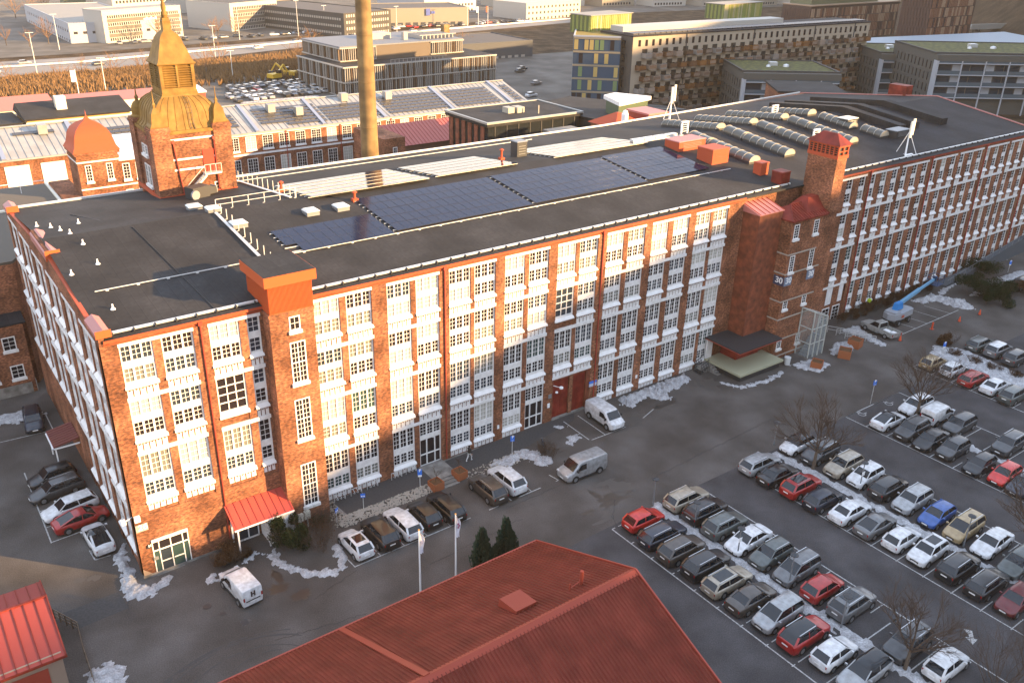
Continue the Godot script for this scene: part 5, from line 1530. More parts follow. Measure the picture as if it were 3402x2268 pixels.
	car("fastback", "red", "red car beside the white estate at the end wall", onto(-2.5, -10.8), 0.12, Lg, "")
	car("fastback", "white", "white car with large black glass roof nearest the corner", onto(-1.9, -7.1), n + 0.05, Lg, "glassroof")
	car("estate", "navy", "dark car by the snow in the yard behind the end wall", onto(-2.6, -32.0), -n - 0.1, "", "")

# ---------------------------------------------------------------- ground
func sheet(poly: PackedVector2Array, h: float, step := 6.0) -> ArrayMesh: # a flat sheet that follows the rising ground
	var m := MB.new()
	var lo := Vector2(1e9, 1e9); var hi := Vector2(-1e9, -1e9)
	for p in poly:
		lo = lo.min(p); hi = hi.max(p)
	var cuts := [lo.x]
	if lo.x < 0.0 and hi.x > 0.0: cuts.append(0.0)
	if lo.x < 36.0 and hi.x > 36.0: cuts.append(36.0)
	cuts.append(hi.x)
	for i in cuts.size() - 1:
		var strip := PackedVector2Array([Vector2(cuts[i], lo.y - 1), Vector2(cuts[i + 1], lo.y - 1), Vector2(cuts[i + 1], hi.y + 1), Vector2(cuts[i], hi.y + 1)])
		for piece in Geometry2D.intersect_polygons(poly, strip):
			var ids := Geometry2D.triangulate_polygon(piece)
			for k in range(0, ids.size(), 3):
				var t := []
				for q in 3: t.append(onto(piece[ids[k + q]].x, piece[ids[k + q]].y, h))
				if (t[1] - t[0]).cross(t[2] - t[0]).y < 0: m.tri(t[0], t[2], t[1])
				else: m.tri(t[0], t[1], t[2])
	return m.mesh()

func rect2(x0: float, z0: float, x1: float, z1: float) -> PackedVector2Array:
	return PackedVector2Array([Vector2(x0, z0), Vector2(x1, z0), Vector2(x1, z1), Vector2(x0, z1)])

func ragged(c: Vector2, rx: float, rz: float, sd: int, n := 22, rough := 0.35, turn := 0.0) -> PackedVector2Array:
	var r := RandomNumberGenerator.new(); r.seed = sd
	var f := FastNoiseLite.new(); f.seed = sd; f.frequency = 0.9
	var p := PackedVector2Array()
	for i in n:
		var a := TAU * i / n
		var k := 1.0 + rough * (f.get_noise_2d(cos(a) * 2.0, sin(a) * 2.0) * 1.6 + r.randf_range(-0.25, 0.25))
		p.push_back(c + Vector2(cos(a) * rx * k, sin(a) * rz * k).rotated(turn))
	return p

func ground() -> void:
	var m := MB.new()
	var xs := [-1600.0, -400.0, -60.0, 0.0, 36.0, 90.0, 160.0, 500.0, 1800.0]
	var zs := [-1500.0, -700.0, -330.0, -250.0, -130.0, -45.0, 0.0, 60.0, 160.0, 900.0]
	for i in xs.size() - 1:
		for j in zs.size() - 1:
			m.quad(onto(xs[i], zs[j + 1], -0.02), onto(xs[i + 1], zs[j + 1], -0.02), onto(xs[i + 1], zs[j], -0.02), onto(xs[i], zs[j], -0.02))
	struct("ground", m.mesh(), MAT["earth"])
	struct("street", sheet(rect2(-70, -60, 160, 17.6), 0.0), MAT["asphalt"])
	struct("parking_ground", sheet(rect2(-70, 17.6, 160, 120), 0.0), MAT["lot_asphalt"])
	struct("factory_yard_ground", sheet(rect2(-40, -235, 260, -60.0), 0.0), MAT["city_paving"])
	# road between the town and the yards
	struct("highway", sheet(PackedVector2Array([Vector2(-300, -268), Vector2(60, -272), Vector2(160, -300), Vector2(330, -330), Vector2(330, -350), Vector2(160, -322), Vector2(60, -306), Vector2(-300, -306)]), 0.02), mat("highway_grey", L(0.19, 0.175, 0.16), 0.9))
	struct("town_ground", sheet(PackedVector2Array([Vector2(-100, -316), Vector2(60, -316), Vector2(330, -360), Vector2(900, -330), Vector2(900, -900), Vector2(-100, -900)]), 0.01), MAT["city_paving"])
	var hl := MB.new()
	for z in [-279.0, -298.0]:
		hl.bar(Vector3(-250, 0.05 + 0.0, z - 2), Vector3(60, gy(60) + 0.05, z - 3), 0.4, 0.02)
	struct("highway_markings", hl.mesh(), MAT["marking"])
	var gr := MB.new()
	gr.bar(Vector3(-250, 0.7, -288), Vector3(60, 1.8, -289), 0.3, 0.5); gr.bar(Vector3(60, 1.8, -289), Vector3(160, 1.8, -311), 0.3, 0.5); gr.bar(Vector3(160, 1.8, -311), Vector3(330, 1.8, -340), 0.3, 0.5)
	solo("guard_rail", gr.mesh(), MAT["galv"], "long grey guard rail along the middle of the far highway", "guard rail")
	# newer patches, wet stains, covers
	struct("asphalt_patch", sheet(PackedVector2Array([Vector2(-6.8, 0.4), Vector2(-2.2, 0.3), Vector2(-2.0, 2.7), Vector2(-5.7, 2.9)]), 0.004), MAT["new_asphalt"])
	struct("terrace_paving", sheet(PackedVector2Array([Vector2(16.9, 0.0), Vector2(26.3, 0.0), Vector2(26.3, 2.9), Vector2(17.2, 2.6)]), 0.46), MAT["new_asphalt"])
	struct("pavement_strip", sheet(PackedVector2Array([Vector2(28.9, 0.06), Vector2(46.0, 0.06), Vector2(45.0, 1.3), Vector2(36.8, 2.9), Vector2(28.9, 2.9)]), 0.006), MAT["new_asphalt"])
	var wet := mat("wet_asphalt", L(0.042, 0.036, 0.031), 0.35)
	var stain := mat("stain_asphalt", L(0.070, 0.060, 0.052), 0.7)
	var k := 0
	for q in [[9.0, 6.2, 0.35, 1.1, 1], [8.6, 7.6, 0.8, 0.6, 1], [9.6, 9.4, 0.9, 0.55, 1], [38.6, 14.6, 2.0, 0.8, 1], [37.8, 13.3, 0.3, 1.0, 1], [35.4, 14.9, 0.8, 0.25, 1], [40.6, 13.6, 1.2, 1.3, 0], [37.5, 16.6, 2.2, 0.5, 0], [30.8, 9.0, 1.2, 0.35, 1], [3.0, 6.2, 0.35, 0.35, 0], [4.9, 9.6, 0.35, 0.35, 0], [-4.4, -2.9, 0.45, 0.35, 0], [-3.4, -2.6, 0.5, 0.4, 0], [50.2, 5.0, 2.0, 0.8, 0], [41.5, 6.0, 2.2, 1.2, 0], [18.3, 8.4, 0.9, 0.5, 0], [25.2, 8.8, 0.8, 0.4, 0], [39.7, 12.2, 1.3, 0.3, 0], [55.5, 4.4, 1.8, 0.5, 1], [63.5, 4.0, 1.2, 1.4, 0]]:
		struct("wet_stain", sheet(ragged(Vector2(q[0], q[1]), q[2], q[3], 100 + k, 26, 0.5), 0.005 + 0.0004 * k), wet if q[4] else stain)
		k += 1
	var cov := MB.new()
	cov.tube(onto(3.1, 6.2, 0.004), onto(3.1, 6.2, 0.016), 0.34, 0.34, 16); cov.tube(onto(4.9, 9.6, 0.004), onto(4.9, 9.6, 0.016), 0.34, 0.34, 16)
	cov.bx(3.6, gy(3.8) + 0.004, 7.5, 4.05, gy(3.8) + 0.018, 7.9)
	struct("manhole_covers", cov.mesh(), MAT["dark_metal"])
	# curving tyre marks and cracks
	var tm := MB.new()
	var r := RandomNumberGenerator.new(); r.seed = 5
	for arc in [[2.6, 17.4, 6.0, -2.6, -0.7], [2.2, 17.8, 6.6, -2.5, -0.75], [2.9, 17.0, 4.6, -2.9, -0.6], [2.4, 18.6, 7.6, -2.2, -0.9], [4.2, 16.0, 2.6, -2.6, -0.9]]:
		var prev := Vector3.ZERO
		for i in 25:
			var a := lerpf(arc[3], arc[4], i / 24.0)
			var p := onto(arc[0] + cos(a) * arc[2] * 1.15, arc[1] + sin(a) * arc[2], 0.008)
			if i > 0 and r.randf() > 0.15: tm.bar(prev, p, 0.06 + 0.05 * r.randf(), 0.004)
			prev = p
	struct("tyre_marks", tm.mesh(), mat("rubber_mark", L(0.05, 0.046, 0.044), 0.85))
	var ck := MB.new()
	for line in [[Vector2(10.3, 10.5), Vector2(14.6, 9.3)], [Vector2(36.6, 17.0), Vector2(38.8, 14.8)], [Vector2(36.0, 18.4), Vector2(36.9, 16.6)], [Vector2(-1.7, 0.4), Vector2(-2.0, 3.0)], [Vector2(20, 12.4), Vector2(30, 12.0)], [Vector2(6.0, 12.8), Vector2(13.0, 14.4)], [Vector2(44, 14.2), Vector2(66, 13.2)], [Vector2(30, 9.9), Vector2(36, 10.1)]]:
		var a: Vector2 = line[0]; var b: Vector2 = line[1]
		var n := int(a.distance_to(b) / 0.35)
		var prev := onto(a.x, a.y, 0.007)
		for i in range(1, n + 1):
			var p2 := a.lerp(b, float(i) / n) + Vector2(r.randf_range(-0.12, 0.12), r.randf_range(-0.12, 0.12))
			var p := onto(p2.x, p2.y, 0.007)
			ck.bar(prev, p, 0.05, 0.004)
			prev = p
	struct("ground_cracks", ck.mesh(), MAT["black"])
	markings()

func stripe(m: MB, a: Vector2, b: Vector2, w := 0.11) -> void:
	var d := (b - a).normalized().orthogonal() * w * 0.5
	var A := onto((a - d).x, (a - d).y, 0.009); var B := onto((b - d).x, (b - d).y, 0.009); var C2 := onto((b + d).x, (b + d).y, 0.009); var D2 := onto((a + d).x, (a + d).y, 0.009)
	if (B - A).cross(C2 - A).y < 0: m.quad(D2, C2, B, A)
	else: m.quad(A, B, C2, D2)

func markings() -> void:
	var m := MB.new()
	for row in [[35.55, 18.0, 14, 2.1, 1.0, 2.455], [46.9, 18.0, 14, 1.6, -1.0, 2.455], [52.7, 17.85, 13, 2.0, 1.0, 2.47], [63.9, 17.85, 13, 1.8, -1.0, 2.47], [70.5, 17.7, 11, 2.0, 1.0, 2.47], [80.7, 17.7, 10, 5.0, -1.0, 2.47], [88.2, 14.85, 9, 2.0, 1.0, 2.47]]:
		stripe(m, Vector2(row[0], row[1]), Vector2(row[0] + 0.25, row[1] + row[2] * row[5]))
		for i in row[2] + 1:
			var z: float = row[1] + i * row[5]
			stripe(m, Vector2(row[0], z), Vector2(row[0] + row[4] * row[3], z), 0.09)
	stripe(m, Vector2(70.5, 17.7), Vector2(80.7, 17.7)); stripe(m, Vector2(45.6, 39.2), Vector2(46.9, 39.2), 0.09); stripe(m, Vector2(42.3, 39.2), Vector2(47.0, 39.2), 0.1); stripe(m, Vector2(42.3, 42.9), Vector2(47.0, 42.9), 0.1)
	# stalls below the terrace, gate stalls, the pair by the steps, the left yard, the lift's yard
	stripe(m, Vector2(14.75, 8.9), Vector2(26.3, 9.15)); stripe(m, Vector2(28.3, 9.2), Vector2(36.4, 9.3)); stripe(m, Vector2(36.4, 9.3), Vector2(36.2, 8.1))
	for x in [14.75, 17.2, 19.5, 21.8, 24.2]: stripe(m, Vector2(x, 9.0), Vector2(x - 0.2, 5.4), 0.09)
	for x in [30.8, 33.2]: stripe(m, Vector2(x, 9.25), Vector2(x, 6.0), 0.09)
	stripe(m, Vector2(43.85, 0.9), Vector2(43.7, 5.5)); stripe(m, Vector2(45.95, 0.8), Vector2(45.8, 5.5)); stripe(m, Vector2(43.7, 5.5), Vector2(48.4, 5.57)); stripe(m, Vector2(48.6, 5.57), Vector2(48.6, 2.4)); stripe(m, Vector2(51.0, 5.4), Vector2(54.0, 4.4))
	stripe(m, Vector2(-5.2, -22.5), Vector2(-5.3, -9.4)); stripe(m, Vector2(-5.3, -9.5), Vector2(-2.8, -9.65))
	for z in [-12.0, -14.9, -18.1]: stripe(m, Vector2(-5.25, z), Vector2(-3.4, z), 0.09)
	stripe(m, Vector2(-2.75, -4.9), Vector2(-1.5, -4.8)); stripe(m, Vector2(-2.75, -4.9), Vector2(-2.85, -6.5))
	stripe(m, Vector2(-6.5, -30.0), Vector2(-1.2, -29.6)); stripe(m, Vector2(-1.2, -29.6), Vector2(-1.2, -33.5))
	stripe(m, Vector2(95.6, 8.5), Vector2(110.5, 8.25))
	for x in [96.5, 99.4, 102.3, 105.4, 108.4]: stripe(m, Vector2(x, 8.4), Vector2(x - 0.6, 4.6), 0.09)
	struct("parking_markings", m.mesh(), MAT["marking"])
	var a := MB.new()
	var pts := PackedVector2Array([Vector2(-0.95, -0.1), Vector2(0.1, -0.1), Vector2(0.1, -0.42), Vector2(0.95, 0.12), Vector2(0.1, 0.62), Vector2(0.1, 0.28), Vector2(-0.35, 0.28), Vector2(-0.95, 0.62)])
	var q := PackedVector2Array()
	for p in pts: q.push_back(Vector2(49.4, 43.75) + p.rotated(2.5) * 0.85)
	struct("painted_arrow", sheet(q, 0.009), MAT["marking"])
	for c in [[72.6, 18.3], [77.3, 18.6]]:
		var wm := MB.new()
		for i in 9:
			var t := TAU * i / 12.0 + 0.6; var t2 := TAU * (i + 1) / 12.0 + 0.6
			stripe(wm, Vector2(c[0] + cos(t) * 0.42, c[1] + sin(t) * 0.42), Vector2(c[0] + cos(t2) * 0.42, c[1] + sin(t2) * 0.42), 0.1)
		stripe(wm, Vector2(c[0] - 0.2, c[1] - 0.6), Vector2(c[0] + 0.2, c[1] + 0.1), 0.12); stripe(wm, Vector2(c[0] + 0.2, c[1] + 0.1), Vector2(c[0] + 0.7, c[1] + 0.1), 0.12)
		struct("painted_wheelchair_mark", wm.mesh(), MAT["marking"])

# ---------------------------------------------------------------- snow
func snow(label: String, poly: Array, height: float, base := -1.0) -> void: # a lumpy heap inside a ragged outline
	var pp := PackedVector2Array(poly)
	var f := FastNoiseLite.new(); f.seed = label.length() * 7 + int(poly[0].x * 3.0); f.frequency = 0.55; f.fractal_octaves = 4
	var lo := pp[0]; var hi := pp[0]
	for p in pp:
		lo = lo.min(p); hi = hi.max(p)
	lo -= Vector2(0.6, 0.6); hi += Vector2(0.6, 0.6)
	var st := clampf((hi - lo).length() / 60.0, 0.13, 0.35)
	var nx := int((hi.x - lo.x) / st) + 1; var nz := int((hi.y - lo.y) / st) + 1
	var hs := PackedFloat32Array(); hs.resize((nx + 1) * (nz + 1))
	for j in nz + 1:
		for i in nx + 1:
			var p := lo + Vector2(i, j) * st
			var inside := Geometry2D.is_point_in_polygon(p, pp)
			var d := 1e9
			for k in pp.size():
				d = minf(d, p.distance_to(Geometry2D.get_closest_point_to_segment(p, pp[k], pp[(k + 1) % pp.size()])))
			if not inside: d = -d
			var e := d + f.get_noise_2d(p.x * 2.0, p.y * 2.0) * 0.55
			hs[j * (nx + 1) + i] = -0.06 if e < 0 else height * (1.0 - exp(-e * 2.4)) * (0.65 + 0.7 * f.get_noise_2d(p.x * 3.3 + 50, p.y * 3.3)) + 0.02
	var m := MB.new()
	for j in nz:
		for i in nx:
			var v := []
			var any := false
			for q in [[0, 0], [1, 0], [1, 1], [0, 1]]:
				var h: float = hs[(j + q[1]) * (nx + 1) + i + q[0]]
				if h > 0: any = true
				var p := lo + Vector2(i + q[0], j + q[1]) * st
				v.append(Vector3(p.x, (gy(p.x) if base < 0 else base) + h, p.y))
			if any: m.quad(v[3], v[2], v[1], v[0])
	solo("snow_bank", m.soft(60.0), MAT["snow"], label, "snow", Vector3.ZERO, "", "stuff")

func strip_poly(pts: Array, w: float) -> Array:
	var a := []; var b := []
	for i in pts.size():
		var d: Vector2 = (pts[mini(i + 1, pts.size() - 1)] - pts[maxi(i - 1, 0)]).normalized().orthogonal()
		a.append(pts[i] + d * w * 0.5); b.append(pts[i] - d * w * 0.5)
	b.reverse()
	return a + b

func V(x: float, z: float) -> Vector2: return Vector2(x, z)

func snows() -> void:
	snow("long dirty snow bank against the factory wall beside the white van", [V(52.2, 0.5), V(62.9, 0.4), V(62.8, 1.8), V(60, 2.4), V(58, 2.6), V(57.2, 3.9), V(56.1, 3.3), V(55.4, 1.9), V(53.6, 2.3), V(52.2, 3.1), V(51.6, 1.6)], 0.75)
	snow("snow bank along the end wall at the factory corner", [V(-0.3, -5.6), V(-1.3, -4.6), V(-1.5, -2), V(-1.9, 0.4), V(-1.8, 1.8), V(-0.4, 2.3), V(1.0, 2.0), V(2.3, 0.9), V(1.6, 0.5), V(0.2, 1.1), V(-0.6, 0.4), V(-0.5, -2.8)], 0.45)
	snow("snow heap with stones on the flower bed by the disabled parking sign", [V(32.2, 3.2), V(35.0, 2.9), V(37.4, 3.0), V(38.2, 6.0), V(37.3, 6.9), V(36.4, 6.0), V(36.0, 4.3), V(33.8, 4.4)], 0.4)
	snow("dirty snow around the foot of the evergreen bushes", strip_poly([V(9.6, 2.8), V(9.9, 5.2), V(11.4, 7.6), V(13.2, 8.6), V(14.4, 7.4), V(14.6, 5.2)], 0.9), 0.35)
	snow("thin line of snow in front of the loading deck", strip_poly([V(65.0, 4.4), V(66.0, 6.4), V(69.5, 7.1), V(73.4, 6.7)], 0.6), 0.3)
	snow("snow patch by the rusty planter near the glazed stairwell", [V(75.6, 5.9), V(79.3, 6.4), V(80.2, 8.6), V(77.2, 9.4), V(76.0, 7.2)], 0.25)
	snow("snow heap between the rusty planters beyond the glazed stairwell", [V(83.6, 6.2), V(86.0, 5.2), V(88.0, 5.9), V(86.6, 7.6), V(84.0, 7.8), V(82.6, 7.0)], 0.6)
	snow("snow bank behind the blue lift's stalls", [V(108.0, 2.4), V(112.5, 2.8), V(114.4, 7.2), V(112.8, 9.4), V(111.2, 8.2), V(111.0, 4.6), V(108.6, 4.0)], 0.7)
	snow("trampled snow beside the grey pickup", [V(90.3, 3.2), V(93.8, 3.2), V(92.2, 5.4), V(91.4, 9.4), V(90.2, 9.0), V(90.6, 6.0)], 0.25)
	snow("snow heap by the fence at the lower left", [V(-6.4, 7.9), V(-4.4, 7.8), V(-3.9, 9.4), V(-4.6, 11.4), V(-6.6, 11.2)], 0.35)
	snow("small lump of snow at the low hedge", [V(4.1, 2.7), V(4.9, 2.5), V(5.0, 3.9), V(4.2, 3.8)], 0.3)
	snow("small lump of snow at the right end of the low hedge", [V(7.3, 2.5), V(8.6, 1.9), V(8.8, 2.5), V(7.6, 3.1)], 0.25)
	snow("small patch of snow by the glass door near the gate", [V(41.9, 1.2), V(43.2, 1.5), V(43.4, 2.0), V(42.4, 2.1)], 0.12)
	snow("icy remains of snow on the road by the silver van", [V(42.0, 3.6), V(43.5, 3.4), V(43.4, 4.6), V(41.6, 5.2), V(41.2, 4.6)], 0.06)
	snow("snow strip between the first two parking rows", strip_poly([V(41.2, 17.4), V(41.3, 24), V(41.6, 31), V(41.8, 38), V(42.0, 45)], 1.15), 0.22)
	snow("snow strip between the third and fourth parking rows", strip_poly([V(57.9, 18.0), V(58.1, 24), V(58.3, 31), V(58.5, 38), V(58.7, 45)], 1.05), 0.22)
	snow("snow strip between the fifth and sixth parking rows", strip_poly([V(75.8, 26.5), V(76.0, 32), V(76.2, 38)], 1.0), 0.2)
	snow("planted snow bank between the two far parking rows", [V(93.6, 13.8), V(96.5, 13.0), V(98.6, 16), V(97.8, 21), V(97.4, 28), V(94.0, 28), V(93.6, 20)], 0.35)
	snow("snow bank along the ramp at the far right", [V(117.0, 6.4), V(124.5, 4.6), V(134.5, 5.0), V(134.0, 6.8), V(124.0, 7.6)], 0.6)
	snow("line of snow along the grey ramp", strip_poly([V(114.0, 3.4), V(122.0, 1.6), V(131.0, 0.9), V(142.0, 0.3)], 0.8), 0.4)
	snow("snow left in the yard behind the end wall", [V(-8.5, -36.5), V(-2.0, -35.6), V(-1.0, -33.6), V(-4.0, -33.2), V(-8.0, -34.6)], 0.3)

# ---------------------------------------------------------------- street furniture
func lamp_post(label: String, x: float, z: float, h: float, board := false) -> void:
	var o := thing("lamp_post", label, "street lamp", onto(x, z), 0, "low lamp posts of the car park")
	var m := MB.new()
	m.tube(Vector3.ZERO, Vector3(0, h, 0), 0.065, 0.045, 8); m.tube(Vector3.ZERO, Vector3(0, 0.3, 0), 0.1, 0.09, 8)
	part("pole", m.mesh(), MAT["grey_metal"], o)
	var c := MB.new()
	c.lathe([[0.05, h], [0.12, h + 0.05], [0.34, h + 0.12], [0.33, h + 0.17], [0.0, h + 0.26]], Vector3.ZERO, 14)
	part("lamp_head", c.mesh(), MAT["dark_metal"], o)
	if board:
		var b := MB.new()
		b.bx(-0.2, h * 0.58, 0.06, 0.2, h * 0.72, 0.09)
		part("notice", b.mesh(), MAT["white_clean"], o)

func parking_sign(label: String, x: float, z: float, h: float, kind: String, turn := -0.35, base := 0.0) -> void:
	var o := thing("road_sign", label, "sign", onto(x, z, base), turn)
	var m := MB.new()
	m.tube(Vector3.ZERO, Vector3(0, h, 0), 0.032, 0.032, 8)
	part("post", m.mesh(), MAT["galv"], o)
	var w := 0.42
	var bh := 0.62 if kind != "bike" else 0.42
	var b := MB.new()
	b.bx(-w / 2, h - bh, 0.035, w / 2, h, 0.06)
	var br := part("board", b.mesh(), MAT["sign_blue"], o)
	if kind == "bike":
		b = MB.new()
		for s in [-0.1, 0.1]: b.tube(Vector3(s, h - 0.27, 0.06), Vector3(s, h - 0.27, 0.068), 0.075, 0.075, 10)
		part("bicycle_mark", b.mesh(), MAT["white_clean"], br)
	else:
		text3("P", br, Vector3(-0.11, h - 0.36, 0.062), 0.32, MAT["white_clean"])
		var e := MB.new()
		if kind == "wheelchair":
			for i in 7: e.bar(Vector3(cos(i * 0.6 + 2.2) * 0.1, h - 0.50 + sin(i * 0.6 + 2.2) * 0.1, 0.066), Vector3(cos(i * 0.6 + 2.8) * 0.1, h - 0.50 + sin(i * 0.6 + 2.8) * 0.1, 0.066), 0.03, 0.008)
			e.bar(Vector3(-0.03, h - 0.36, 0.066), Vector3(0.0, h - 0.48, 0.066), 0.03, 0.008); e.bar(Vector3(0.0, h - 0.48, 0.066), Vector3(0.12, h - 0.5, 0.066), 0.03, 0.008)
		else: e.bx(-w / 2 + 0.03, h - bh - 0.2, 0.035, w / 2 - 0.03, h - bh - 0.02, 0.06)
		part("plate", e.mesh(), MAT["white_clean"], o)

func planter(label: String, x: float, z: float, s: float, turn := 0.0, base := 0.0, shrub := true) -> void:
	var o := thing("planter", label, "planter", onto(x, z, base), turn)
	var m := MB.new()
	var h := s * 0.72
	m.bx(-s / 2, 0, -s / 2, s / 2, h, -s / 2 + 0.04); m.bx(-s / 2, 0, s / 2 - 0.04, s / 2, h, s / 2); m.bx(-s / 2, 0, -s / 2 + 0.04, -s / 2 + 0.04, h, s / 2 - 0.04); m.bx(s / 2 - 0.04, 0, -s / 2 + 0.04, s / 2, h, s / 2 - 0.04)
	part("box", m.mesh(), MAT["corten"], o)
	var e := MB.new()
	e.bx(-s / 2 + 0.04, 0, -s / 2 + 0.04, s / 2 - 0.04, h - 0.14, s / 2 - 0.04)
	part("soil", e.mesh(), MAT["hedge_brown"], o)
	if shrub:
		var t := MB.new()
		twigs(t, Vector3(0, h - 0.1, 0), Vector3.UP, 0.75, 0.035, 3, 77 + int(x))
		part("shrub", t.mesh(), MAT["twig"], o)

func flagpole(label: String, x: float, z: float, h: float, mark: bool) -> void:
	var o := thing("flagpole", label, "flagpole", onto(x, z))
	var m := MB.new()
	m.tube(Vector3.ZERO, Vector3(0, h, 0), 0.085, 0.05, 10)
	part("pole", m.mesh(), MAT["white_clean"], o)
	var k := MB.new()
	k.lathe([[0.0, -0.09], [0.09, 0.0], [0.0, 0.1]], Vector3(0, h + 0.08, 0), 10)
	part("knob", k.mesh(), mat("gold", L(0.5, 0.25, 0.06), 0.35, 0.5), o)
	var f := MB.new() # cloth hanging in folds
	var rows := 14
	var prev := []
	for i in rows + 1:
		var t := float(i) / rows
		var y := h - 0.1 - t * 2.2
		var w := 0.10 + 0.55 * sin(minf(t * 1.25, 1.0) * 2.4) * (1.0 - 0.55 * t)
		var cur := []
		for j in 7:
			var u := float(j) / 6.0
			cur.append(Vector3(0.07 + u * w, y + u * -0.25 * (1 - t), sin(u * 9.0 + t * 4.0) * 0.10 * (0.3 + u)))
		if i > 0:
			for j in 6: f.quad(prev[j], cur[j], cur[j + 1], prev[j + 1])
		prev = cur
	var fl := part("flag", f.soft(80.0), mat("flag_white", L(0.66, 0.66, 0.72), 0.8), o)
	var e := MB.new()
	if mark:
		for q in [[0.12, 0.85], [0.22, 1.05], [0.14, 1.2]]: e.bx(q[0], h - q[1] - 0.14, 0.1, q[0] + 0.13, h - q[1], 0.13)
		part("emblem", e.mesh(), mat("flag_mark", L(0.30, 0.04, 0.12), 0.8), fl)
	else:
		e.bx(0.12, h - 1.3, 0.09, 0.3, h - 1.0, 0.12)
		part("emblem", e.mesh(), mat("flag_mark2", L(0.42, 0.40, 0.52), 0.8), fl)

func cone(label: String, x: float, z: float, tall := false) -> void:
	var o := thing("traffic_marker", label, "traffic cone", onto(x, z))
	var m := MB.new()
	m.bx(-0.25, 0, -0.25, 0.25, 0.05, 0.25)
	part("base", m.mesh(), MAT["trim"] if not tall else MAT["pipe_red"], o)
	var c := MB.new()
	if tall: c.lathe([[0.12, 0.05], [0.11, 1.0], [0.0, 1.03]], Vector3.ZERO, 10)
	else: c.lathe([[0.2, 0.05], [0.05, 0.75], [0.0, 0.77]], Vector3.ZERO, 10)
	part("body", c.mesh(), mat("cone_orange", L(0.60, 0.075, 0.02), 0.6), o)
	if not tall:
		var w := MB.new()
		w.lathe([[0.145, 0.3], [0.105, 0.46]], Vector3.ZERO, 10)
		part("band", w.mesh(), MAT["white_clean"], o)

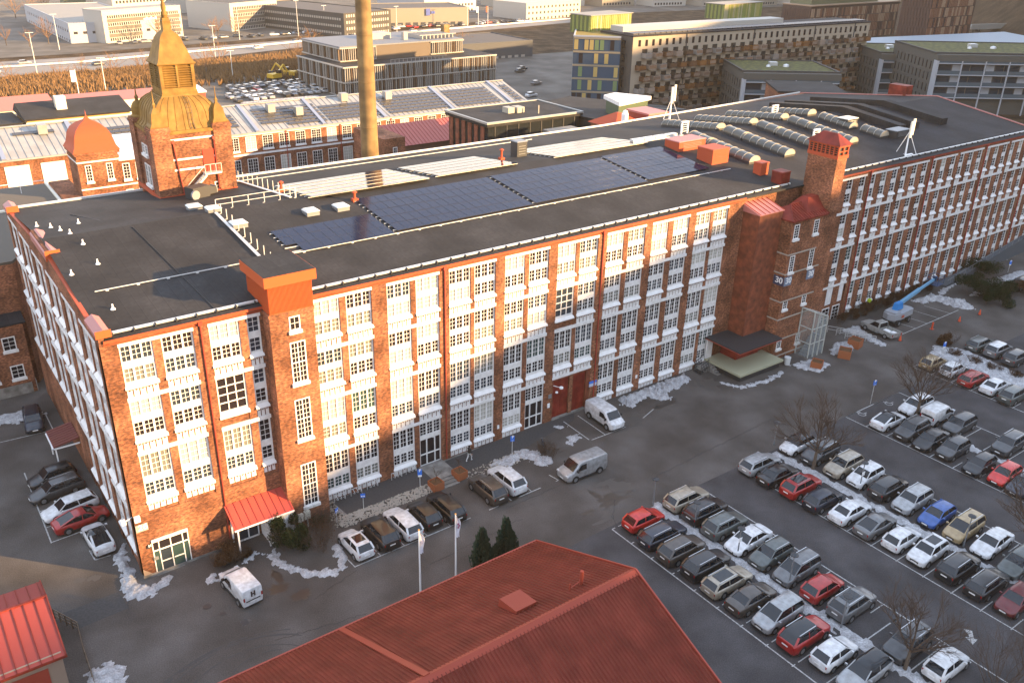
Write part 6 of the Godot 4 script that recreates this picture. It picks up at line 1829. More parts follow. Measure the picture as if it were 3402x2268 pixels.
func street_things() -> void:
	lamp_post("lamp post by the snow at the bright red hatchback", 41.2, 17.4, 2.7)
	lamp_post("lamp post at the road end of the fourth parking row", 59.0, 17.0, 2.6)
	lamp_post("lamp post in the first snow strip behind the black car with bright window trim", 41.7, 22.1, 2.7)
	lamp_post("lamp post with a small notice in front of the white saloon in the first snow strip", 41.8, 27.0, 2.9, true)
	lamp_post("lamp post with a small notice before the white car in the second snow strip", 59.3, 27.0, 3.0, true)
	lamp_post("lamp post at the nose of the grey minivan in the first snow strip", 42.3, 32.0, 3.2)
	lamp_post("lamp post by the dark grey car with roof hatch in the first snow strip", 41.9, 37.3, 3.0)
	lamp_post("lamp post in front of the tan minivan", 59.5, 37.4, 3.1)
	parking_sign("blue bicycle parking sign on the terrace beside the bicycle racks", 18.8, 2.75, 1.7, "bike", -0.45, 0.46)
	parking_sign("blue parking sign on the terrace edge by the planter and steps", 24.7, 2.9, 2.0, "P", -0.45, 0.46)
	parking_sign("blue parking sign with wheelchair mark on the snowy flower bed", 35.2, 3.3, 2.4, "wheelchair")
	parking_sign("small blue sign at the corner of the stone bank by the bushes", 16.0, 3.0, 1.9, "bike", 0.5)
	parking_sign("blue parking sign with wheelchair mark at the edge of the car park road", 75.5, 17.4, 3.0, "wheelchair")
	parking_sign("blue parking sign at the corner of the hedge by the tan hatchback", 94.4, 15.1, 1.9, "P")
	parking_sign("blue sign by the hedge at the far right", 132.2, 4.3, 2.0, "P")
	planter("rusty steel planter left of the terrace steps", 26.1, 3.5, 1.15, 0.1, 0.05)
	planter("rusty steel planter right of the terrace steps", 28.9, 3.3, 1.15, 0.1, 0.05)
	planter("rusty planter in the snow patch before the stair tower", 78.0, 8.2, 1.3, 0.4, 0.0, false)
	planter("dark rusty planter close to the road, before the snow heap", 83.5, 8.3, 1.5, 0.5, 0.0, false)
	planter("rusty planter behind the snow heap near the pickup", 87.3, 7.2, 1.5, 0.2, 0.0, false)
	flagpole("white flagpole with a plain hanging flag, the one nearer the factory corner", 17.6, 14.9, 6.2, false)
	flagpole("white flagpole with a flag bearing a dark red emblem, near the spruces", 21.0, 14.9, 6.2, true)
	cone("tall red marker post in the middle beside the blue lift", 101.0, 9.8, true)
	cone("tall red marker post at the outer end of the lift's stalls", 106.7, 10.5)
	cone("red and white cone at the tail of the grey pickup", 93.9, 9.5)
	cone("red cone near the snow bank behind the lift", 111.5, 10.8)
	# terrace: retaining edge, steps, ramp, stone bank
	var t := thing("terrace", "dark paved terrace before the ground floor with concrete edge and steps", "terrace")
	var m := MB.new()
	m.hexa([onto(16.9, 2.62, -0.3), onto(26.3, 2.92, -0.3), onto(26.3, 0.0, -0.3), onto(16.9, 0.0, -0.3), onto(16.9, 2.62, 0.455), onto(26.3, 2.92, 0.455), onto(26.3, 0.0, 0.455), onto(16.9, 0.0, 0.455)])
	part("terrace_base", m.mesh(), MAT["concrete"], t)
	var rp := MB.new()
	rp.hexa([onto(26.3, 2.9, -0.2), onto(28.9, 2.9, -0.2), onto(28.9, 0.0, -0.2), onto(26.3, 0.0, -0.2), onto(26.3, 2.9, 0.46), onto(28.9, 2.9, 0.40), onto(28.9, 0.0, 0.40), onto(26.3, 0.0, 0.46)])
	part("landing", rp.mesh(), MAT["concrete"], t)
	for i in 3:
		var s := MB.new()
		s.bx(26.7, gy(27) - 0.1, 2.9 + i * 0.38, 28.5, gy(27) + 0.34 - i * 0.12, 3.28 + i * 0.38)
		part("step", s.mesh(), MAT["concrete"], t)
	var bank := thing("stone_bank", "sloping bank of pale field stones along the terrace edge", "stone bank")
	tag(bank, "", "stone bank")
	var st := MB.new()
	var r := RandomNumberGenerator.new(); r.seed = 12
	for i in 900:
		var u := r.randf(); var x := lerpf(16.2, 25.6, u); var v := r.randf()
		var z := lerpf(2.62 + 0.03 * (x - 16), 3.75, v)
		rock(st, onto(x, z, lerpf(0.46, 0.02, v)), r.randf_range(0.07, 0.14), r)
	for i in 160:
		var v := r.randf()
		rock(st, onto(lerpf(15.9, 17.0, v), r.randf_range(-0.0, 3.4), lerpf(0.02, 0.46, v)), r.randf_range(0.07, 0.14), r)
	for i in 240:
		var v := r.randf()
		rock(st, onto(r.randf_range(29.4, 36.5), lerpf(3.0, 4.6, v), lerpf(0.12, 0.02, v)), r.randf_range(0.06, 0.13), r)
	var sm := part("stones", st.mesh(), MAT["stone"], bank)
	sm.set_meta("kind", "stuff")
	# bicycle racks
	for i in 5:
		var x: float = [17.6, 19.3, 21.0, 23.6, 25.2][i]
		var o := thing("bicycle_rack", "thin steel bicycle rack at the wall under the %s windows from the stair tower" % ["first", "second", "third", "fourth", "fifth"][i], "bicycle rack", onto(x, 0.35, 0.46), 0, "bicycle racks along the terrace wall")
		var b := MB.new()
		b.bar(Vector3(-0.55, 0.0, 0.0), Vector3(-0.55, 0.75, 0), 0.05); b.bar(Vector3(0.55, 0, 0), Vector3(0.55, 0.75, 0), 0.05); b.bar(Vector3(-0.55, 0.72, 0), Vector3(0.55, 0.72, 0), 0.05)
		part("frame", b.mesh(), MAT["galv"], o)
		for k in 3:
			var h := MB.new()
			var prev := Vector3(-0.35 + k * 0.35, 0.72, 0.02)
			for j in 9:
				var a := PI * (j + 1) / 9.0
				var p := Vector3(-0.35 + k * 0.35 + sin(a) * 0.03, 0.72 - 0.0 - sin(a * 0.5) * 0.42, 0.02 + sin(a) * 0.35)
				h.bar(prev, p, 0.035)
				prev = p
			part("hoop", h.mesh(), MAT["galv"], o)
	bicycle("dark bicycle lying among the bare twigs of the flower bed", 38.6, 4.0, 1.1)
	# fence at the lower left, waste bin, white boxes at the bushes
	var fe := thing("fence", "low weathered fence running down from the red roofed shed", "fence")
	var pts := [V(-7.0, 0.7), V(-5.8, 3.3), V(-6.0, 6.0), V(-6.1, 9.5)]
	for i in 3:
		var a: Vector2 = pts[i]; var b: Vector2 = pts[i + 1]
		for k in 4:
			var p := a.lerp(b, k / 4.0); var q := MB.new()
			q.bx(p.x - 0.05, gy(p.x) - 0.1, p.y - 0.05, p.x + 0.05, gy(p.x) + 1.0, p.y + 0.05)
			part("post", q.mesh(), MAT["bark"], fe)
		for h in [0.35, 0.65, 0.95]:
			var q := MB.new(); q.bar(onto(a.x, a.y, h), onto(b.x, b.y, h), 0.04, 0.12)
			part("rail", q.mesh(), mat("old_wood", L(0.17, 0.13, 0.095), 0.9), fe)
	var bin := thing("waste_bin", "white waste bin at the corner of the stair tower", "bin", onto(75.6, 5.6))
	var bm := MB.new(); bm.lathe([[0.0, 0.02], [0.33, 0.02], [0.4, 0.95], [0.42, 1.0], [0.0, 1.02]], Vector3.ZERO, 14)
	part("body", bm.mesh(), mat("bin_white", L(0.55, 0.56, 0.55), 0.6), bin)
	var pl := MB.new(); pl.tube(Vector3(0, 0, 0), Vector3(0, 1.25, -0.45), 0.03, 0.03, 6)
	part("post", pl.mesh(), MAT["grey_metal"], bin)
	for i in 2:
		var o := thing("electric_box", ["pale electric box nearest the canopy behind the evergreen bush", "pale electric box nearest the stair tower wall behind the bushes"][i], "cabinet", onto(13.2 + i * 0.65, 1.55))
		var q := MB.new(); q.bx(-0.27, 0.9, -0.15, 0.27, 1.6 + 0.1 * i, 0.15)
		part("casing", q.mesh(), mat("cream", L(0.70, 0.66, 0.55), 0.5), o)
		var d := MB.new(); d.bx(-0.05, 0, -0.05, 0.05, 0.9, 0.05)
		part("post", d.mesh(), MAT["galv"], o)
	var sg := thing("wall_sign", "small blue and white sign board beside the red gate", "sign", Vector3(48.2, 3.7, 0.02))
	var sb := MB.new(); sb.bx(-0.2, 0, 0, 0.85, 0.36, 0.08)
	part("board", sb.mesh(), mat("sign_pale", L(0.45, 0.50, 0.60), 0.5), sg)
	var sb2 := MB.new(); sb2.bx(-0.2, 0.37, 0, 0.85, 0.62, 0.08)
	part("board", sb2.mesh(), MAT["sign_blue"], sg)
	# entrance roof at the end wall
	var lc := thing("side_canopy", "small dark red tiled canopy over the door in the end wall", "canopy", Vector3(0, 0, -22.4))
	var cm := MB.new()
	cm.hexa([Vector3(-2.4, 2.75, 1.75), Vector3(-0.02, 3.15, 1.75), Vector3(-0.02, 3.15, -1.75), Vector3(-2.4, 2.75, -1.75), Vector3(-2.4, 2.88, 1.75), Vector3(-0.02, 3.28, 1.75), Vector3(-0.02, 3.28, -1.75), Vector3(-2.4, 2.88, -1.75)])
	part("roof", cm.mesh(), mat("tile_red", L(0.17, 0.05, 0.04), 0.8), lc)
	for i in 8:
		for j in 2:
			var q := MB.new(); q.bar(Vector3(-2.4 + j * 1.19, 2.93 + j * 0.2, -1.6 + i * 0.46), Vector3(-2.4 + (j + 1) * 1.18, 2.93 + (j + 1) * 0.2, -1.6 + i * 0.46), 0.3, 0.05)
			part("tile", q.mesh(), mat("tile_red", L(0.17, 0.05, 0.04), 0.8), lc)
	for z in [-1.6, 1.6]:
		var q := MB.new(); q.bx(-2.3, 0.3, z - 0.06, -2.18, 2.8, z + 0.06)
		part("post", q.mesh(), MAT["white_clean"], lc)
	var eg := MB.new(); eg.bx(-2.5, 2.62, 1.74, -0.05, 2.75, 1.84); eg.bx(-2.52, 2.62, -1.8, -2.4, 2.75, 1.84)
	part("edge_board", eg.mesh(), MAT["white_clean"], lc)
	lift(); pickup()
	railed_path()

func railed_path() -> void:
	var o := thing("stair_railing", "thin steel handrails beside the steps near the grey pickup", "railing", onto(88.6, 4.0))
	for k in 3:
		var m := MB.new()
		var a := Vector3(-0.5 + k * 0.1, 0.9, -1.6 + k * 1.3); var b := Vector3(2.0, 0.9, 2.6 + k * 0.7)
		m.bar(a, b, 0.05); m.bar(a - Vector3(0, 0.45, 0), b - Vector3(0, 0.45, 0), 0.04)
		for i in 4: m.bar(a.lerp(b, i / 3.0) - Vector3(0, 0.9, 0), a.lerp(b, i / 3.0) + Vector3(0.001, 0, 0), 0.05)
		part("handrail", m.mesh(), MAT["galv"], o)
	var p := thing("ramp_wall", "grey concrete ramp wall rising along the far end of the wing", "wall")
	var w := MB.new()
	w.hexa([Vector3(117, 1.0, 2.6), Vector3(150, 1.0, 0.3), Vector3(150, 1.0, -0.2), Vector3(117, 1.0, 1.2), Vector3(117, 1.5, 2.6), Vector3(150, 4.4, 0.3), Vector3(150, 4.4, -0.2), Vector3(117, 1.5, 1.2)])
	part("wall", w.mesh(), mat("ramp_grey", L(0.075, 0.085, 0.095), 0.85), p)
	var rr := MB.new()
	for i in 14:
		var x := 118.0 + i * 2.3
		rr.bar(Vector3(x, 1.5 + (x - 117) * 0.088, 2.6 - (x - 117) * 0.07), Vector3(x, 2.4 + (x - 117) * 0.088, 2.6 - (x - 117) * 0.07), 0.05)
	rr.bar(Vector3(117, 2.4, 2.6), Vector3(150, 5.3, 0.3), 0.05)
	part("railing", rr.mesh(), MAT["grey_metal"], p)

func rock(m: MB, at: Vector3, s: float, r: RandomNumberGenerator) -> void:
	var p := []
	for i in 6:
		var d: Vector3 = [Vector3(1, 0, 0), Vector3(0, 0, 1), Vector3(-1, 0, 0), Vector3(0, 0, -1), Vector3(0, 0.8, 0), Vector3(0, -0.6, 0)][i]
		p.append(at + d * s * r.randf_range(0.7, 1.3) + Vector3(r.randf_range(-0.2, 0.2), r.randf_range(-0.1, 0.1), r.randf_range(-0.2, 0.2)) * s)
	for i in 4:
		var j := (i + 1) % 4
		m.tri(p[j], p[i], p[4]); m.tri(p[i], p[j], p[5])

func bicycle(label: String, x: float, z: float, turn: float) -> void:
	var o := thing("bicycle", label, "bicycle", onto(x, z, 0.05), turn)
	for s in [-0.52, 0.52]:
		var m := MB.new()
		for i in 14:
			var a := TAU * i / 14; var b := TAU * (i + 1) / 14
			m.bar(Vector3(s + cos(a) * 0.33, 0.34 + sin(a) * 0.33, 0), Vector3(s + cos(b) * 0.33, 0.34 + sin(b) * 0.33, 0), 0.035)
		for i in 6: m.bar(Vector3(s, 0.34, 0), Vector3(s + cos(i * 1.05) * 0.33, 0.34 + sin(i * 1.05) * 0.33, 0), 0.008)
		part("wheel", m.mesh(), MAT["tyre"], o)
	var f := MB.new()
	f.bar(Vector3(-0.52, 0.34, 0), Vector3(-0.15, 0.85, 0), 0.035); f.bar(Vector3(-0.15, 0.85, 0), Vector3(0.4, 0.85, 0), 0.035); f.bar(Vector3(0.4, 0.85, 0), Vector3(-0.02, 0.32, 0), 0.035); f.bar(Vector3(-0.02, 0.32, 0), Vector3(-0.2, 0.9, 0), 0.035); f.bar(Vector3(0.38, 1.0, 0), Vector3(0.52, 0.34, 0), 0.035); f.bar(Vector3(-0.52, 0.34, 0), Vector3(-0.02, 0.32, 0), 0.03)
	part("frame", f.mesh(), mat("bike_blue", L(0.03, 0.06, 0.10), 0.4), o)
	var h := MB.new(); h.bar(Vector3(0.36, 1.02, -0.27), Vector3(0.36, 1.02, 0.27), 0.035)
	part("handlebar", h.mesh(), MAT["chrome"], o)
	var sd := MB.new(); sd.bx(-0.34, 0.9, -0.07, -0.08, 0.96, 0.07)
	part("saddle", sd.mesh(), MAT["trim"], o)

func lift() -> void:
	var o := thing("boom_lift", "grey and blue boom lift with its arm stretched out low", "lift", onto(99.0, 5.6), 0.05)
	var m := MB.new()
	m.bx(-1.7, 0.55, -0.75, 1.7, 0.95, 0.75)
	part("chassis", m.mesh(), MAT["grey_metal"], o)
	for x in [-1.3, 1.3]:
		for z in [-1.0, 1.0]:
			var t := MB.new(); t.tube(Vector3(x, 0.48, z - 0.18), Vector3(x, 0.48, z + 0.18), 0.48, 0.48, 14)
			part("wheel", t.mesh(), MAT["tyre"], o)
			var q := MB.new(); q.tube(Vector3(x, 0.48, z - 0.19), Vector3(x, 0.48, z + 0.19), 0.25, 0.25, 10)
			part("rim", q.mesh(), MAT["rim"], o)
	var tu := MB.new()
	tu.prism(PackedVector2Array([Vector2(-2.3, -0.8), Vector2(-2.6, 0.0), Vector2(-2.3, 0.9), Vector2(-0.4, 1.15), Vector2(2.2, 1.05), Vector2(2.5, 0.5), Vector2(2.2, -1.0), Vector2(-0.5, -1.1)]), 1.0, 1.85, true)
	tu.prism(PackedVector2Array([Vector2(-2.3, -0.7), Vector2(-2.2, 0.8), Vector2(-1.0, 0.9), Vector2(-1.0, -0.8)]), 1.85, 2.1)
	part("turret", tu.mesh(), mat("lift_grey", L(0.30, 0.31, 0.33), 0.45), o)
	var bl := mat("lift_blue", L(0.02, 0.20, 0.52), 0.45)
	var b := MB.new()
	b.hexa([Vector3(-1.2, 2.0, 0.35), Vector3(0.6, 2.0, 0.35), Vector3(0.6, 2.0, -0.35), Vector3(-1.2, 2.0, -0.35), Vector3(-0.9, 3.0, 0.3), Vector3(0.3, 3.0, 0.3), Vector3(0.3, 3.0, -0.3), Vector3(-0.9, 3.0, -0.3)])
	part("knuckle", b.mesh(), bl, o)
	var arm := MB.new()
	arm.bar(Vector3(0.0, 2.6, -0.1), Vector3(8.5, 2.3, -1.6), 0.42, 0.46); arm.bar(Vector3(8.5, 2.3, -1.6), Vector3(14.5, 2.1, -2.6), 0.30, 0.34)
	part("arm", arm.mesh(), mat("arm_blue", L(0.14, 0.33, 0.50), 0.45), o)
	var ar2 := MB.new(); ar2.bar(Vector3(0.6, 2.1, -0.55), Vector3(9.0, 1.9, -1.9), 0.28, 0.3)
	part("lower_arm", ar2.mesh(), mat("arm_pale", L(0.36, 0.42, 0.55), 0.45), o)
	var bk := MB.new()
	for q in [Vector3(14.6, 1.2, -3.6), Vector3(16.4, 1.2, -3.6), Vector3(14.6, 1.2, -1.9), Vector3(16.4, 1.2, -1.9)]: bk.bar(q, q + Vector3(0.001, 1.3, 0), 0.07)
	for y in [1.2, 1.85, 2.5]:
		bk.bar(Vector3(14.6, y, -3.6), Vector3(16.4, y, -3.6), 0.06); bk.bar(Vector3(14.6, y, -1.9), Vector3(16.4, y, -1.9), 0.06); bk.bar(Vector3(14.6, y, -3.6), Vector3(14.6, y, -1.9), 0.06); bk.bar(Vector3(16.4, y, -3.6), Vector3(16.4, y, -1.9), 0.06)
	bk.bx(14.6, 1.15, -3.6, 16.4, 1.22, -1.9); bk.bx(14.7, 1.9, -2.9, 14.9, 2.6, -2.3)
	part("basket", bk.mesh(), mat("basket_blue", L(0.03, 0.07, 0.15), 0.5), o)
	var pl := MB.new(); pl.bx(-0.9, 1.2, 1.13, -0.3, 1.55, 1.18)
	part("red_plate", pl.mesh(), MAT["flash_red"], o)

func pickup() -> void:
	var o := thing("pickup_truck", "pale grey pickup truck with an open load bed", "pickup", onto(93.7, 6.6), PI / 2 - 0.12)
	var m := paint(L(0.40, 0.41, 0.39))
	var b := MB.new()
	loft(b, [ring(2.6, 0.42, 0.85, 0.66), ring(2.52, 0.34, 0.95, 0.8), ring(2.2, 0.3, 1.02, 0.92), ring(1.2, 0.3, 1.10, 0.95), ring(-0.35, 0.3, 1.12, 0.95)])
	part("body", b.soft(38.0), m, o)
	var c := MB.new()
	c.hexa([Vector3(-0.42, 1.1, 0.86), Vector3(1.2, 1.1, 0.86), Vector3(1.2, 1.1, -0.86), Vector3(-0.42, 1.1, -0.86), Vector3(-0.35, 1.72, 0.7), Vector3(0.55, 1.72, 0.7), Vector3(0.55, 1.72, -0.7), Vector3(-0.35, 1.72, -0.7)])
	part("window", c.mesh(), MAT["car_glass"], o)
	var r := MB.new(); r.hexa([Vector3(-0.42, 1.70, 0.74), Vector3(0.6, 1.70, 0.74), Vector3(0.6, 1.70, -0.74), Vector3(-0.42, 1.70, -0.74), Vector3(-0.36, 1.78, 0.66), Vector3(0.5, 1.78, 0.66), Vector3(0.5, 1.78, -0.66), Vector3(-0.36, 1.78, -0.66)])
	for s in [1.0, -1.0]:
		r.bar(Vector3(1.2, 1.1, 0.84 * s), Vector3(0.55, 1.72, 0.69 * s), 0.08); r.bar(Vector3(-0.36, 1.1, 0.87 * s), Vector3(-0.33, 1.72, 0.71 * s), 0.2, 0.06)
	part("roof", r.mesh(), m, o)
	var bed := MB.new()
	bed.bx(-2.6, 0.5, -0.95, -0.5, 0.72, 0.95); bed.bx(-2.6, 0.72, -0.95, -0.5, 1.12, -0.9); bed.bx(-2.6, 0.72, 0.9, -0.5, 1.12, 0.95); bed.bx(-2.64, 0.55, -0.95, -2.58, 1.12, 0.95)
	part("load_bed", bed.mesh(), m, o)
	var cargo := MB.new(); cargo.bx(-1.6, 0.72, -0.5, -0.8, 1.0, 0.1); cargo.bx(-2.2, 0.72, 0.0, -1.6, 0.9, 0.6)
	part("cargo", cargo.mesh(), MAT["white_clean"], o)
	for x in [1.65, -1.55]:
		for s in [1.0, -1.0]:
			var t := MB.new(); t.tube(Vector3(x, 0.37, s * 0.84 - 0.12), Vector3(x, 0.37, s * 0.84 + 0.12), 0.37, 0.37, 14)
			var w := part("wheel", t.mesh(), MAT["tyre"], o)
			var q := MB.new(); q.tube(Vector3(x, 0.37, s * 0.84 - 0.125), Vector3(x, 0.37, s * 0.84 + 0.125), 0.22, 0.22, 10)
			part("rim", q.mesh(), MAT["rim"], w)
	for s in [1.0, -1.0]:
		var h := MB.new(); h.bx(2.3, 0.72, s * 0.62 - 0.15, 2.58, 0.9, s * 0.62 + 0.15)
		part("headlight", h.mesh(), MAT["headlight"], o)
		var tl := MB.new(); tl.bx(-2.67, 0.7, s * 0.85 - 0.08, -2.6, 1.0, s * 0.85 + 0.08)
		part("tail_light", tl.mesh(), MAT["tail_light"], o)

# ---------------------------------------------------------------- plants
func branch(m: MB, a: Vector3, b: Vector3, r0: float, r1: float) -> void: # three sided stick
	var d := (b - a).normalized()
	var s := d.cross(Vector3(0.3, 0.9, 0.2)).normalized()
	var u := s.cross(d)
	for i in 3:
		var e0 := s * cos(TAU * i / 3) + u * sin(TAU * i / 3)
		var e1 := s * cos(TAU * (i + 1) / 3) + u * sin(TAU * (i + 1) / 3)
		m.tris(a + e1 * r0, a + e0 * r0, b + e0 * r1, e1, e0, e0)
		m.tris(a + e1 * r0, b + e0 * r1, b + e1 * r1, e1, e0, e1)

func twigs(m: MB, at: Vector3, dir: Vector3, len: float, rad: float, depth: int, sd: int, spread := 0.75, kids := 4) -> void:
	var r := RandomNumberGenerator.new(); r.seed = sd
	grow(m, at, dir, len, rad, depth, r, spread, kids)

func grow(m: MB, at: Vector3, dir: Vector3, len: float, rad: float, depth: int, r: RandomNumberGenerator, spread: float, kids: int) -> void:
	var mid := at + dir * len * 0.5 + Vector3(r.randf_range(-1, 1), r.randf_range(-0.4, 0.4), r.randf_range(-1, 1)) * len * 0.06
	var end := mid + (dir + Vector3(r.randf_range(-1, 1), r.randf_range(-0.1, 0.5), r.randf_range(-1, 1)) * 0.16).normalized() * len * 0.5
	branch(m, at, mid, rad, rad * 0.8); branch(m, mid, end, rad * 0.8, rad * 0.55)
	if depth <= 0: return
	for i in kids:
		var t := r.randf_range(0.45, 1.0) if i > 0 else 1.0
		var p := at.lerp(mid, t * 2.0) if t < 0.5 else mid.lerp(end, t * 2.0 - 1.0)
		var nd := (dir + Vector3(r.randf_range(-1, 1), r.randf_range(-0.35, 0.6), r.randf_range(-1, 1)) * spread).normalized()
		grow(m, p, nd, len * r.randf_range(0.55, 0.82), rad * 0.55, depth - 1, r, spread, kids)

func bare_tree(called: String, label: String, at: Vector3, h: float, sd: int, group := "", warm := false, depth := 5) -> Node3D:
	var o := thing(called, label, "tree", at, 0, group)
	var t := MB.new(); var c := MB.new()
	t.tube(Vector3(0, -0.1, 0), Vector3(0.05, h * 0.30, 0.02), h * 0.024, h * 0.017, 8)
	part("trunk", t.mesh(), MAT["bark"], o)
	var r := RandomNumberGenerator.new(); r.seed = sd
	for i in 6:
		var a := TAU * i / 6.0 + r.randf() * 0.6
		grow(c, Vector3(0.05, h * (0.24 + 0.012 * i), 0.02), Vector3(cos(a) * 0.75, r.randf_range(0.55, 1.1), sin(a) * 0.75).normalized(), h * r.randf_range(0.26, 0.34), h * 0.011, depth - 1, r, 0.62, 4 if depth > 4 else 3)
	grow(c, Vector3(0.05, h * 0.3, 0.02), Vector3.UP, h * 0.34, h * 0.013, depth - 1, r, 0.6, 4 if depth > 4 else 3)
	var cr := part("crown", c.mesh(), MAT["twig_warm"] if warm else MAT["twig"], o)
	return o

func leaf_cloud(center: Vector3, rad: Vector3, n: int, size: float, sd: int, lumps := 9) -> MultiMesh:
	var r := RandomNumberGenerator.new(); r.seed = sd
	var m := MB.new()
	m.tri(Vector3(-0.5, 0, 0), Vector3(0.5, 0, 0), Vector3(0, 1, 0.15)); m.tri(Vector3(0.5, 0, 0), Vector3(-0.5, 0, 0), Vector3(0, 1, 0.15))
	var q := MultiMesh.new()
	q.transform_format = MultiMesh.TRANSFORM_3D; q.mesh = m.mesh(); q.instance_count = n
	var cs := []
	for i in lumps:
		var a := r.randf() * TAU; var k := sqrt(r.randf())
		cs.append([Vector3(cos(a) * k * 0.75, r.randf_range(-0.2, 0.65), sin(a) * k * 0.75), r.randf_range(0.28, 0.48)])
	for i in n:
		var c: Array = cs[r.randi() % lumps]
		var d := Vector3(r.randfn(), r.randfn(), r.randfn()).normalized() * float(c[1]) * pow(r.randf(), 0.4)
		var p: Vector3 = (c[0] + d) * rad + center
		p.y = maxf(p.y, 0.02)
		var b := Basis.from_euler(Vector3(r.randf_range(-1.2, 1.2), r.randf() * TAU, r.randf_range(-0.8, 0.8))).scaled(Vector3.ONE * size * r.randf_range(0.6, 1.3))
		q.set_instance_transform(i, Transform3D(b, p))
	return q

func leafy(called: String, mm: MultiMesh, m: Material, parent: Node) -> MultiMeshInstance3D:
	var o := MultiMeshInstance3D.new()
	o.name = called; o.multimesh = mm; o.material_override = m
	o.set_meta("kind", "stuff")
	parent.add_child(o, true)
	return o

func bush(label: String, at: Vector3, rad: Vector3, n: int, size: float, sd: int, m: Material, stems := 30, cat := "bush", called := "bush") -> Node3D:
	var o := thing(called, label, cat, at)
	var t := MB.new()
	var r := RandomNumberGenerator.new(); r.seed = sd + 5
	for i in stems:
		var a := r.randf() * TAU; var k := sqrt(r.randf()) * 0.6
		grow(t, Vector3(cos(a) * k * rad.x, 0, sin(a) * k * rad.z), Vector3(cos(a) * 0.5, 1.0, sin(a) * 0.5).normalized(), rad.y * 0.75, 0.022, 3, r, 0.7, 3)
	part("stem", t.mesh(), MAT["twig"], o)
	if n > 0: leafy("foliage", leaf_cloud(Vector3(0, rad.y * 0.55, 0), rad, n, size, sd), m, o)
	return o

func spruce(label: String, at: Vector3, h: float, sd: int) -> void:
	var o := thing("spruce_tree", label, "tree", at)
	var t := MB.new(); t.tube(Vector3.ZERO, Vector3(0, h, 0), 0.09, 0.01, 7)
	part("trunk", t.mesh(), MAT["bark"], o)
	var r := RandomNumberGenerator.new(); r.seed = sd
	var lm := MB.new()
	lm.tri(Vector3(-0.5, 0, 0), Vector3(0.5, 0, 0), Vector3(0, 0, 1)); lm.tri(Vector3(0.5, 0, 0), Vector3(-0.5, 0, 0), Vector3(0, 0.1, 1))
	var xs := []
	for k in 60:
		var y := h * (0.10 + 0.88 * k / 60.0)
		var len := (h * 0.30) * pow(1.0 - float(k) / 60.0, 0.8) * r.randf_range(0.6, 1.15) + 0.08
		for i in 4:
			var a := r.randf() * TAU
			for j in 16:
				var u := (j + r.randf()) / 16.0
				var p := Vector3(cos(a) * len * u, y - 0.25 * len * u + 0.18 * len * u * u + r.randf_range(-0.05, 0.05), sin(a) * len * u)
				xs.append(Transform3D(Basis(Vector3.UP, -a + PI / 2 + r.randf_range(-1.1, 1.1)).rotated(Vector3(cos(a), 0, sin(a)), r.randf_range(-0.6, 0.6)).scaled(Vector3(0.06, 1, 0.22) * r.randf_range(0.7, 1.3)), p))
	var q := MultiMesh.new()
	q.transform_format = MultiMesh.TRANSFORM_3D; q.mesh = lm.mesh(); q.instance_count = xs.size()
	for i in xs.size(): q.set_instance_transform(i, xs[i])
	leafy("needles", q, MAT["spruce"], o)

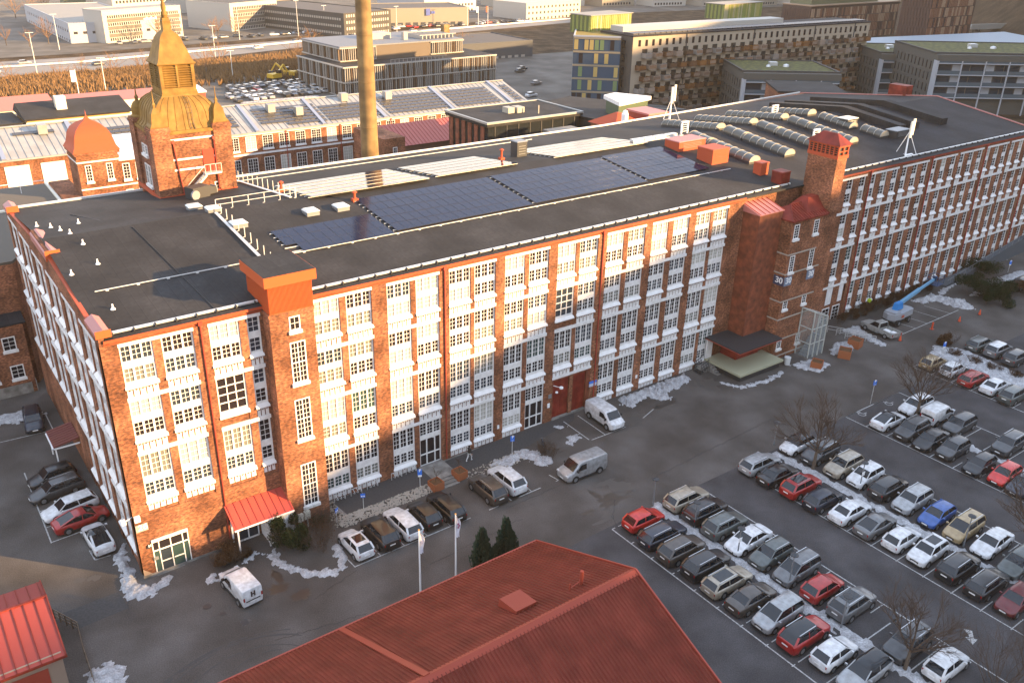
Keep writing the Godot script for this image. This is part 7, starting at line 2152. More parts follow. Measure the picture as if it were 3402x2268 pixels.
func plants() -> void:
	bare_tree("bare_tree", "bare tree at the white delivery van in the car park", onto(76.9, 22.2), 7.6, 3)
	bare_tree("bare_tree", "bare tree at the dark grey car at the road end of the fourth parking row", onto(58.6, 22.2), 7.8, 8)
	bare_tree("bare_tree", "bare tree by the painted arrow at the lower right", onto(42.1, 42.6), 6.6, 15)
	bare_tree("bare_tree", "bare tree cut by the right edge beside the white saloon", onto(61.4, 41.9), 9.6, 22)
	for q in [[46.3, 47.3, 4.5], [49.5, 48.2, 4.2], [51.6, 47.2, 3.8]]:
		bush("reddish bare bush at the lower right corner, the one %s" % ["nearest the white hatchback", "in the middle", "farthest from the white hatchback"][int(q[0] > 47) + int(q[0] > 50)], onto(q[0], q[1]), Vector3(1.7, q[2] * 0.55, 1.5), 0, 0.1, int(q[0]), MAT["twig"], 26)
	bush("dense evergreen bush beside the white slatted screen", onto(11.6, 3.3), Vector3(1.7, 1.9, 2.3), 9000, 0.13, 5, MAT["evergreen"], 12)
	bush("brown bare bush between the evergreen bush and the parked white hatchback", onto(13.5, 4.4), Vector3(1.3, 1.7, 2.4), 1200, 0.08, 6, MAT["hedge_brown"], 46)
	bush("dark small bush against the stair tower wall behind the electric boxes", onto(14.9, 2.2), Vector3(1.0, 1.0, 0.7), 1800, 0.1, 7, MAT["evergreen"], 20)
	bush("low clipped brown hedge at the white van by the corner entrance", onto(6.4, 1.9), Vector3(2.1, 0.9, 1.15), 9000, 0.09, 9, MAT["hedge_brown"], 60, "hedge", "hedge")
	bush("bare rose bush on the flower bed by the lying bicycle", onto(38.4, 5.2), Vector3(1.1, 0.7, 1.4), 300, 0.07, 11, MAT["hedge_brown"], 40)
	spruce("dark spruce nearer the flagpoles, rising behind the big red roof", onto(23.2, 15.6), 4.2, 4)
	spruce("dark spruce farther from the flagpoles, rising behind the big red roof", onto(25.4, 15.9), 4.4, 9)
	for i in 9:
		bush("clipped brown hedge piece along the brick wing, number %s from the glazed stairwell" % ["one", "two", "three", "four", "five", "six", "seven", "eight", "nine"][i], onto(92.5 + i * 2.6, 1.5), Vector3(1.6, 1.1, 0.8), 2600, 0.1, 30 + i, MAT["hedge_brown"], 10, "hedge", "hedge")
	for q in [[118.0, 6.0, 2.6, "dark evergreen bush at the head of the grey ramp"], [121.5, 8.4, 2.4, "broad dark bush behind the lift's snow bank"], [117.0, 10.2, 2.2, "low dark bush by the red cone behind the lift"], [126.0, 2.8, 2.8, "dark evergreen bush beside the ramp wall at the far right"], [124.5, 10.8, 2.0, "low brown bush at the right frame edge by the road"]]:
		bush(q[3], onto(q[0], q[1]), Vector3(q[2] * 1.2, q[2] * 0.8, q[2]), 5200, 0.17, int(q[0]), MAT["evergreen"] if q[0] < 122.0 or q[0] > 125.0 else MAT["hedge_brown"], 8)
	bush("brown clipped hedge at the road corner of the far parking rows", onto(98.6, 13.6), Vector3(2.6, 0.9, 1.0), 5200, 0.11, 61, MAT["hedge_brown"], 20, "hedge", "hedge")
	for i in 4:
		bush("low bare shrub on the planted snow bank, number %s from the road" % ["one", "two", "three", "four"][i], onto(95.7 + 0.2 * i, 16.0 + i * 2.5), Vector3(0.9, 0.55, 1.1), 900, 0.08, 70 + i, MAT["hedge_brown"], 24, "shrub", "shrub")

# ---------------------------------------------------------------- people
func figure(bones: Array, cell: float) -> ArrayMesh: # bones: [a, b, ra, rb]; surface nets of their smooth union
	var lo := Vector3.ONE * 1e9; var hi := -lo
	for b in bones:
		var rr := maxf(b[2], b[3]) + cell * 2
		lo = lo.min(b[0] - Vector3.ONE * rr).min(b[1] - Vector3.ONE * rr); hi = hi.max(b[0] + Vector3.ONE * rr).max(b[1] + Vector3.ONE * rr)
	var n := Vector3i(((hi - lo) / cell).ceil()) + Vector3i.ONE
	var sx := n.x + 1; var sxy := sx * (n.y + 1)
	var f := PackedFloat32Array(); f.resize(sxy * (n.z + 1)); f.fill(1.0)
	for z in n.z + 1:
		for y in n.y + 1:
			for x in sx:
				var p := lo + Vector3(x, y, z) * cell
				var acc := 0.0
				for b in bones:
					var ab: Vector3 = b[1] - b[0]
					var t := clampf((p - b[0]).dot(ab) / maxf(ab.length_squared(), 1e-6), 0, 1)
					var d: float = p.distance_to(b[0] + ab * t) - lerpf(b[2], b[3], t)
					if d < 0.15: acc += exp(-d * 45.0)
				f[x + y * sx + z * sxy] = -log(acc) / 45.0 if acc > 1e-9 else 0.3
	var idx := {}
	var pts := []
	for z in n.z:
		for y in n.y:
			for x in n.x:
				var s := Vector3.ZERO; var c := 0
				var v := []
				for k in 8: v.append(f[x + (k & 1) + (y + ((k >> 1) & 1)) * sx + (z + (k >> 2)) * sxy])
				for e in [[0, 1], [2, 3], [4, 5], [6, 7], [0, 2], [1, 3], [4, 6], [5, 7], [0, 4], [1, 5], [2, 6], [3, 7]]:
					var a: float = v[e[0]]; var b: float = v[e[1]]
					if (a < 0) != (b < 0):
						var t := a / (a - b)
						s += Vector3(e[0] & 1, (e[0] >> 1) & 1, e[0] >> 2).lerp(Vector3(e[1] & 1, (e[1] >> 1) & 1, e[1] >> 2), t); c += 1
				if c:
					idx[x + y * sx + z * sxy] = pts.size()
					pts.append(lo + (Vector3(x, y, z) + s / c) * cell)
	var m := MB.new()
	for key in idx:
		var x: int = key % sx; var y: int = (key / sx) % (n.y + 1); var z: int = key / sxy
		for ax in 3:
			var o1: int = [1, sx, sxy][ax]; var u: int = [sx, sxy, 1][ax]; var w: int = [sxy, 1, sx][ax]
			if key + o1 >= f.size(): continue
			var a: float = f[key]; var b: float = f[key + o1]
			if (a < 0) == (b < 0): continue
			if not (idx.has(key - u) and idx.has(key - w) and idx.has(key - u - w)): continue
			var q := [pts[idx[key]], pts[idx[key - u]], pts[idx[key - u - w]], pts[idx[key - w]]]
			if a < 0: m.quad(q[0], q[1], q[2], q[3])
			else: m.quad(q[3], q[2], q[1], q[0])
	return m.soft(80.0)

func person(label: String, at: Vector3, turn: float, coat: Material, legs: Material, stride: float, sit := false) -> void:
	var o := thing("person", label, "person", at, turn)
	var s := stride
	var skin := mat("skin", L(0.42, 0.24, 0.17), 0.6)
	var lg := [[Vector3(0, 0.95, 0.09), Vector3(0.22 * s, 0.50, 0.10), 0.095, 0.065], [Vector3(0.22 * s, 0.50, 0.10), Vector3(0.20 * s, 0.09, 0.10), 0.06, 0.045], [Vector3(0.20 * s, 0.06, 0.10), Vector3(0.20 * s + 0.15, 0.04, 0.11), 0.05, 0.04],
		[Vector3(0, 0.95, -0.09), Vector3(-0.08 * s, 0.50, -0.10), 0.095, 0.065], [Vector3(-0.08 * s, 0.50, -0.10), Vector3(-0.36 * s, 0.12, -0.10), 0.06, 0.045], [Vector3(-0.36 * s, 0.08, -0.10), Vector3(-0.36 * s + 0.13, 0.03, -0.11), 0.05, 0.04], [Vector3(0, 0.93, -0.08), Vector3(0, 0.93, 0.08), 0.11, 0.11]]
	part("trousers", figure(lg, 0.03), legs, o)
	var bd := [[Vector3(0, 0.98, -0.07), Vector3(0, 0.98, 0.07), 0.125, 0.125], [Vector3(0, 1.0, 0), Vector3(0.02, 1.36, 0), 0.14, 0.15], [Vector3(0.02, 1.38, -0.15), Vector3(0.02, 1.38, 0.15), 0.085, 0.085], [Vector3(0.02, 1.40, 0), Vector3(0.03, 1.52, 0), 0.07, 0.06],
		[Vector3(0.02, 1.40, 0.19), Vector3(-0.08 * s, 1.12, 0.25), 0.062, 0.05], [Vector3(-0.08 * s, 1.12, 0.25), Vector3(0.06, 0.90, 0.24), 0.048, 0.038], [Vector3(0.02, 1.40, -0.19), Vector3(0.12 * s, 1.13, -0.25), 0.062, 0.05], [Vector3(0.12 * s, 1.13, -0.25), Vector3(0.30 * s, 0.98, -0.22), 0.048, 0.038]]
	part("body", figure(bd, 0.03), coat, o)
	var hd := [[Vector3(0.04, 1.56, 0), Vector3(0.05, 1.66, 0), 0.075, 0.092], [Vector3(0.04, 1.50, 0), Vector3(0.04, 1.58, 0), 0.05, 0.06], [Vector3(0.13, 1.61, 0), Vector3(0.15, 1.60, 0), 0.014, 0.016]]
	part("head", figure(hd, 0.018), skin, o)
	var hr := [[Vector3(0.02, 1.67, 0), Vector3(0.04, 1.71, 0), 0.095, 0.085], [Vector3(-0.03, 1.60, 0), Vector3(-0.02, 1.68, 0), 0.07, 0.08]]
	part("hair", figure(hr, 0.02), MAT["black"], o)
	for q in [Vector3(0.07, 0.88, 0.24), Vector3(0.31 * s, 0.96, -0.22)]:
		var fb := [[q, q + Vector3(0.02, -0.08, 0), 0.034, 0.032]]
		for i in 4: fb.append([q + Vector3(0.035 - i * 0.022, -0.08, 0), q + Vector3(0.045 - i * 0.022, -0.165 + absf(i - 1.5) * 0.012, 0), 0.010, 0.008])
		fb.append([q + Vector3(0.03, -0.03, 0), q + Vector3(0.075, -0.08, 0), 0.012, 0.009])
		part("hand", figure(fb, 0.009), skin, o)

func people() -> void:
	person("person in a black jacket and light trousers walking on the terrace path", onto(31.3, 1.4, 0.0), 0.3, MAT["black"], mat("pale_trousers", L(0.55, 0.55, 0.54), 0.8), 1.0)
	person("worker in a bright yellow jacket standing at the wing's wall by the hedge", onto(100.0, 0.6), 0.6, mat("hi_vis", L(0.62, 0.85, 0.03), 0.7), MAT["dark_metal"], 0.3)

# ---------------------------------------------------------------- near roofs
func corrugated(m: MB, o: Vector3, along: Vector3, up: Vector3, length: float, height: float, pitch: float, depth: float) -> void:
	var nrm := up.cross(along).normalized()
	if nrm.y < 0: nrm = -nrm
	var n := int(length / pitch)
	var prof := [[0.0, 0.0], [0.18, 1.0], [0.42, 1.0], [0.60, 0.0], [1.0, 0.0]]
	for i in n:
		for k in 4:
			var a: Vector3 = o + along * (i + prof[k][0]) * pitch + nrm * prof[k][1] * depth
			var b: Vector3 = o + along * (i + prof[k + 1][0]) * pitch + nrm * prof[k + 1][1] * depth
			var q := [a, b, b + up * height, a + up * height]
			if (q[1] - q[0]).cross(q[2] - q[0]).dot(nrm) > 0: m.quad(q[0], q[1], q[2], q[3])
			else: m.quad(q[3], q[2], q[1], q[0])

func big_red_roof() -> void:
	var o := thing("red_roof_hall", "hall with a big red corrugated gable roof filling the lower middle", "building")
	var x1 := 25.8; var x0 := -16.0
	var ridge := Vector3(0, 9.6, 30.4); var ez := 19.4; var ey := 5.0; var fz := 43.5; var fy := 4.1
	var w := MB.new()
	w.bx(x0 + 0.6, -0.5, ez + 0.5, x1 - 0.5, ey - 0.25, fz - 0.6)
	var g := PackedVector2Array([Vector2(ez + 0.5, ey - 0.3), Vector2(fz - 0.6, fy), Vector2(30.4, 9.4)])
	var gm := MB.new()
	gm.plate(PackedVector2Array([Vector2(-(ez + 0.5), ey - 0.3), Vector2(-30.4, 9.35), Vector2(-(fz - 0.6), fy - 0.1)]), -0.2, 0.0)
	w.add(gm, Transform3D(Basis(Vector3(0, 0, -1), Vector3.UP, Vector3(1, 0, 0)), Vector3(x1 - 0.5, 0, 0)))
	part("wall", w.mesh(), MAT["brick"], o)
	var bm := MB.new()
	var up := Vector3(0, 4.6, 11.0); var len := up.length()
	corrugated(bm, Vector3(x0, ey, ez), Vector3.RIGHT, up.normalized(), x1 - x0, len, 0.29, 0.075)
	var rb := part("roof", bm.mesh(), MAT["red_roof"], o)
	var fm := MB.new()
	var dn := Vector3(0, fy - 9.6, fz - 30.4)
	corrugated(fm, Vector3(x0, 9.6, 30.4), Vector3.RIGHT, dn.normalized(), x1 - x0, dn.length(), 0.29, 0.075)
	part("roof", fm.mesh(), MAT["red_roof"], o)
	var cap := mat("ridge_red", L(0.27, 0.05, 0.03), 0.5, 0.0, 0.3)
	var rc := MB.new()
	var n1 := Vector3(0, 11, -4.6).normalized() * 0.10; var n2 := Vector3(0, 13.1, 5.5).normalized() * 0.10
	for s in 2:
		var d: Vector3 = -up.normalized() * 0.42 if s == 0 else dn.normalized() * 0.42
		var q := [Vector3(x0, 9.72, 30.4), Vector3(x1 + 0.05, 9.72, 30.4), Vector3(x1 + 0.05, 9.66, 30.4) + d, Vector3(x0, 9.66, 30.4) + d]
		if s == 0: rc.quad(q[1], q[0], q[3], q[2])
		else: rc.quad(q[0], q[1], q[2], q[3])
	part("ridge_cap", rc.mesh(), cap, o)
	var ed := MB.new()
	ed.bx(x0, ey - 0.22, ez - 0.16, x1 + 0.05, ey + 0.04, ez - 0.02)
	ed.bar(Vector3(x1 + 0.02, ey + 0.02, ez), Vector3(x1 + 0.02, 9.66, 30.4), 0.10, 0.2); ed.bar(Vector3(x1 + 0.02, 9.66, 30.4), Vector3(x1 + 0.02, fy + 0.04, fz), 0.10, 0.2)
	part("edge_flashing", ed.mesh(), MAT["pipe_red"], o)
	var fl := MB.new()
	fl.bar(Vector3(8.6, ey + 0.10, ez + 0.05), Vector3(9.1, 9.72, 30.35), 0.42, 0.09)
	part("step_flashing", fl.mesh(), cap, o)
	var b := MB.new()
	b.hexa([Vector3(17.0, 8.0, 28.4), Vector3(18.7, 8.0, 28.4), Vector3(18.7, 8.0, 26.4), Vector3(17.0, 8.0, 26.4), Vector3(17.0, 9.05, 28.5), Vector3(18.7, 9.05, 28.5), Vector3(18.7, 8.75, 26.6), Vector3(17.0, 8.75, 26.6)])
	part("roof_box", b.mesh(), cap, o)
	var p := MB.new()
	p.tube(Vector3(22.3, 8.8, 28.8), Vector3(22.3, 10.1, 28.8), 0.13, 0.13, 8); p.bar(Vector3(21.2, 8.8, 28.9), Vector3(21.2, 9.6, 28.9), 0.09); p.bar(Vector3(22.3, 9.3, 28.8), Vector3(21.2, 9.2, 28.9), 0.06)
	part("vent_pipe", p.mesh(), cap, o)

func shed() -> void:
	var o := thing("red_roofed_shed", "small brick shed with red standing seam roof at the lower left", "shed")
	var w := MB.new()
	w.bx(-20.0, -0.5, 1.4, -7.6, 3.6, 9.0)
	w.plate(PackedVector2Array([Vector2(0, 0), Vector2(1, 0), Vector2(0, 1)]), 0, 0.01)
	part("wall", w.mesh(), mat("shed_stone", L(0.26, 0.19, 0.14), 0.9), o)
	var cl := mat("shed_red", L(0.27, 0.05, 0.04), 0.5, 0.0, 0.3)
	var za := 0.9; var zr := 3.9; var zb := 9.3
	var r := MB.new(); var r2 := MB.new()
	r.quad(Vector3(-20.4, 4.75, zr), Vector3(-7.35, 4.75, zr), Vector3(-7.35, 4.0, za), Vector3(-20.4, 4.0, za))
	r2.quad(Vector3(-20.4, 3.5, zb), Vector3(-7.35, 3.5, zb), Vector3(-7.35, 4.75, zr), Vector3(-20.4, 4.75, zr))
	var a := part("roof", r.mesh(), cl, o)
	part("roof", r2.mesh(), cl, o)
	var s := MB.new()
	for i in 15:
		var x := -7.6 - i * 0.75
		s.bar(Vector3(x, 4.0, za), Vector3(x, 4.79, zr), 0.04, 0.09); s.bar(Vector3(x + 0.2, 4.79, zr), Vector3(x + 0.2, 3.53, zb), 0.04, 0.09)
	s.bar(Vector3(-20.4, 4.79, zr), Vector3(-7.3, 4.79, zr), 0.2, 0.08); s.bx(-20.4, 3.3, zb - 0.02, -7.3, 3.5, zb + 0.06); s.bar(Vector3(-7.35, 4.0, za), Vector3(-7.35, 4.76, zr), 0.08, 0.2); s.bar(Vector3(-7.35, 4.76, zr), Vector3(-7.35, 3.48, zb), 0.08, 0.2)
	part("seam", s.mesh(), MAT["red_metal"], a)
	var d := MB.new(); d.bx(-11.3, 0.0, 8.9, -8.6, 2.7, 9.05)
	part("door", d.mesh(), MAT["pipe_red"], o)
	var lm := MB.new(); lm.bx(-7.6, 3.0, 2.3, -7.35, 3.25, 2.6); lm.bx(-7.6, 3.0, 8.6, -7.35, 3.25, 8.9)
	part("lamp", lm.mesh(), MAT["white_clean"], o)

func gable_wall(m: MB, x0: float, x1: float, z: float, y0: float, ye: float, yr: float) -> void:
	m.plate(PackedVector2Array([Vector2(x0, y0), Vector2(x1, y0), Vector2(x1, ye), Vector2((x0 + x1) / 2, yr), Vector2(x0, ye)]), z - 0.3, z)

func yard_buildings() -> void:
	# brick house left of the factory's end wall
	var o := thing("side_house", "low brick house with dark roof behind the left end wall", "building")
	var w := MB.new(); w.bx(-30.0, -0.5, -70.0, -0.8, 8.6, -39.9)
	part("wall", w.mesh(), MAT["brick"], o)
	var pb := MB.new(); pb.bx(-30, -0.5, -39.95, -1.2, 1.3, -39.82); pb.bx(-0.82, -0.5, -42, -0.7, 1.3, -39.9)
	part("plinth", pb.mesh(), MAT["concrete"], o)
	for q in [[-3.0, 2.1], [-5.6, 2.1], [-8.4, 2.1], [-5.9, 5.6], [-3.2, 5.6], [-8.6, 5.6]]:
		plain_window(o, Transform3D(Basis(), Vector3(q[0], q[1], -39.85)), 1.35, 1.6, 2, 3)
	var r := MB.new(); r.hexa([Vector3(-30.5, 8.6, -39.5), Vector3(-0.5, 8.6, -39.5), Vector3(-0.5, 8.6, -70.4), Vector3(-30.5, 8.6, -70.4), Vector3(-30.5, 8.8, -39.5), Vector3(-0.5, 8.8, -39.5), Vector3(-0.5, 11.4, -56.0), Vector3(-30.5, 11.4, -56.0)])
	part("roof", r.mesh(), MAT["felt_side"], o)
	# flat roofed block behind the left end
	o = thing("flat_roof_block", "flat roofed block with pale edge between end wall and domed tower", "building")
	var p := PackedVector2Array([Vector2(-30, -42.0), Vector2(-0.2, -42.0), Vector2(7.8, -56.0), Vector2(8.9, -61.0), Vector2(9.2, -73.8), Vector2(-30, -75)])
	var m := MB.new(); m.prism(p, 0.0, 14.7)
	part("wall", m.mesh(), MAT["brick"], o)
	m = MB.new(); m.prism(p, 14.7, 15.0)
	part("roof", m.mesh(), mat("roof_tan", L(0.095, 0.08, 0.062), 0.9), o)
	m = MB.new()
	m.bar(Vector3(-30, 15.1, -61.5), Vector3(9.0, 15.1, -62.0), 0.35, 0.3); m.bar(Vector3(9.0, 15.1, -61.8), Vector3(9.2, 15.1, -73.8), 0.35, 0.3)
	part("edge_trim", m.mesh(), MAT["cream"], o)
	m = MB.new(); m.bar(Vector3(1.0, 16.4, -70), Vector3(9.0, 16.4, -70), 0.07); m.bar(Vector3(1.5, 15, -70), Vector3(1.5, 16.4, -70), 0.07); m.bar(Vector3(5.5, 15, -70), Vector3(5.5, 16.4, -70), 0.07)
	part("rail", m.mesh(), MAT["white_clean"], o)
	# domed tower
	o = thing("domed_tower", "small brick tower with bright red domed roof left of the clock tower", "tower", Vector3(14.3, 0, -64.7))
	m = MB.new(); m.bx(-2.6, 0, -2.6, 2.6, 21.2, 2.6); m.bx(-2.7, 20.2, -2.7, 2.7, 20.5, 2.7); m.bx(-2.85, 20.9, -2.85, 2.85, 21.25, 2.85)
	part("wall", m.mesh(), MAT["brick"], o)
	var sq := sqrt(2.0); var pr := []
	for k in [[2.95, 21.25], [2.85, 21.5], [2.6, 21.9], [2.45, 22.5], [2.3, 23.2], [1.9, 24.0], [1.2, 24.6], [0.4, 25.0], [0.06, 25.5], [0.0, 26.3]]: pr.append([k[0] * sq, k[1]])
	var dl := MB.new(); dl.lathe(pr, Vector3.ZERO, 4, true)
	part("dome", dl.soft(35.0), mat("dome_red", L(0.40, 0.07, 0.026), 0.6, 0.0, 0.3), o)
	m = MB.new(); m.bx(-2.64, 19.9, 2.6, 2.64, 20.1, 2.66); m.bx(-2.64, 16.3, 2.6, 2.64, 16.5, 2.66); m.bx(-2.66, 19.9, -2.6, -2.6, 20.1, 2.6)
	part("stone_band", m.mesh(), MAT["white_paint"], o)
	for q in [[-1.75, 17.4], [0.9, 17.4], [0.9, 14.2], [-1.75, 14.2]]: plain_window(o, Transform3D(Basis(), Vector3(q[0], q[1], 2.6)), 0.8, 2.2 if q[1] > 15 else 1.2, 2, 5)
	# brick annexe with window right of the dome tower
	o = thing("brick_annexe", "brick annexe with tall white windows between domed tower and clock tower", "building")
	m = MB.new(); m.bx(15.0, 0, -78.0, 22.5, 19.6, -62.5); m.bx(9.3, 0, -72.0, 12.0, 15.6, -61.2)
	part("wall", m.mesh(), MAT["brick"], o)
	for q in [[17.3, 17.0], [19.0, 17.0], [17.3, 13.4], [19.0, 13.4]]: plain_window(o, Transform3D(Basis(), Vector3(q[0], q[1], -62.5)), 0.95, 2.2, 2, 5)
	plain_window(o, Transform3D(Basis(), Vector3(9.8, 13.2, -61.2)), 1.5, 1.7, 2, 3)
	m = MB.new(); m.bx(15.0, 16.2, -62.5, 22.5, 16.4, -62.42); m.bx(14.9, 19.6, -78, 22.6, 19.85, -62.3)
	part("stone_band", m.mesh(), MAT["white_paint"], o)
	white_roof_hall()
	yard_blocks()

func white_roof_hall() -> void: # long two storey hall with pale sheet roof and solar panels
	var o := thing("white_roof_hall", "long two storey brick hall with pale metal roof carrying solar panels", "building")
	var x0 := -10.0; var x1 := 118.0; var ze := -104.0; var zr := -115.0; var ye := 12.0; var yr := 15.2
	var w := MB.new(); w.bx(x0, 0, zr - 9.0, x1 - 2, ye - 0.1, ze - 0.4)
	part("wall", w.mesh(), MAT["brick"], o)
	var rm := mat("pale_sheet", L(0.36, 0.35, 0.33), 0.5, 0.1); grime(rm, noise_tex(256, 0.02, 0.8, 1.0, 4, 81), 1.0 / 20.0)
	var r := MB.new()
	r.quad(Vector3(x0, ye, ze), Vector3(x1, ye, ze), Vector3(x1, yr, zr), Vector3(x0, yr, zr)); r.quad(Vector3(x0, yr, zr), Vector3(x1, yr, zr), Vector3(x1, ye, zr - 10), Vector3(x0, ye, zr - 10))
	r.bx(x0, ye - 0.3, ze - 0.1, x1, ye - 0.02, ze + 0.15)
	var roof := part("roof", r.mesh(), rm, o)
	var s := MB.new()
	var x := x0
	while x < x1:
		s.bar(Vector3(x, ye + 0.03, ze), Vector3(x, yr + 0.03, zr), 0.08, 0.12); x += 1.2
	s.bar(Vector3(x0, yr + 0.1, zr), Vector3(x1, yr + 0.1, zr), 0.5, 0.16)
	part("seam", s.mesh(), rm, roof)
	var g := MB.new()
	for gx in [33.0, 52.0, 66.0, 80.0, 97.0, 113.0, 8.0, 20.0]:
		g.bar(Vector3(gx, ye + 0.12, ze + 0.2), Vector3(gx + 0.4, yr + 0.12, zr), 0.7, 0.34)
	part("fire_gutter", g.mesh(), mat("blue_zinc", L(0.26, 0.29, 0.36), 0.45, 0.3), roof)
	var pm := MB.new(); pm.bx(0.02, 0, 0.02, 1.66, 0.05, 1.02)
	var panel := pm.mesh(); var pmat := mat("old_solar", L(0.045, 0.042, 0.042), 0.2)
	var bs := Basis(Vector3.RIGHT, Vector3(0, zr - ze, -(yr - ye)).normalized() * -1.0, Vector3(0, ye - yr, ze - zr).normalized())
	for blk in [[-8, 4, 3, 5], [11, 4, 1, 2], [36, 8, 2, 6], [54.0, 6, 1, 6], [59.0, 5, 1, 7], [68.0, 7, 2, 7], [82.0, 9, 1, 7], [99.0, 7, 1, 7], [115.2, 1, 1, 7], [23, 5, 2, 6]]:
		for i in blk[1]:
			for j in range(blk[2], blk[3]):
				var t := (j * 1.35 + 1.2) / 11.46
				part("solar_panel", panel, pmat, roof, Transform3D(bs, Vector3(blk[0] + i * 1.68, lerpf(yr, ye, t) + 0.16, lerpf(zr, ze, t))))
	var v := MB.new()
	for q in [[57.0, 0.35], [62.0, 0.55], [84.0, 0.3], [74.0, 0.2], [15.0, 0.3]]: v.bx(q[0], lerpf(yr, ye, q[1]), lerpf(zr, ze, q[1]) - 0.8, q[0] + 1.5, lerpf(yr, ye, q[1]) + 1.6, lerpf(zr, ze, q[1]) + 0.8)
	part("roof_vent", v.mesh(), rm, roof)
	for k in 23:
		var wx := 25.6 + k * 3.42
		if wx > 95: break
		var pale := "pane_curtain" if k % 5 == 2 else "pane_dark"
		plain_window(o, Transform3D(Basis(), Vector3(wx, 8.6, ze - 0.38)), 2.1, 2.6, 4, 5, true, pale)
		plain_window(o, Transform3D(Basis(), Vector3(wx, 3.6, ze - 0.38)), 2.1, 3.3, 4, 5, true, "pane_curtain" if k % 4 == 1 else "pane_dark")
	for k in 6:
		var bx2 := MB.new(); bx2.bx(-9.0 + k * 5.6, 4.5, ze - 0.4, -5.2 + k * 5.6, 10.8, ze - 0.3)
		part("white_panel", bx2.mesh(), MAT["white_paint"], o)
	var b := MB.new(); b.bx(25.0, 7.6, ze - 0.4, 95.0, 7.95, ze - 0.26); b.bx(25.0, 11.4, ze - 0.4, 118.0, 11.7, ze - 0.2)
	part("stone_band", b.mesh(), MAT["white_paint"], o)
	for px in [46.0, 57.8, 69.6, 81.4]: downpipe(o, Vector3(px, 11.6, ze - 0.2), Vector3(px, 0.5, ze - 0.2))

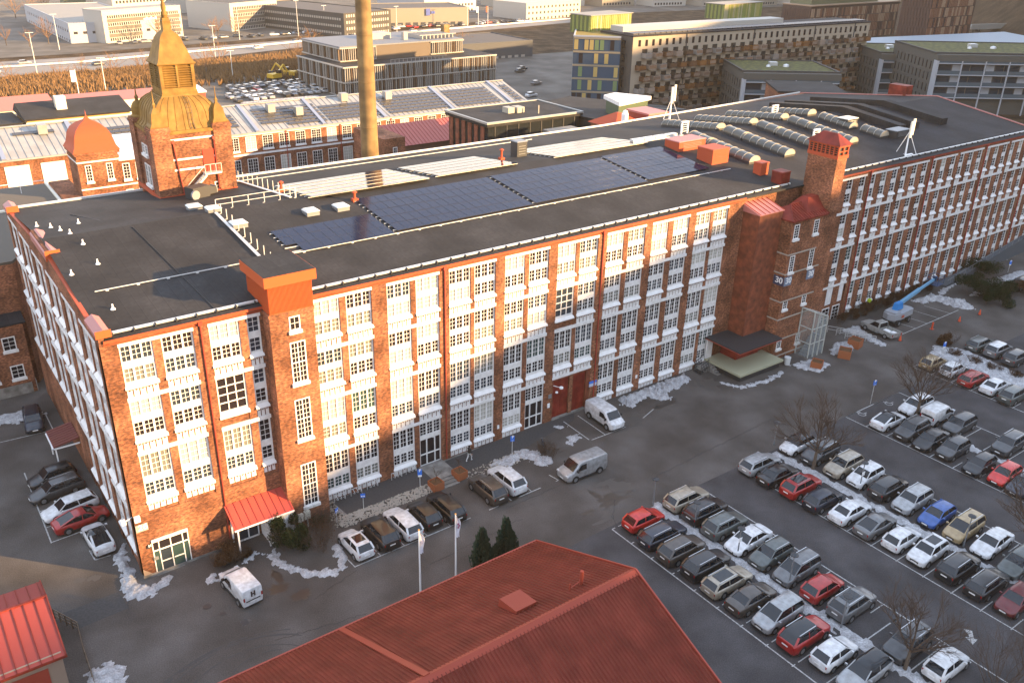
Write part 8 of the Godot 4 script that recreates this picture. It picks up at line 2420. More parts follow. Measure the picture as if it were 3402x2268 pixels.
func yard_blocks() -> void:
	# two low hipped red roofs beside the smokestack
	var o := thing("hipped_roof_house", "low house with tan red hipped roof at the smokestack's foot", "building")
	var m := MB.new(); m.bx(47.5, 0, -66.0, 61.5, 9.2, -56.0)
	part("wall", m.mesh(), MAT["brick"], o)
	m = MB.new()
	m.hexa([Vector3(47.0, 9.2, -55.5), Vector3(62.0, 9.2, -55.5), Vector3(62.0, 9.2, -66.5), Vector3(47.0, 9.2, -66.5), Vector3(52.2, 13.0, -60.8), Vector3(57.0, 13.0, -60.8), Vector3(57.0, 13.0, -61.2), Vector3(52.2, 13.0, -61.2)])
	part("roof", m.mesh(), mat("hip_red", L(0.36, 0.135, 0.075), 0.7), o)
	# brick stub with plaster bands
	o = thing("brick_gable_block", "narrow brick block beside the smokestack with a pale band", "building")
	m = MB.new(); m.bx(66.5, 0, -92.0, 71.0, 13.5, -80.0); m.bx(66.3, 8.8, -92, 71.2, 9.1, -79.8)
	part("wall", m.mesh(), MAT["brick"], o)
	plain_window(o, Transform3D(Basis(), Vector3(68.4, 5.4, -80.0)), 0.9, 2.0, 2, 4); plain_window(o, Transform3D(Basis(), Vector3(68.4, 9.8, -80.0)), 0.9, 2.0, 2, 4)
	# corten house with red seam roof
	o = thing("rusty_gable_house", "rust brown house with red standing seam gable roof behind the factory", "building")
	m = MB.new(); m.bx(73.0, 0, -100.0, 91.5, 10.0, -88.0)
	var b := Basis(Vector3(0, 0, 1), Vector3.UP, Vector3(-1, 0, 0))
	var gw := MB.new(); gable_wall(gw, 0, 12.0, 0, 9.9, 10.0, 12.6)
	m.add(gw, Transform3D(b, Vector3(73.0, 0, -100.0)))
	var rust := mat("brown_clad", L(0.20, 0.105, 0.070), 0.8)
	part("wall", m.mesh(), rust, o)
	m = MB.new(); m.quad(Vector3(72.5, 9.8, -87.4), Vector3(92, 9.8, -87.4), Vector3(92, 12.8, -94), Vector3(72.5, 12.8, -94)); m.quad(Vector3(72.5, 12.8, -94), Vector3(92, 12.8, -94), Vector3(92, 9.8, -100.6), Vector3(72.5, 9.8, -100.6))
	var rf := part("roof", m.mesh(), mat("seam_red", L(0.36, 0.085, 0.065), 0.5), o)
	m = MB.new()
	for i in 24: m.bar(Vector3(72.6 + i * 0.84, 9.83, -87.4), Vector3(72.6 + i * 0.84, 12.85, -94), 0.06, 0.12)
	part("seam", m.mesh(), MAT["seam_red"], rf)
	for q in [[-99.2, 5.8, 2.6], [-95.4, 5.2, 2.6], [-91.4, 5.0, 2.6]]:
		plain_window(o, Transform3D(b, Vector3(72.95, q[1], q[0])), q[2], 2.2, 3, 2, false, "pane_half" if q[0] < -99 else "pane_dark")
	plain_window(o, Transform3D(Basis(), Vector3(78.5, 4.2, -88.0)), 2.6, 3.2, 2, 2, false)
	m = MB.new(); m.bx(72.9, 3.9, -100.0, 91.4, 4.5, -87.9)
	part("floor_band", m.mesh(), rust, o)
	# black glass block with flat roof
	o = thing("black_glass_block", "dark glass block with flat bitumen roof and rusty wall panels", "building")
	m = MB.new(); m.bx(79.0, 0, -77.4, 99.8, 17.2, -64.6)
	part("wall", m.mesh(), mat("glass_black", L(0.015, 0.018, 0.020), 0.08), o)
	m = MB.new(); m.bx(78.5, 17.2, -78, 100.3, 17.9, -64.1)
	part("roof", m.mesh(), MAT["felt"], o)
	m = MB.new()
	m.bx(78.4, 17.7, -64.4, 100.4, 18.05, -64.0); m.bx(78.4, 17.7, -78.1, 78.8, 18.05, -64.4); m.bx(100.0, 17.7, -78.1, 100.4, 18.05, -64.4); m.bx(78.8, 17.7, -78.1, 100.0, 18.05, -77.7)
	part("roof_edge", m.mesh(), mat("zinc_edge", L(0.30, 0.31, 0.30), 0.4, 0.4), o)
	for k in 6:
		m = MB.new(); m.bx(78.86, 1.0, -77.0 + k * 2.05, 79.0, 17.0, -75.9 + k * 2.05)
		part("rusty_panel", m.mesh(), MAT["rust_metal"], o)
	for k in 8:
		m = MB.new(); m.bx(80.4 + k * 2.6, 0, -64.62, 80.55 + k * 2.6, 17.2, -64.5)
		part("mullion", m.mesh(), MAT["dark_metal"], o)
	for q in [79.4, 83.2]:
		m = MB.new(); m.bx(q, 9.5, -64.6, q + 1.9, 13.0, -64.52)
		part("orange_panel", m.mesh(), mat("panel_orange", L(0.50, 0.17, 0.03), 0.5), o)
	m = MB.new(); m.bx(87.0, 17.9, -71.5, 88.4, 18.9, -69.6); m.bx(88.8, 17.9, -71.2, 90.4, 18.9, -69.2); m.bar(Vector3(92, 17.9, -67), Vector3(92, 19.4, -67), 0.15)
	part("roof_unit", m.mesh(), mat("unit_tan", L(0.36, 0.33, 0.27), 0.6), o)
	# grey seamed volume, red roof huts
	o = thing("seamed_metal_block", "grey standing seam metal volume between black block and red hut", "building")
	m = MB.new(); m.bx(88.0, 0, -60.5, 94.5, 16.6, -52.5)
	part("wall", m.mesh(), mat("seam_grey", L(0.125, 0.12, 0.11), 0.5), o)
	m = MB.new()
	for k in 8: m.bx(88.0 + k * 0.9, 0, -52.5, 88.08 + k * 0.9, 16.6, -52.38)
	part("seam", m.mesh(), MAT["seam_grey"], o)
	o = thing("red_roof_hut", "sunlit orange hut with pyramid red roof at the factory's rear edge", "building")
	m = MB.new(); m.bx(90.0, 8, -50.0, 96.4, 19.6, -43.8)
	part("wall", m.mesh(), MAT["brick"], o)
	m = MB.new(); m.hexa([Vector3(89.6, 19.6, -43.4), Vector3(96.8, 19.6, -43.4), Vector3(96.8, 19.6, -50.4), Vector3(89.6, 19.6, -50.4), Vector3(92.9, 21.4, -46.6), Vector3(93.4, 21.4, -46.6), Vector3(93.4, 21.4, -47.1), Vector3(92.9, 21.4, -47.1)])
	part("roof", m.mesh(), MAT["dome_red"], o)
	m = MB.new(); m.lathe([[0.0, 0], [0.55, 0.1], [0.55, 1.8], [0.3, 2.4], [0.0, 2.5]], Vector3(90.8, 20.2, -42.6), 10); m.bx(90.0, 19.0, -43.6, 91.6, 20.6, -42.0)
	part("white_vent", m.mesh(), MAT["white_clean"], o)
	o = thing("red_metal_hut", "dark red metal clad hut right of the sunlit hut", "building")
	m = MB.new(); m.bx(97.6, 8, -49.0, 101.6, 20.9, -44.0)
	part("wall", m.mesh(), MAT["pipe_red"], o)
	m = MB.new(); m.bx(97.3, 20.9, -49.3, 101.9, 21.2, -43.7)
	part("roof", m.mesh(), MAT["flash_pink"], o)
	# dark flat roof wing and glazed pavilion
	o = thing("dark_flat_wing", "dark flat roofed wing behind the black glass block", "building")
	m = MB.new(); m.prism(PackedVector2Array([Vector2(100.6, -64), Vector2(102.0, -79), Vector2(112, -82), Vector2(123, -62), Vector2(121, -48), Vector2(103, -46)]), 0, 16.5)
	part("wall", m.mesh(), MAT["dark_metal"], o)
	m = MB.new(); m.prism(PackedVector2Array([Vector2(100.4, -64), Vector2(101.8, -79.3), Vector2(112, -82.4), Vector2(123.4, -62), Vector2(121.3, -47.6), Vector2(103, -45.6)]), 16.5, 17.0)
	part("roof", m.mesh(), MAT["felt"], o)
	o = thing("glass_pavilion", "small glazed pavilion with white flat roof on a dark roof", "pavilion")
	m = MB.new(); m.prism(PackedVector2Array([Vector2(104.4, -58.8), Vector2(107.0, -65.2), Vector2(110.4, -66.2), Vector2(113.4, -60.4)]), 17.0, 19.5)
	part("glass", m.mesh(), mat("pav_glass", L(0.10, 0.13, 0.08), 0.08), o)
	m = MB.new(); m.prism(PackedVector2Array([Vector2(104.0, -58.2), Vector2(106.7, -65.7), Vector2(110.6, -66.8), Vector2(114.0, -60.2)]), 19.5, 20.2)
	part("roof", m.mesh(), MAT["white_paint"], o)
	m = MB.new(); m.bar(Vector3(113.6, 18.0, -60), Vector3(119, 18.0, -56), 0.08); m.bar(Vector3(104.4, 18.0, -58), Vector3(113, 18.0, -52), 0.08)
	for i in 7: m.bar(Vector3(104.4 + i * 1.4, 17, -58 + i * 1.0), Vector3(104.4 + i * 1.4, 18, -58 + i * 1.0), 0.06)
	part("railing", m.mesh(), MAT["zinc_edge"], o)
	o = thing("brick_stub", "orange brick stub with a white window at the wing's rear corner", "building")
	m = MB.new(); m.prism(PackedVector2Array([Vector2(168, -72), Vector2(180, -62), Vector2(190, -74), Vector2(178, -84)]), 0, 14.6)
	part("wall", m.mesh(), MAT["brick"], o)
	m = MB.new(); m.prism(PackedVector2Array([Vector2(167.6, -72), Vector2(180, -61.5), Vector2(190.5, -74), Vector2(178, -84.6)]), 14.6, 15.0)
	part("roof", m.mesh(), MAT["felt"], o)
	# yellow house and red roofs at the left
	o = thing("yellow_house", "long yellow house with tall white windows behind the domed tower", "building")
	var yw := mat("yellow_wall", L(0.36, 0.235, 0.085), 0.85)
	m = MB.new(); m.bx(17.5, 0, -152, 37.5, 11.4, -139.6); m.bx(-20, 0, -152, 16.6, 10.6, -140.6)
	part("wall", m.mesh(), yw, o)
	m = MB.new(); m.hexa([Vector3(17.0, 11.4, -139.0), Vector3(38.0, 11.4, -139.0), Vector3(38, 11.4, -152.6), Vector3(17, 11.4, -152.6), Vector3(17.0, 11.7, -139.0), Vector3(38.0, 11.7, -139.0), Vector3(38, 13.4, -149), Vector3(17, 13.4, -149)]); m.bx(-20, 10.6, -153, 16.9, 11.0, -140)
	part("roof", m.mesh(), MAT["felt"], o)
	m = MB.new(); m.bx(17.3, 10.6, -139.6, 37.7, 11.0, -139.4); m.bx(24.0, 12.2, -145, 26.0, 15.0, -143)
	part("cornice", m.mesh(), MAT["cream"], o)
	for k in 6: plain_window(o, Transform3D(Basis(), Vector3(19.2 + k * 3.0, 7.4, -139.6)), 1.5, 2.3, 2, 4)
	for k in 4: plain_window(o, Transform3D(Basis(), Vector3(9.6 + k * 1.9, 6.6, -140.6)), 1.5, 2.6, 2, 4)
	for q in [["salmon red roof of a low hall at the left edge", -30.0, 27.5, -163.0, -182.0, 9.4, 11.0], ["faded pink roof of a low hall left of the clock tower", 29.0, 52.0, -164.0, -174.0, 9.6, 11.0]]:
		o = thing("low_hall", q[0], "building")
		m = MB.new(); m.bx(q[1] + 0.5, 0, q[4], q[2] - 0.5, q[5], q[3] - 0.4)
		part("wall", m.mesh(), MAT["cream"], o)
		m = MB.new(); m.quad(Vector3(q[1], q[5], q[3]), Vector3(q[2], q[5], q[3]), Vector3(q[2], q[6], (q[3] + q[4]) / 2), Vector3(q[1], q[6], (q[3] + q[4]) / 2)); m.quad(Vector3(q[1], q[6], (q[3] + q[4]) / 2), Vector3(q[2], q[6], (q[3] + q[4]) / 2), Vector3(q[2], q[5], q[4]), Vector3(q[1], q[5], q[4]))
		part("roof", m.mesh(), mat("salmon_roof", L(0.52, 0.145, 0.10), 0.6) if q[1] < 0 else mat("pink_roof", L(0.36, 0.135, 0.12), 0.7), o)

# ---------------------------------------------------------------- the town behind
# faces: [face, first x, pitch, count, window width, [[y, height] ...], material]; face "f" looks to +z, "l" to -x, in the block's own axes (origin at its front left corner)
func block(called: String, label: String, at: Vector3, turn: float, w: float, d: float, h: float, wall: Material, roof: Material, faces: Array, parapet := 0.35) -> Node3D:
	var o := thing(called, label, "building", at, turn)
	var m := MB.new(); m.bx(0, -1.0, -d, w, h, 0)
	part("wall", m.mesh(), wall, o)
	var r := MB.new(); r.bx(0.3, h, -d + 0.3, w - 0.3, h + 0.05, -0.3)
	part("roof", r.mesh(), roof, o)
	if parapet > 0:
		var e := MB.new()
		e.bx(-0.05, h, -0.3, w + 0.05, h + parapet, 0.05); e.bx(-0.05, h, -d - 0.05, w + 0.05, h + parapet, -d + 0.3); e.bx(-0.05, h, -d + 0.3, 0.3, h + parapet, -0.3); e.bx(w - 0.3, h, -d + 0.3, w + 0.05, h + parapet, -0.3)
		part("parapet", e.mesh(), wall, o)
	for f in faces:
		for row in f[5]:
			for i in f[3]:
				var key := "cw%.2f_%.2f" % [f[4], row[1]]
				if not CACHE.has(key):
					var wm := MB.new(); wm.bx(0, 0, -0.1, f[4], row[1], 0.06)
					CACHE[key] = wm.mesh()
				var s: float = f[1] + i * f[2]
				var xf := Transform3D(Basis(), Vector3(s, row[0], 0)) if f[0] == "f" else Transform3D(Basis(Vector3(0, 0, 1), Vector3.UP, Vector3(-1, 0, 0)), Vector3(0, row[0], -s - f[4]))
				part("window", CACHE[key], f[6], o, xf)
	return o

func rows_of(y0: float, step: float, n: int, h: float) -> Array:
	var a := []
	for i in n: a.append([y0 + i * step, h])
	return a

func angle(a: Vector2, b: Vector2) -> float: return atan2(-(b.y - a.y), b.x - a.x)

func city() -> void:
	var dk := mat("far_window", L(0.035, 0.035, 0.04), 0.12)
	var lw := mat("far_white", L(0.396, 0.372, 0.330), 0.7)
	var bw := mat("far_bluewhite", L(0.348, 0.360, 0.384), 0.7)
	var tan := mat("far_tan", L(0.240, 0.210, 0.162), 0.8)
	var dg := mat("far_dark", L(0.045, 0.042, 0.039), 0.8)
	var rf := mat("far_roof", L(0.066, 0.060, 0.057), 0.9)
	var pr := mat("far_pale_roof", L(0.252, 0.234, 0.204), 0.8)
	var band := mat("far_band", L(0.120, 0.108, 0.087), 0.8)
	var q := block("workshop_building", "long bluish white low building with small square windows at the upper left", Vector3(68, 0, -347), 0.0, 34, 95, 8.6, bw, pr, [["f", 1.5, 3.6, 9, 1.5, [[4.6, 1.0]], dk], ["f", 10.0, 6.5, 3, 1.2, [[2.2, 1.2]], dk], ["l", 3, 4.2, 21, 1.0, [[1.4, 1.0], [5.2, 1.0]], dk]])
	q = block("office_block", "white four storey office block with dark window bands, behind the spire of the clock tower", Vector3(80, 0, -341), angle(V(80, -341), V(115, -354)), 38, 13, 13.5, lw, pr, [["f", 2.2, 1.02, 34, 0.62, rows_of(1.9, 2.9, 4, 1.15), dk]])
	for i in 3:
		var m := MB.new(); m.bx(2.0, 3.25 + i * 2.9, 0.02, 37.2, 4.6 + i * 2.9, 0.10)
		part("dark_band", m.mesh(), band, q)
	var sg := MB.new()
	for i in 6: sg.bx(19 + i * 1.1, 9.0, 0.1, 19.8 + i * 1.1, 10.1 if i % 2 else 9.7, 0.2)
	part("lettering", sg.mesh(), MAT["white_clean"], q)
	block("office_block", "tall white slab partly hidden behind the spire, at the top edge", Vector3(108, 0, -440), angle(V(80, -341), V(115, -354)), 60, 16, 15.0, lw, rf, [["f", 2, 2.0, 28, 1.1, rows_of(8.0, 3.0, 3, 1.3), dk]])
	block("office_block", "far pale block left of the top centre", Vector3(160, 0, -420), angle(V(80, -341), V(115, -354)), 46, 16, 14.0, mat("far_grey", L(0.300, 0.276, 0.234), 0.8), pr, [["f", 2, 2.2, 20, 1.2, rows_of(3.0, 3.0, 4, 1.3), dk]])
	q = block("office_block", "white office block with grey bands right of the spire", Vector3(140, 0, -361), angle(V(140, -361), V(168, -374)), 31, 28, 13.0, lw, rf, [["f", 2.2, 1.1, 26, 0.68, rows_of(1.6, 2.9, 4, 1.2), dk]])
	for i in 3:
		var m := MB.new(); m.bx(2.0, 3.0 + i * 2.9, 0.02, 30.4, 4.3 + i * 2.9, 0.10)
		part("dark_band", m.mesh(), band, q)
	block("green_house", "green gabled house at the upper left", Vector3(95, 0, -489), 0.0, 11, 10, 6.6, mat("house_green", L(0.120, 0.132, 0.084), 0.8), rf, [["f", 4.4, 2.0, 2, 1.2, [[2.6, 1.6]], MAT["white_clean"]]])
	var gm := MB.new(); gm.prism(PackedVector2Array([Vector2(95, -489), Vector2(106, -489), Vector2(106, -499), Vector2(95, -499)]), 6.6, 6.7)
	var ghouse := thing("green_house_roof", "steep gable of the green house at the upper left", "roof", Vector3(95, 6.62, -489))
	var gr := MB.new(); gr.plate(PackedVector2Array([Vector2(0, 0), Vector2(11, 0), Vector2(5.5, 4.6)]), -10, 0)
	part("gable", gr.mesh(), MAT["house_green"], ghouse)
	q = block("warehouse", "dark horizontally banded building between the two white office blocks and the stack", Vector3(176, 0, -318), angle(V(176, -318), V(202, -326)), 30, 70, 11.0, dg, rf, [["l", 2, 1.5, 42, 1.0, rows_of(2.2, 3.0, 3, 1.0), MAT["far_grey"]], ["f", 1.5, 1.45, 19, 0.7, rows_of(1.4, 2.7, 4, 1.2), lw]])
	block("warehouse", "tan low warehouse with a blue sign behind the stack", Vector3(206, 0, -350), angle(V(206, -350), V(253, -340)), 52, 30, 9.5, tan, rf, [["f", 2, 4.0, 12, 2.6, [[0.6, 2.4]], mat("far_glass", L(0.060, 0.066, 0.072), 0.15)]])
	var bs := MB.new(); bs.bx(234, 6.2, -343.6, 236.4, 9.4, -343.4); bs.bx(236.8, 7.0, -343.2, 239.8, 8.2, -343.0)
	solo("warehouse_sign", bs.mesh(), mat("far_blue", L(0.030, 0.060, 0.270), 0.6), "blue sign on the tan warehouse", "sign")
	q = block("office_block", "white office building with three rows of small windows right of the stack", Vector3(299, 0, -346), angle(V(299, -346), V(343, -353)), 45, 26, 9.6, lw, lw, [["f", 1.6, 3.1, 14, 1.1, rows_of(1.2, 2.9, 3, 1.2), dk]])
	block("workshop_building", "bluish shaded workshop building left of the white office building", Vector3(262, 0, -392), angle(V(279, -376), V(299, -346)) + 1.2, 42, 40, 9.2, bw, pr, [["f", 1.5, 2.6, 15, 1.2, rows_of(1.6, 3.2, 2, 1.3), dk]])
	for i in 7: block("office_block", "far pale building along the top edge, number %s from the white office building" % ["one", "two", "three", "four", "five", "six", "seven"][i], Vector3(330 + i * 34, 0, -420 + i * 12), -0.10 + 0.04 * (i % 3), 28, 18, [12.0, 16.0, 11.0, 18.0, 13.0, 15.0, 12.0][i], [MAT["far_grey"], lw, tan, lw, MAT["far_grey"], tan, lw][i], pr, [["f", 1.5, 2.4, 10, 1.4, rows_of(2.0, 3.1, 3 + i % 2, 1.4), dk]])
	fin_office(); glass_office(); apartments(); green_roofs(); brown_tower()
	block("low_shed", "dark low shed with pale roof band right of the stack, near the road", Vector3(170, 0, -232), -0.02, 46, 30, 7.0, mat("shed_dark", L(0.051, 0.054, 0.060), 0.7), rf, [["f", 2, 3.2, 13, 1.8, [[0.8, 1.2]], MAT["far_grey"]]])
	var ch := MB.new(); ch.bx(173, 0, -231.5, 175.4, 15, -229)
	solo("brick_stack", ch.mesh(), mat("stack_ochre", L(0.276, 0.180, 0.069), 0.85), "short square ochre brick stack beside the low dark shed", "chimney")
	town_things()

func fin_office() -> void: # two tiers with vertical fins
	var o := thing("fin_fronted_office", "dark two tier office with pale vertical fins behind the white roofed hall", "building", Vector3(110, 0, -184.5), 0.05)
	var m := MB.new(); m.bx(0, 0, -30, 57, 9.6, 0)
	var wl := part("wall", m.mesh(), mat("office_dark", L(0.022, 0.024, 0.032), 0.15), o)
	m = MB.new(); m.bx(4, 9.6, -34, 50, 14.0, -9.0)
	part("upper_wall", m.mesh(), mat("upper_brown", L(0.096, 0.072, 0.051), 0.7), o)
	m = MB.new(); m.bx(3.8, 14.0, -34.2, 50.2, 14.4, -8.8)
	part("upper_roof", m.mesh(), mat("roof_bluegrey", L(0.150, 0.156, 0.168), 0.7), o)
	m = MB.new(); m.bx(-0.3, 9.6, -30.3, 57.3, 9.75, 0.3)
	part("roof", m.mesh(), MAT["felt"], o)
	var white := mat("fin_white", L(0.336, 0.312, 0.276), 0.6); var brown := mat("fin_brown", L(0.132, 0.078, 0.042), 0.6)
	for y in [0.9, 5.1, 9.45]:
		m = MB.new(); m.bx(-0.35, y, 0, 57.3, y + 0.4, 0.4); m.bx(-0.4, y, -30, 0.0, y + 0.4, 0.0)
		part("floor_band", m.mesh(), white, o)
	for y in [10.0, 13.7]:
		m = MB.new(); m.bx(3.7, y, -9, 16.5, y + 0.3, -8.6); m.bx(37, y, -9, 50.3, y + 0.3, -8.6); m.bx(3.6, y, -34, 4.0, y + 0.3, -9)
		part("floor_band", m.mesh(), white, o)
	var fin := MB.new(); fin.bx(0, 0, 0, 0.16, 4.1, 0.5)
	var fm := fin.mesh()
	for r in 3:
		var y: float = [0.9, 5.4, 10.2][r]
		var sc := Basis.from_scale(Vector3(1, 0.85 if r == 2 else 1.0, 1))
		for i in 78:
			var x := i * 0.735 + 0.1
			if r == 2 and (x < 4 or x > 50 or (x > 16.5 and x < 37)): continue
			var c := white if i % 5 != 3 else brown
			if (i * 7 + r) % 9 == 4: c = brown
			part("fin", fm, c, o, Transform3D(sc, Vector3(x, y, -9.0 if r == 2 else 0.0)))
		for i in 20:
			var z := -i * 1.5 - 0.4
			if r == 2 and z > -9.0: continue
			part("fin", fm, white if i % 3 else brown, o, Transform3D(Basis(Vector3(0, 0, 1), Vector3(0, 0.85 if r == 2 else 1.0, 0), Vector3(-1, 0, 0)), Vector3(4.0 if r == 2 else 0.0, y, z)))
	m = MB.new()
	for i in 9: m.bx(36 + i * 1.5, 14.5, -22, 36.3 + i * 1.5, 15.6, -12)
	m.bx(35, 15.6, -22, 49.5, 15.8, -21.6); m.bx(35, 15.6, -12.4, 49.5, 15.8, -12); m.bx(22, 14.4, -26, 29, 16.2, -20); m.bx(30.5, 14.4, -16, 32, 16.8, -14.5)
	part("roof_pergola", m.mesh(), white, o)
	m = MB.new()
	for i in 14: m.bx(17 + i * 1.5, 9.7, -1.2, 17.08 + i * 1.5, 10.7, -1.1)
	m.bx(17, 10.65, -1.2, 38, 10.75, -1.1)
	part("terrace_railing", m.mesh(), white, o)

func glass_office() -> void:
	var o := thing("striped_glass_office", "six storey office with blue striped glass side and a roof pavilion of green glass", "building", Vector3(155, 0, -133), angle(V(155, -133), V(164, -125)))
	var d := 25.0; var w := 13.0; var h := 21.6
	var m := MB.new(); m.bx(0, 0, -d, w, h, 0)
	part("wall", m.mesh(), mat("glass_navy", L(0.045, 0.075, 0.115), 0.12), o)
	m = MB.new(); m.bx(0.3, h, -d + 0.3, w - 0.3, h + 0.12, -0.3)
	part("roof", m.mesh(), mat("moss", L(0.198, 0.144, 0.027), 0.95), o)
	m = MB.new(); m.bx(-0.1, h, -d, 0.3, h + 0.4, 0.1); m.bx(0.3, h, -0.3, w, h + 0.4, 0.1)
	part("roof_edge", m.mesh(), MAT["far_bluewhite"], o)
	var pale := mat("strip_pale", L(0.216, 0.246, 0.264), 0.4)
	var r := RandomNumberGenerator.new(); r.seed = 91
	for s in 6: # storeys: slim pale glass strips on the side
		for i in 26:
			var ms := MB.new()
			var wd := r.randf_range(0.22, 0.55)
			ms.bx(-0.12, s * 3.6 + 0.1, -d + 0.3 + i * 0.94, 0.0, s * 3.6 + r.randf_range(3.2, 3.55), -d + 0.3 + i * 0.94 + wd)
			part("glass_strip", ms.mesh(), pale, o)
		m = MB.new(); m.bx(0.0, s * 3.6 + 3.05, -0.1, w, s * 3.6 + 3.55, 0.14)
		part("floor_band", m.mesh(), mat("band_tan", L(0.252, 0.204, 0.132), 0.6), o)
		for i in 9:
			if r.randf() < 0.45: continue
			var ms := MB.new()
			ms.bx(0.2 + i * 1.42, s * 3.6 + 0.25, 0.0, 1.3 + i * 1.42, s * 3.6 + 2.9, 0.06)
			part("front_pane", ms.mesh(), [mat("pane_green", L(0.16, 0.22, 0.10), 0.15), mat("pane_ochre", L(0.42, 0.30, 0.10), 0.3), MAT["pane_dark"]][r.randi() % 3], o)
	for k in 2: # green glass pavilions on the roofs
		var p := thing("green_glass_pavilion", ["yellow green glass pavilion on the striped glass office", "yellow green glass pavilion on the roof behind the balconied flats"][k], "pavilion", Vector3([166.0, 246.0][k], [21.0, 20.0][k], [-139.0, -160.0][k]), 0.12)
		var pm := MB.new(); pm.bx(0, 0, -8, 18 if k == 0 else 24, 5.0, 0)
		part("wall", pm.mesh(), mat("lime_base", L(0.144, 0.156, 0.042), 0.4), p)
		for i in 22 if k == 0 else 30:
			var st := MB.new(); st.bx(i * 0.8 + 0.1, 0.1, 0, i * 0.8 + 0.75, 4.9, 0.12)
			part("glass_strip", st.mesh(), [mat("lime_1", L(0.288, 0.276, 0.084), 0.3), mat("lime_2", L(0.180, 0.216, 0.054), 0.3), mat("lime_3", L(0.330, 0.312, 0.180), 0.3)][r.randi() % 3], p)
		for i in 10:
			var st := MB.new(); st.bx(-0.12, 0.1, -i * 0.8 - 0.7, 0.0, 4.9, -i * 0.8 - 0.05)
			part("glass_strip", st.mesh(), [MAT["lime_2"], mat("lime_4", L(0.072, 0.102, 0.036), 0.3)][i % 2], p)
		pm = MB.new(); pm.bx(-0.3, 5.0, -8.3, (18 if k == 0 else 24) + 0.3, 5.2, 0.4)
		part("roof", pm.mesh(), MAT["far_pale_roof"], p)

func apartments() -> void:
	var o := thing("balcony_apartments", "long block of flats with staggered brown and pale box balconies", "building", Vector3(167, 0, -122), angle(V(167, -122), V(271, -118)))
	var w := 104.0; var h := 22.0
	var cream := mat("flat_cream", L(0.336, 0.276, 0.204), 0.85)
	var m := MB.new(); m.bx(0, 0, -14, w, h, 0)
	part("wall", m.mesh(), cream, o)
	m = MB.new(); m.bx(-0.12, 0, -14.05, -0.001, h + 0.1, 0.05); 
	part("end_wall", m.mesh(), mat("flat_grey", L(0.072, 0.063, 0.054), 0.9), o)
	m = MB.new(); m.bx(-0.2, h, -14.2, w + 0.2, h + 0.35, 0.2)
	part("roof", m.mesh(), MAT["felt_side"], o)
	m = MB.new()
	for i in 50: m.bx(1 + i * 2.05, h + 0.35, -5.5, 2.8 + i * 2.05, h + 0.75, -1.2)
	part("roof_panels", m.mesh(), MAT["solar_frame"], o)
	m = MB.new(); m.bx(3, h + 0.35, -13.5, 70, h + 1.8, -8.0)
	part("roof_screen", m.mesh(), MAT["far_white"], o)
	for q in [[0, 3.4], [1, 9.2]]:
		for s in 6:
			var wm := MB.new(); wm.bx(-0.22, 1.2 + s * 3.5, -q[1] - 0.5, -0.1, 3.2 + s * 3.5, -q[1] + 0.5)
			part("window", wm.mesh(), MAT["pane_dark"], o)
	var key := MB.new(); key.bx(0, 0, -0.05, 0.9, 1.7, 0.05)
	var wmesh := key.mesh()
	for i in 40: part("window", wmesh, MAT["pane_dark"], o, Transform3D(Basis(), Vector3(2.0 + i * 2.55, h - 2.6, 0)))
	var bal := MB.new()
	bal.bx(0, 0, 0.0, 2.5, 0.14, 1.9); bal.bx(0, 0.14, 1.8, 2.5, 1.35, 1.9); bal.bx(0, 0.14, 0, 0.1, 1.35, 1.8); bal.bx(2.4, 0.14, 0, 2.5, 1.35, 1.8)
	var bm := bal.mesh()
	var slats := MB.new()
	for i in 7: slats.bx(0.1 + i * 0.34, 0.3, 1.9, 0.26 + i * 0.34, 1.2, 1.94)
	var sm := slats.mesh()
	var dr := MB.new(); dr.bx(0.3, 0.1, -0.05, 2.2, 2.3, 0.05)
	var dm := dr.mesh()
	var cols := [mat("bal_brown", L(0.120, 0.051, 0.018), 0.6), mat("bal_orange", L(0.216, 0.087, 0.018), 0.6), mat("bal_pale", L(0.264, 0.198, 0.150), 0.7), mat("bal_dark", L(0.066, 0.039, 0.024), 0.7), mat("bal_grey", L(0.240, 0.216, 0.192), 0.7)]
	var r := RandomNumberGenerator.new(); r.seed = 17
	var dark := mat("recess", L(0.030, 0.024, 0.020), 0.3)
	for s in 6:
		for i in 26:
			var x := 1.4 + i * 3.9 + (1.9 if s % 2 else 0.0)
			if x > w - 3: continue
			part("balcony_door", dm, dark, o, Transform3D(Basis(), Vector3(x, 0.6 + s * 3.15, 0)))
			var b := part("balcony", bm, cols[r.randi() % 5], o, Transform3D(Basis(), Vector3(x, 0.6 + s * 3.15, 0)))
			part("balcony_slats", sm, cols[r.randi() % 3], b)
	m = MB.new()
	for x in [20.0, 48.0, 76.0, 96.0]: m.bx(x, 0, 0, x + 0.25, h, 0.22)
	part("downpipe", m.mesh(), MAT["dark_metal"], o)

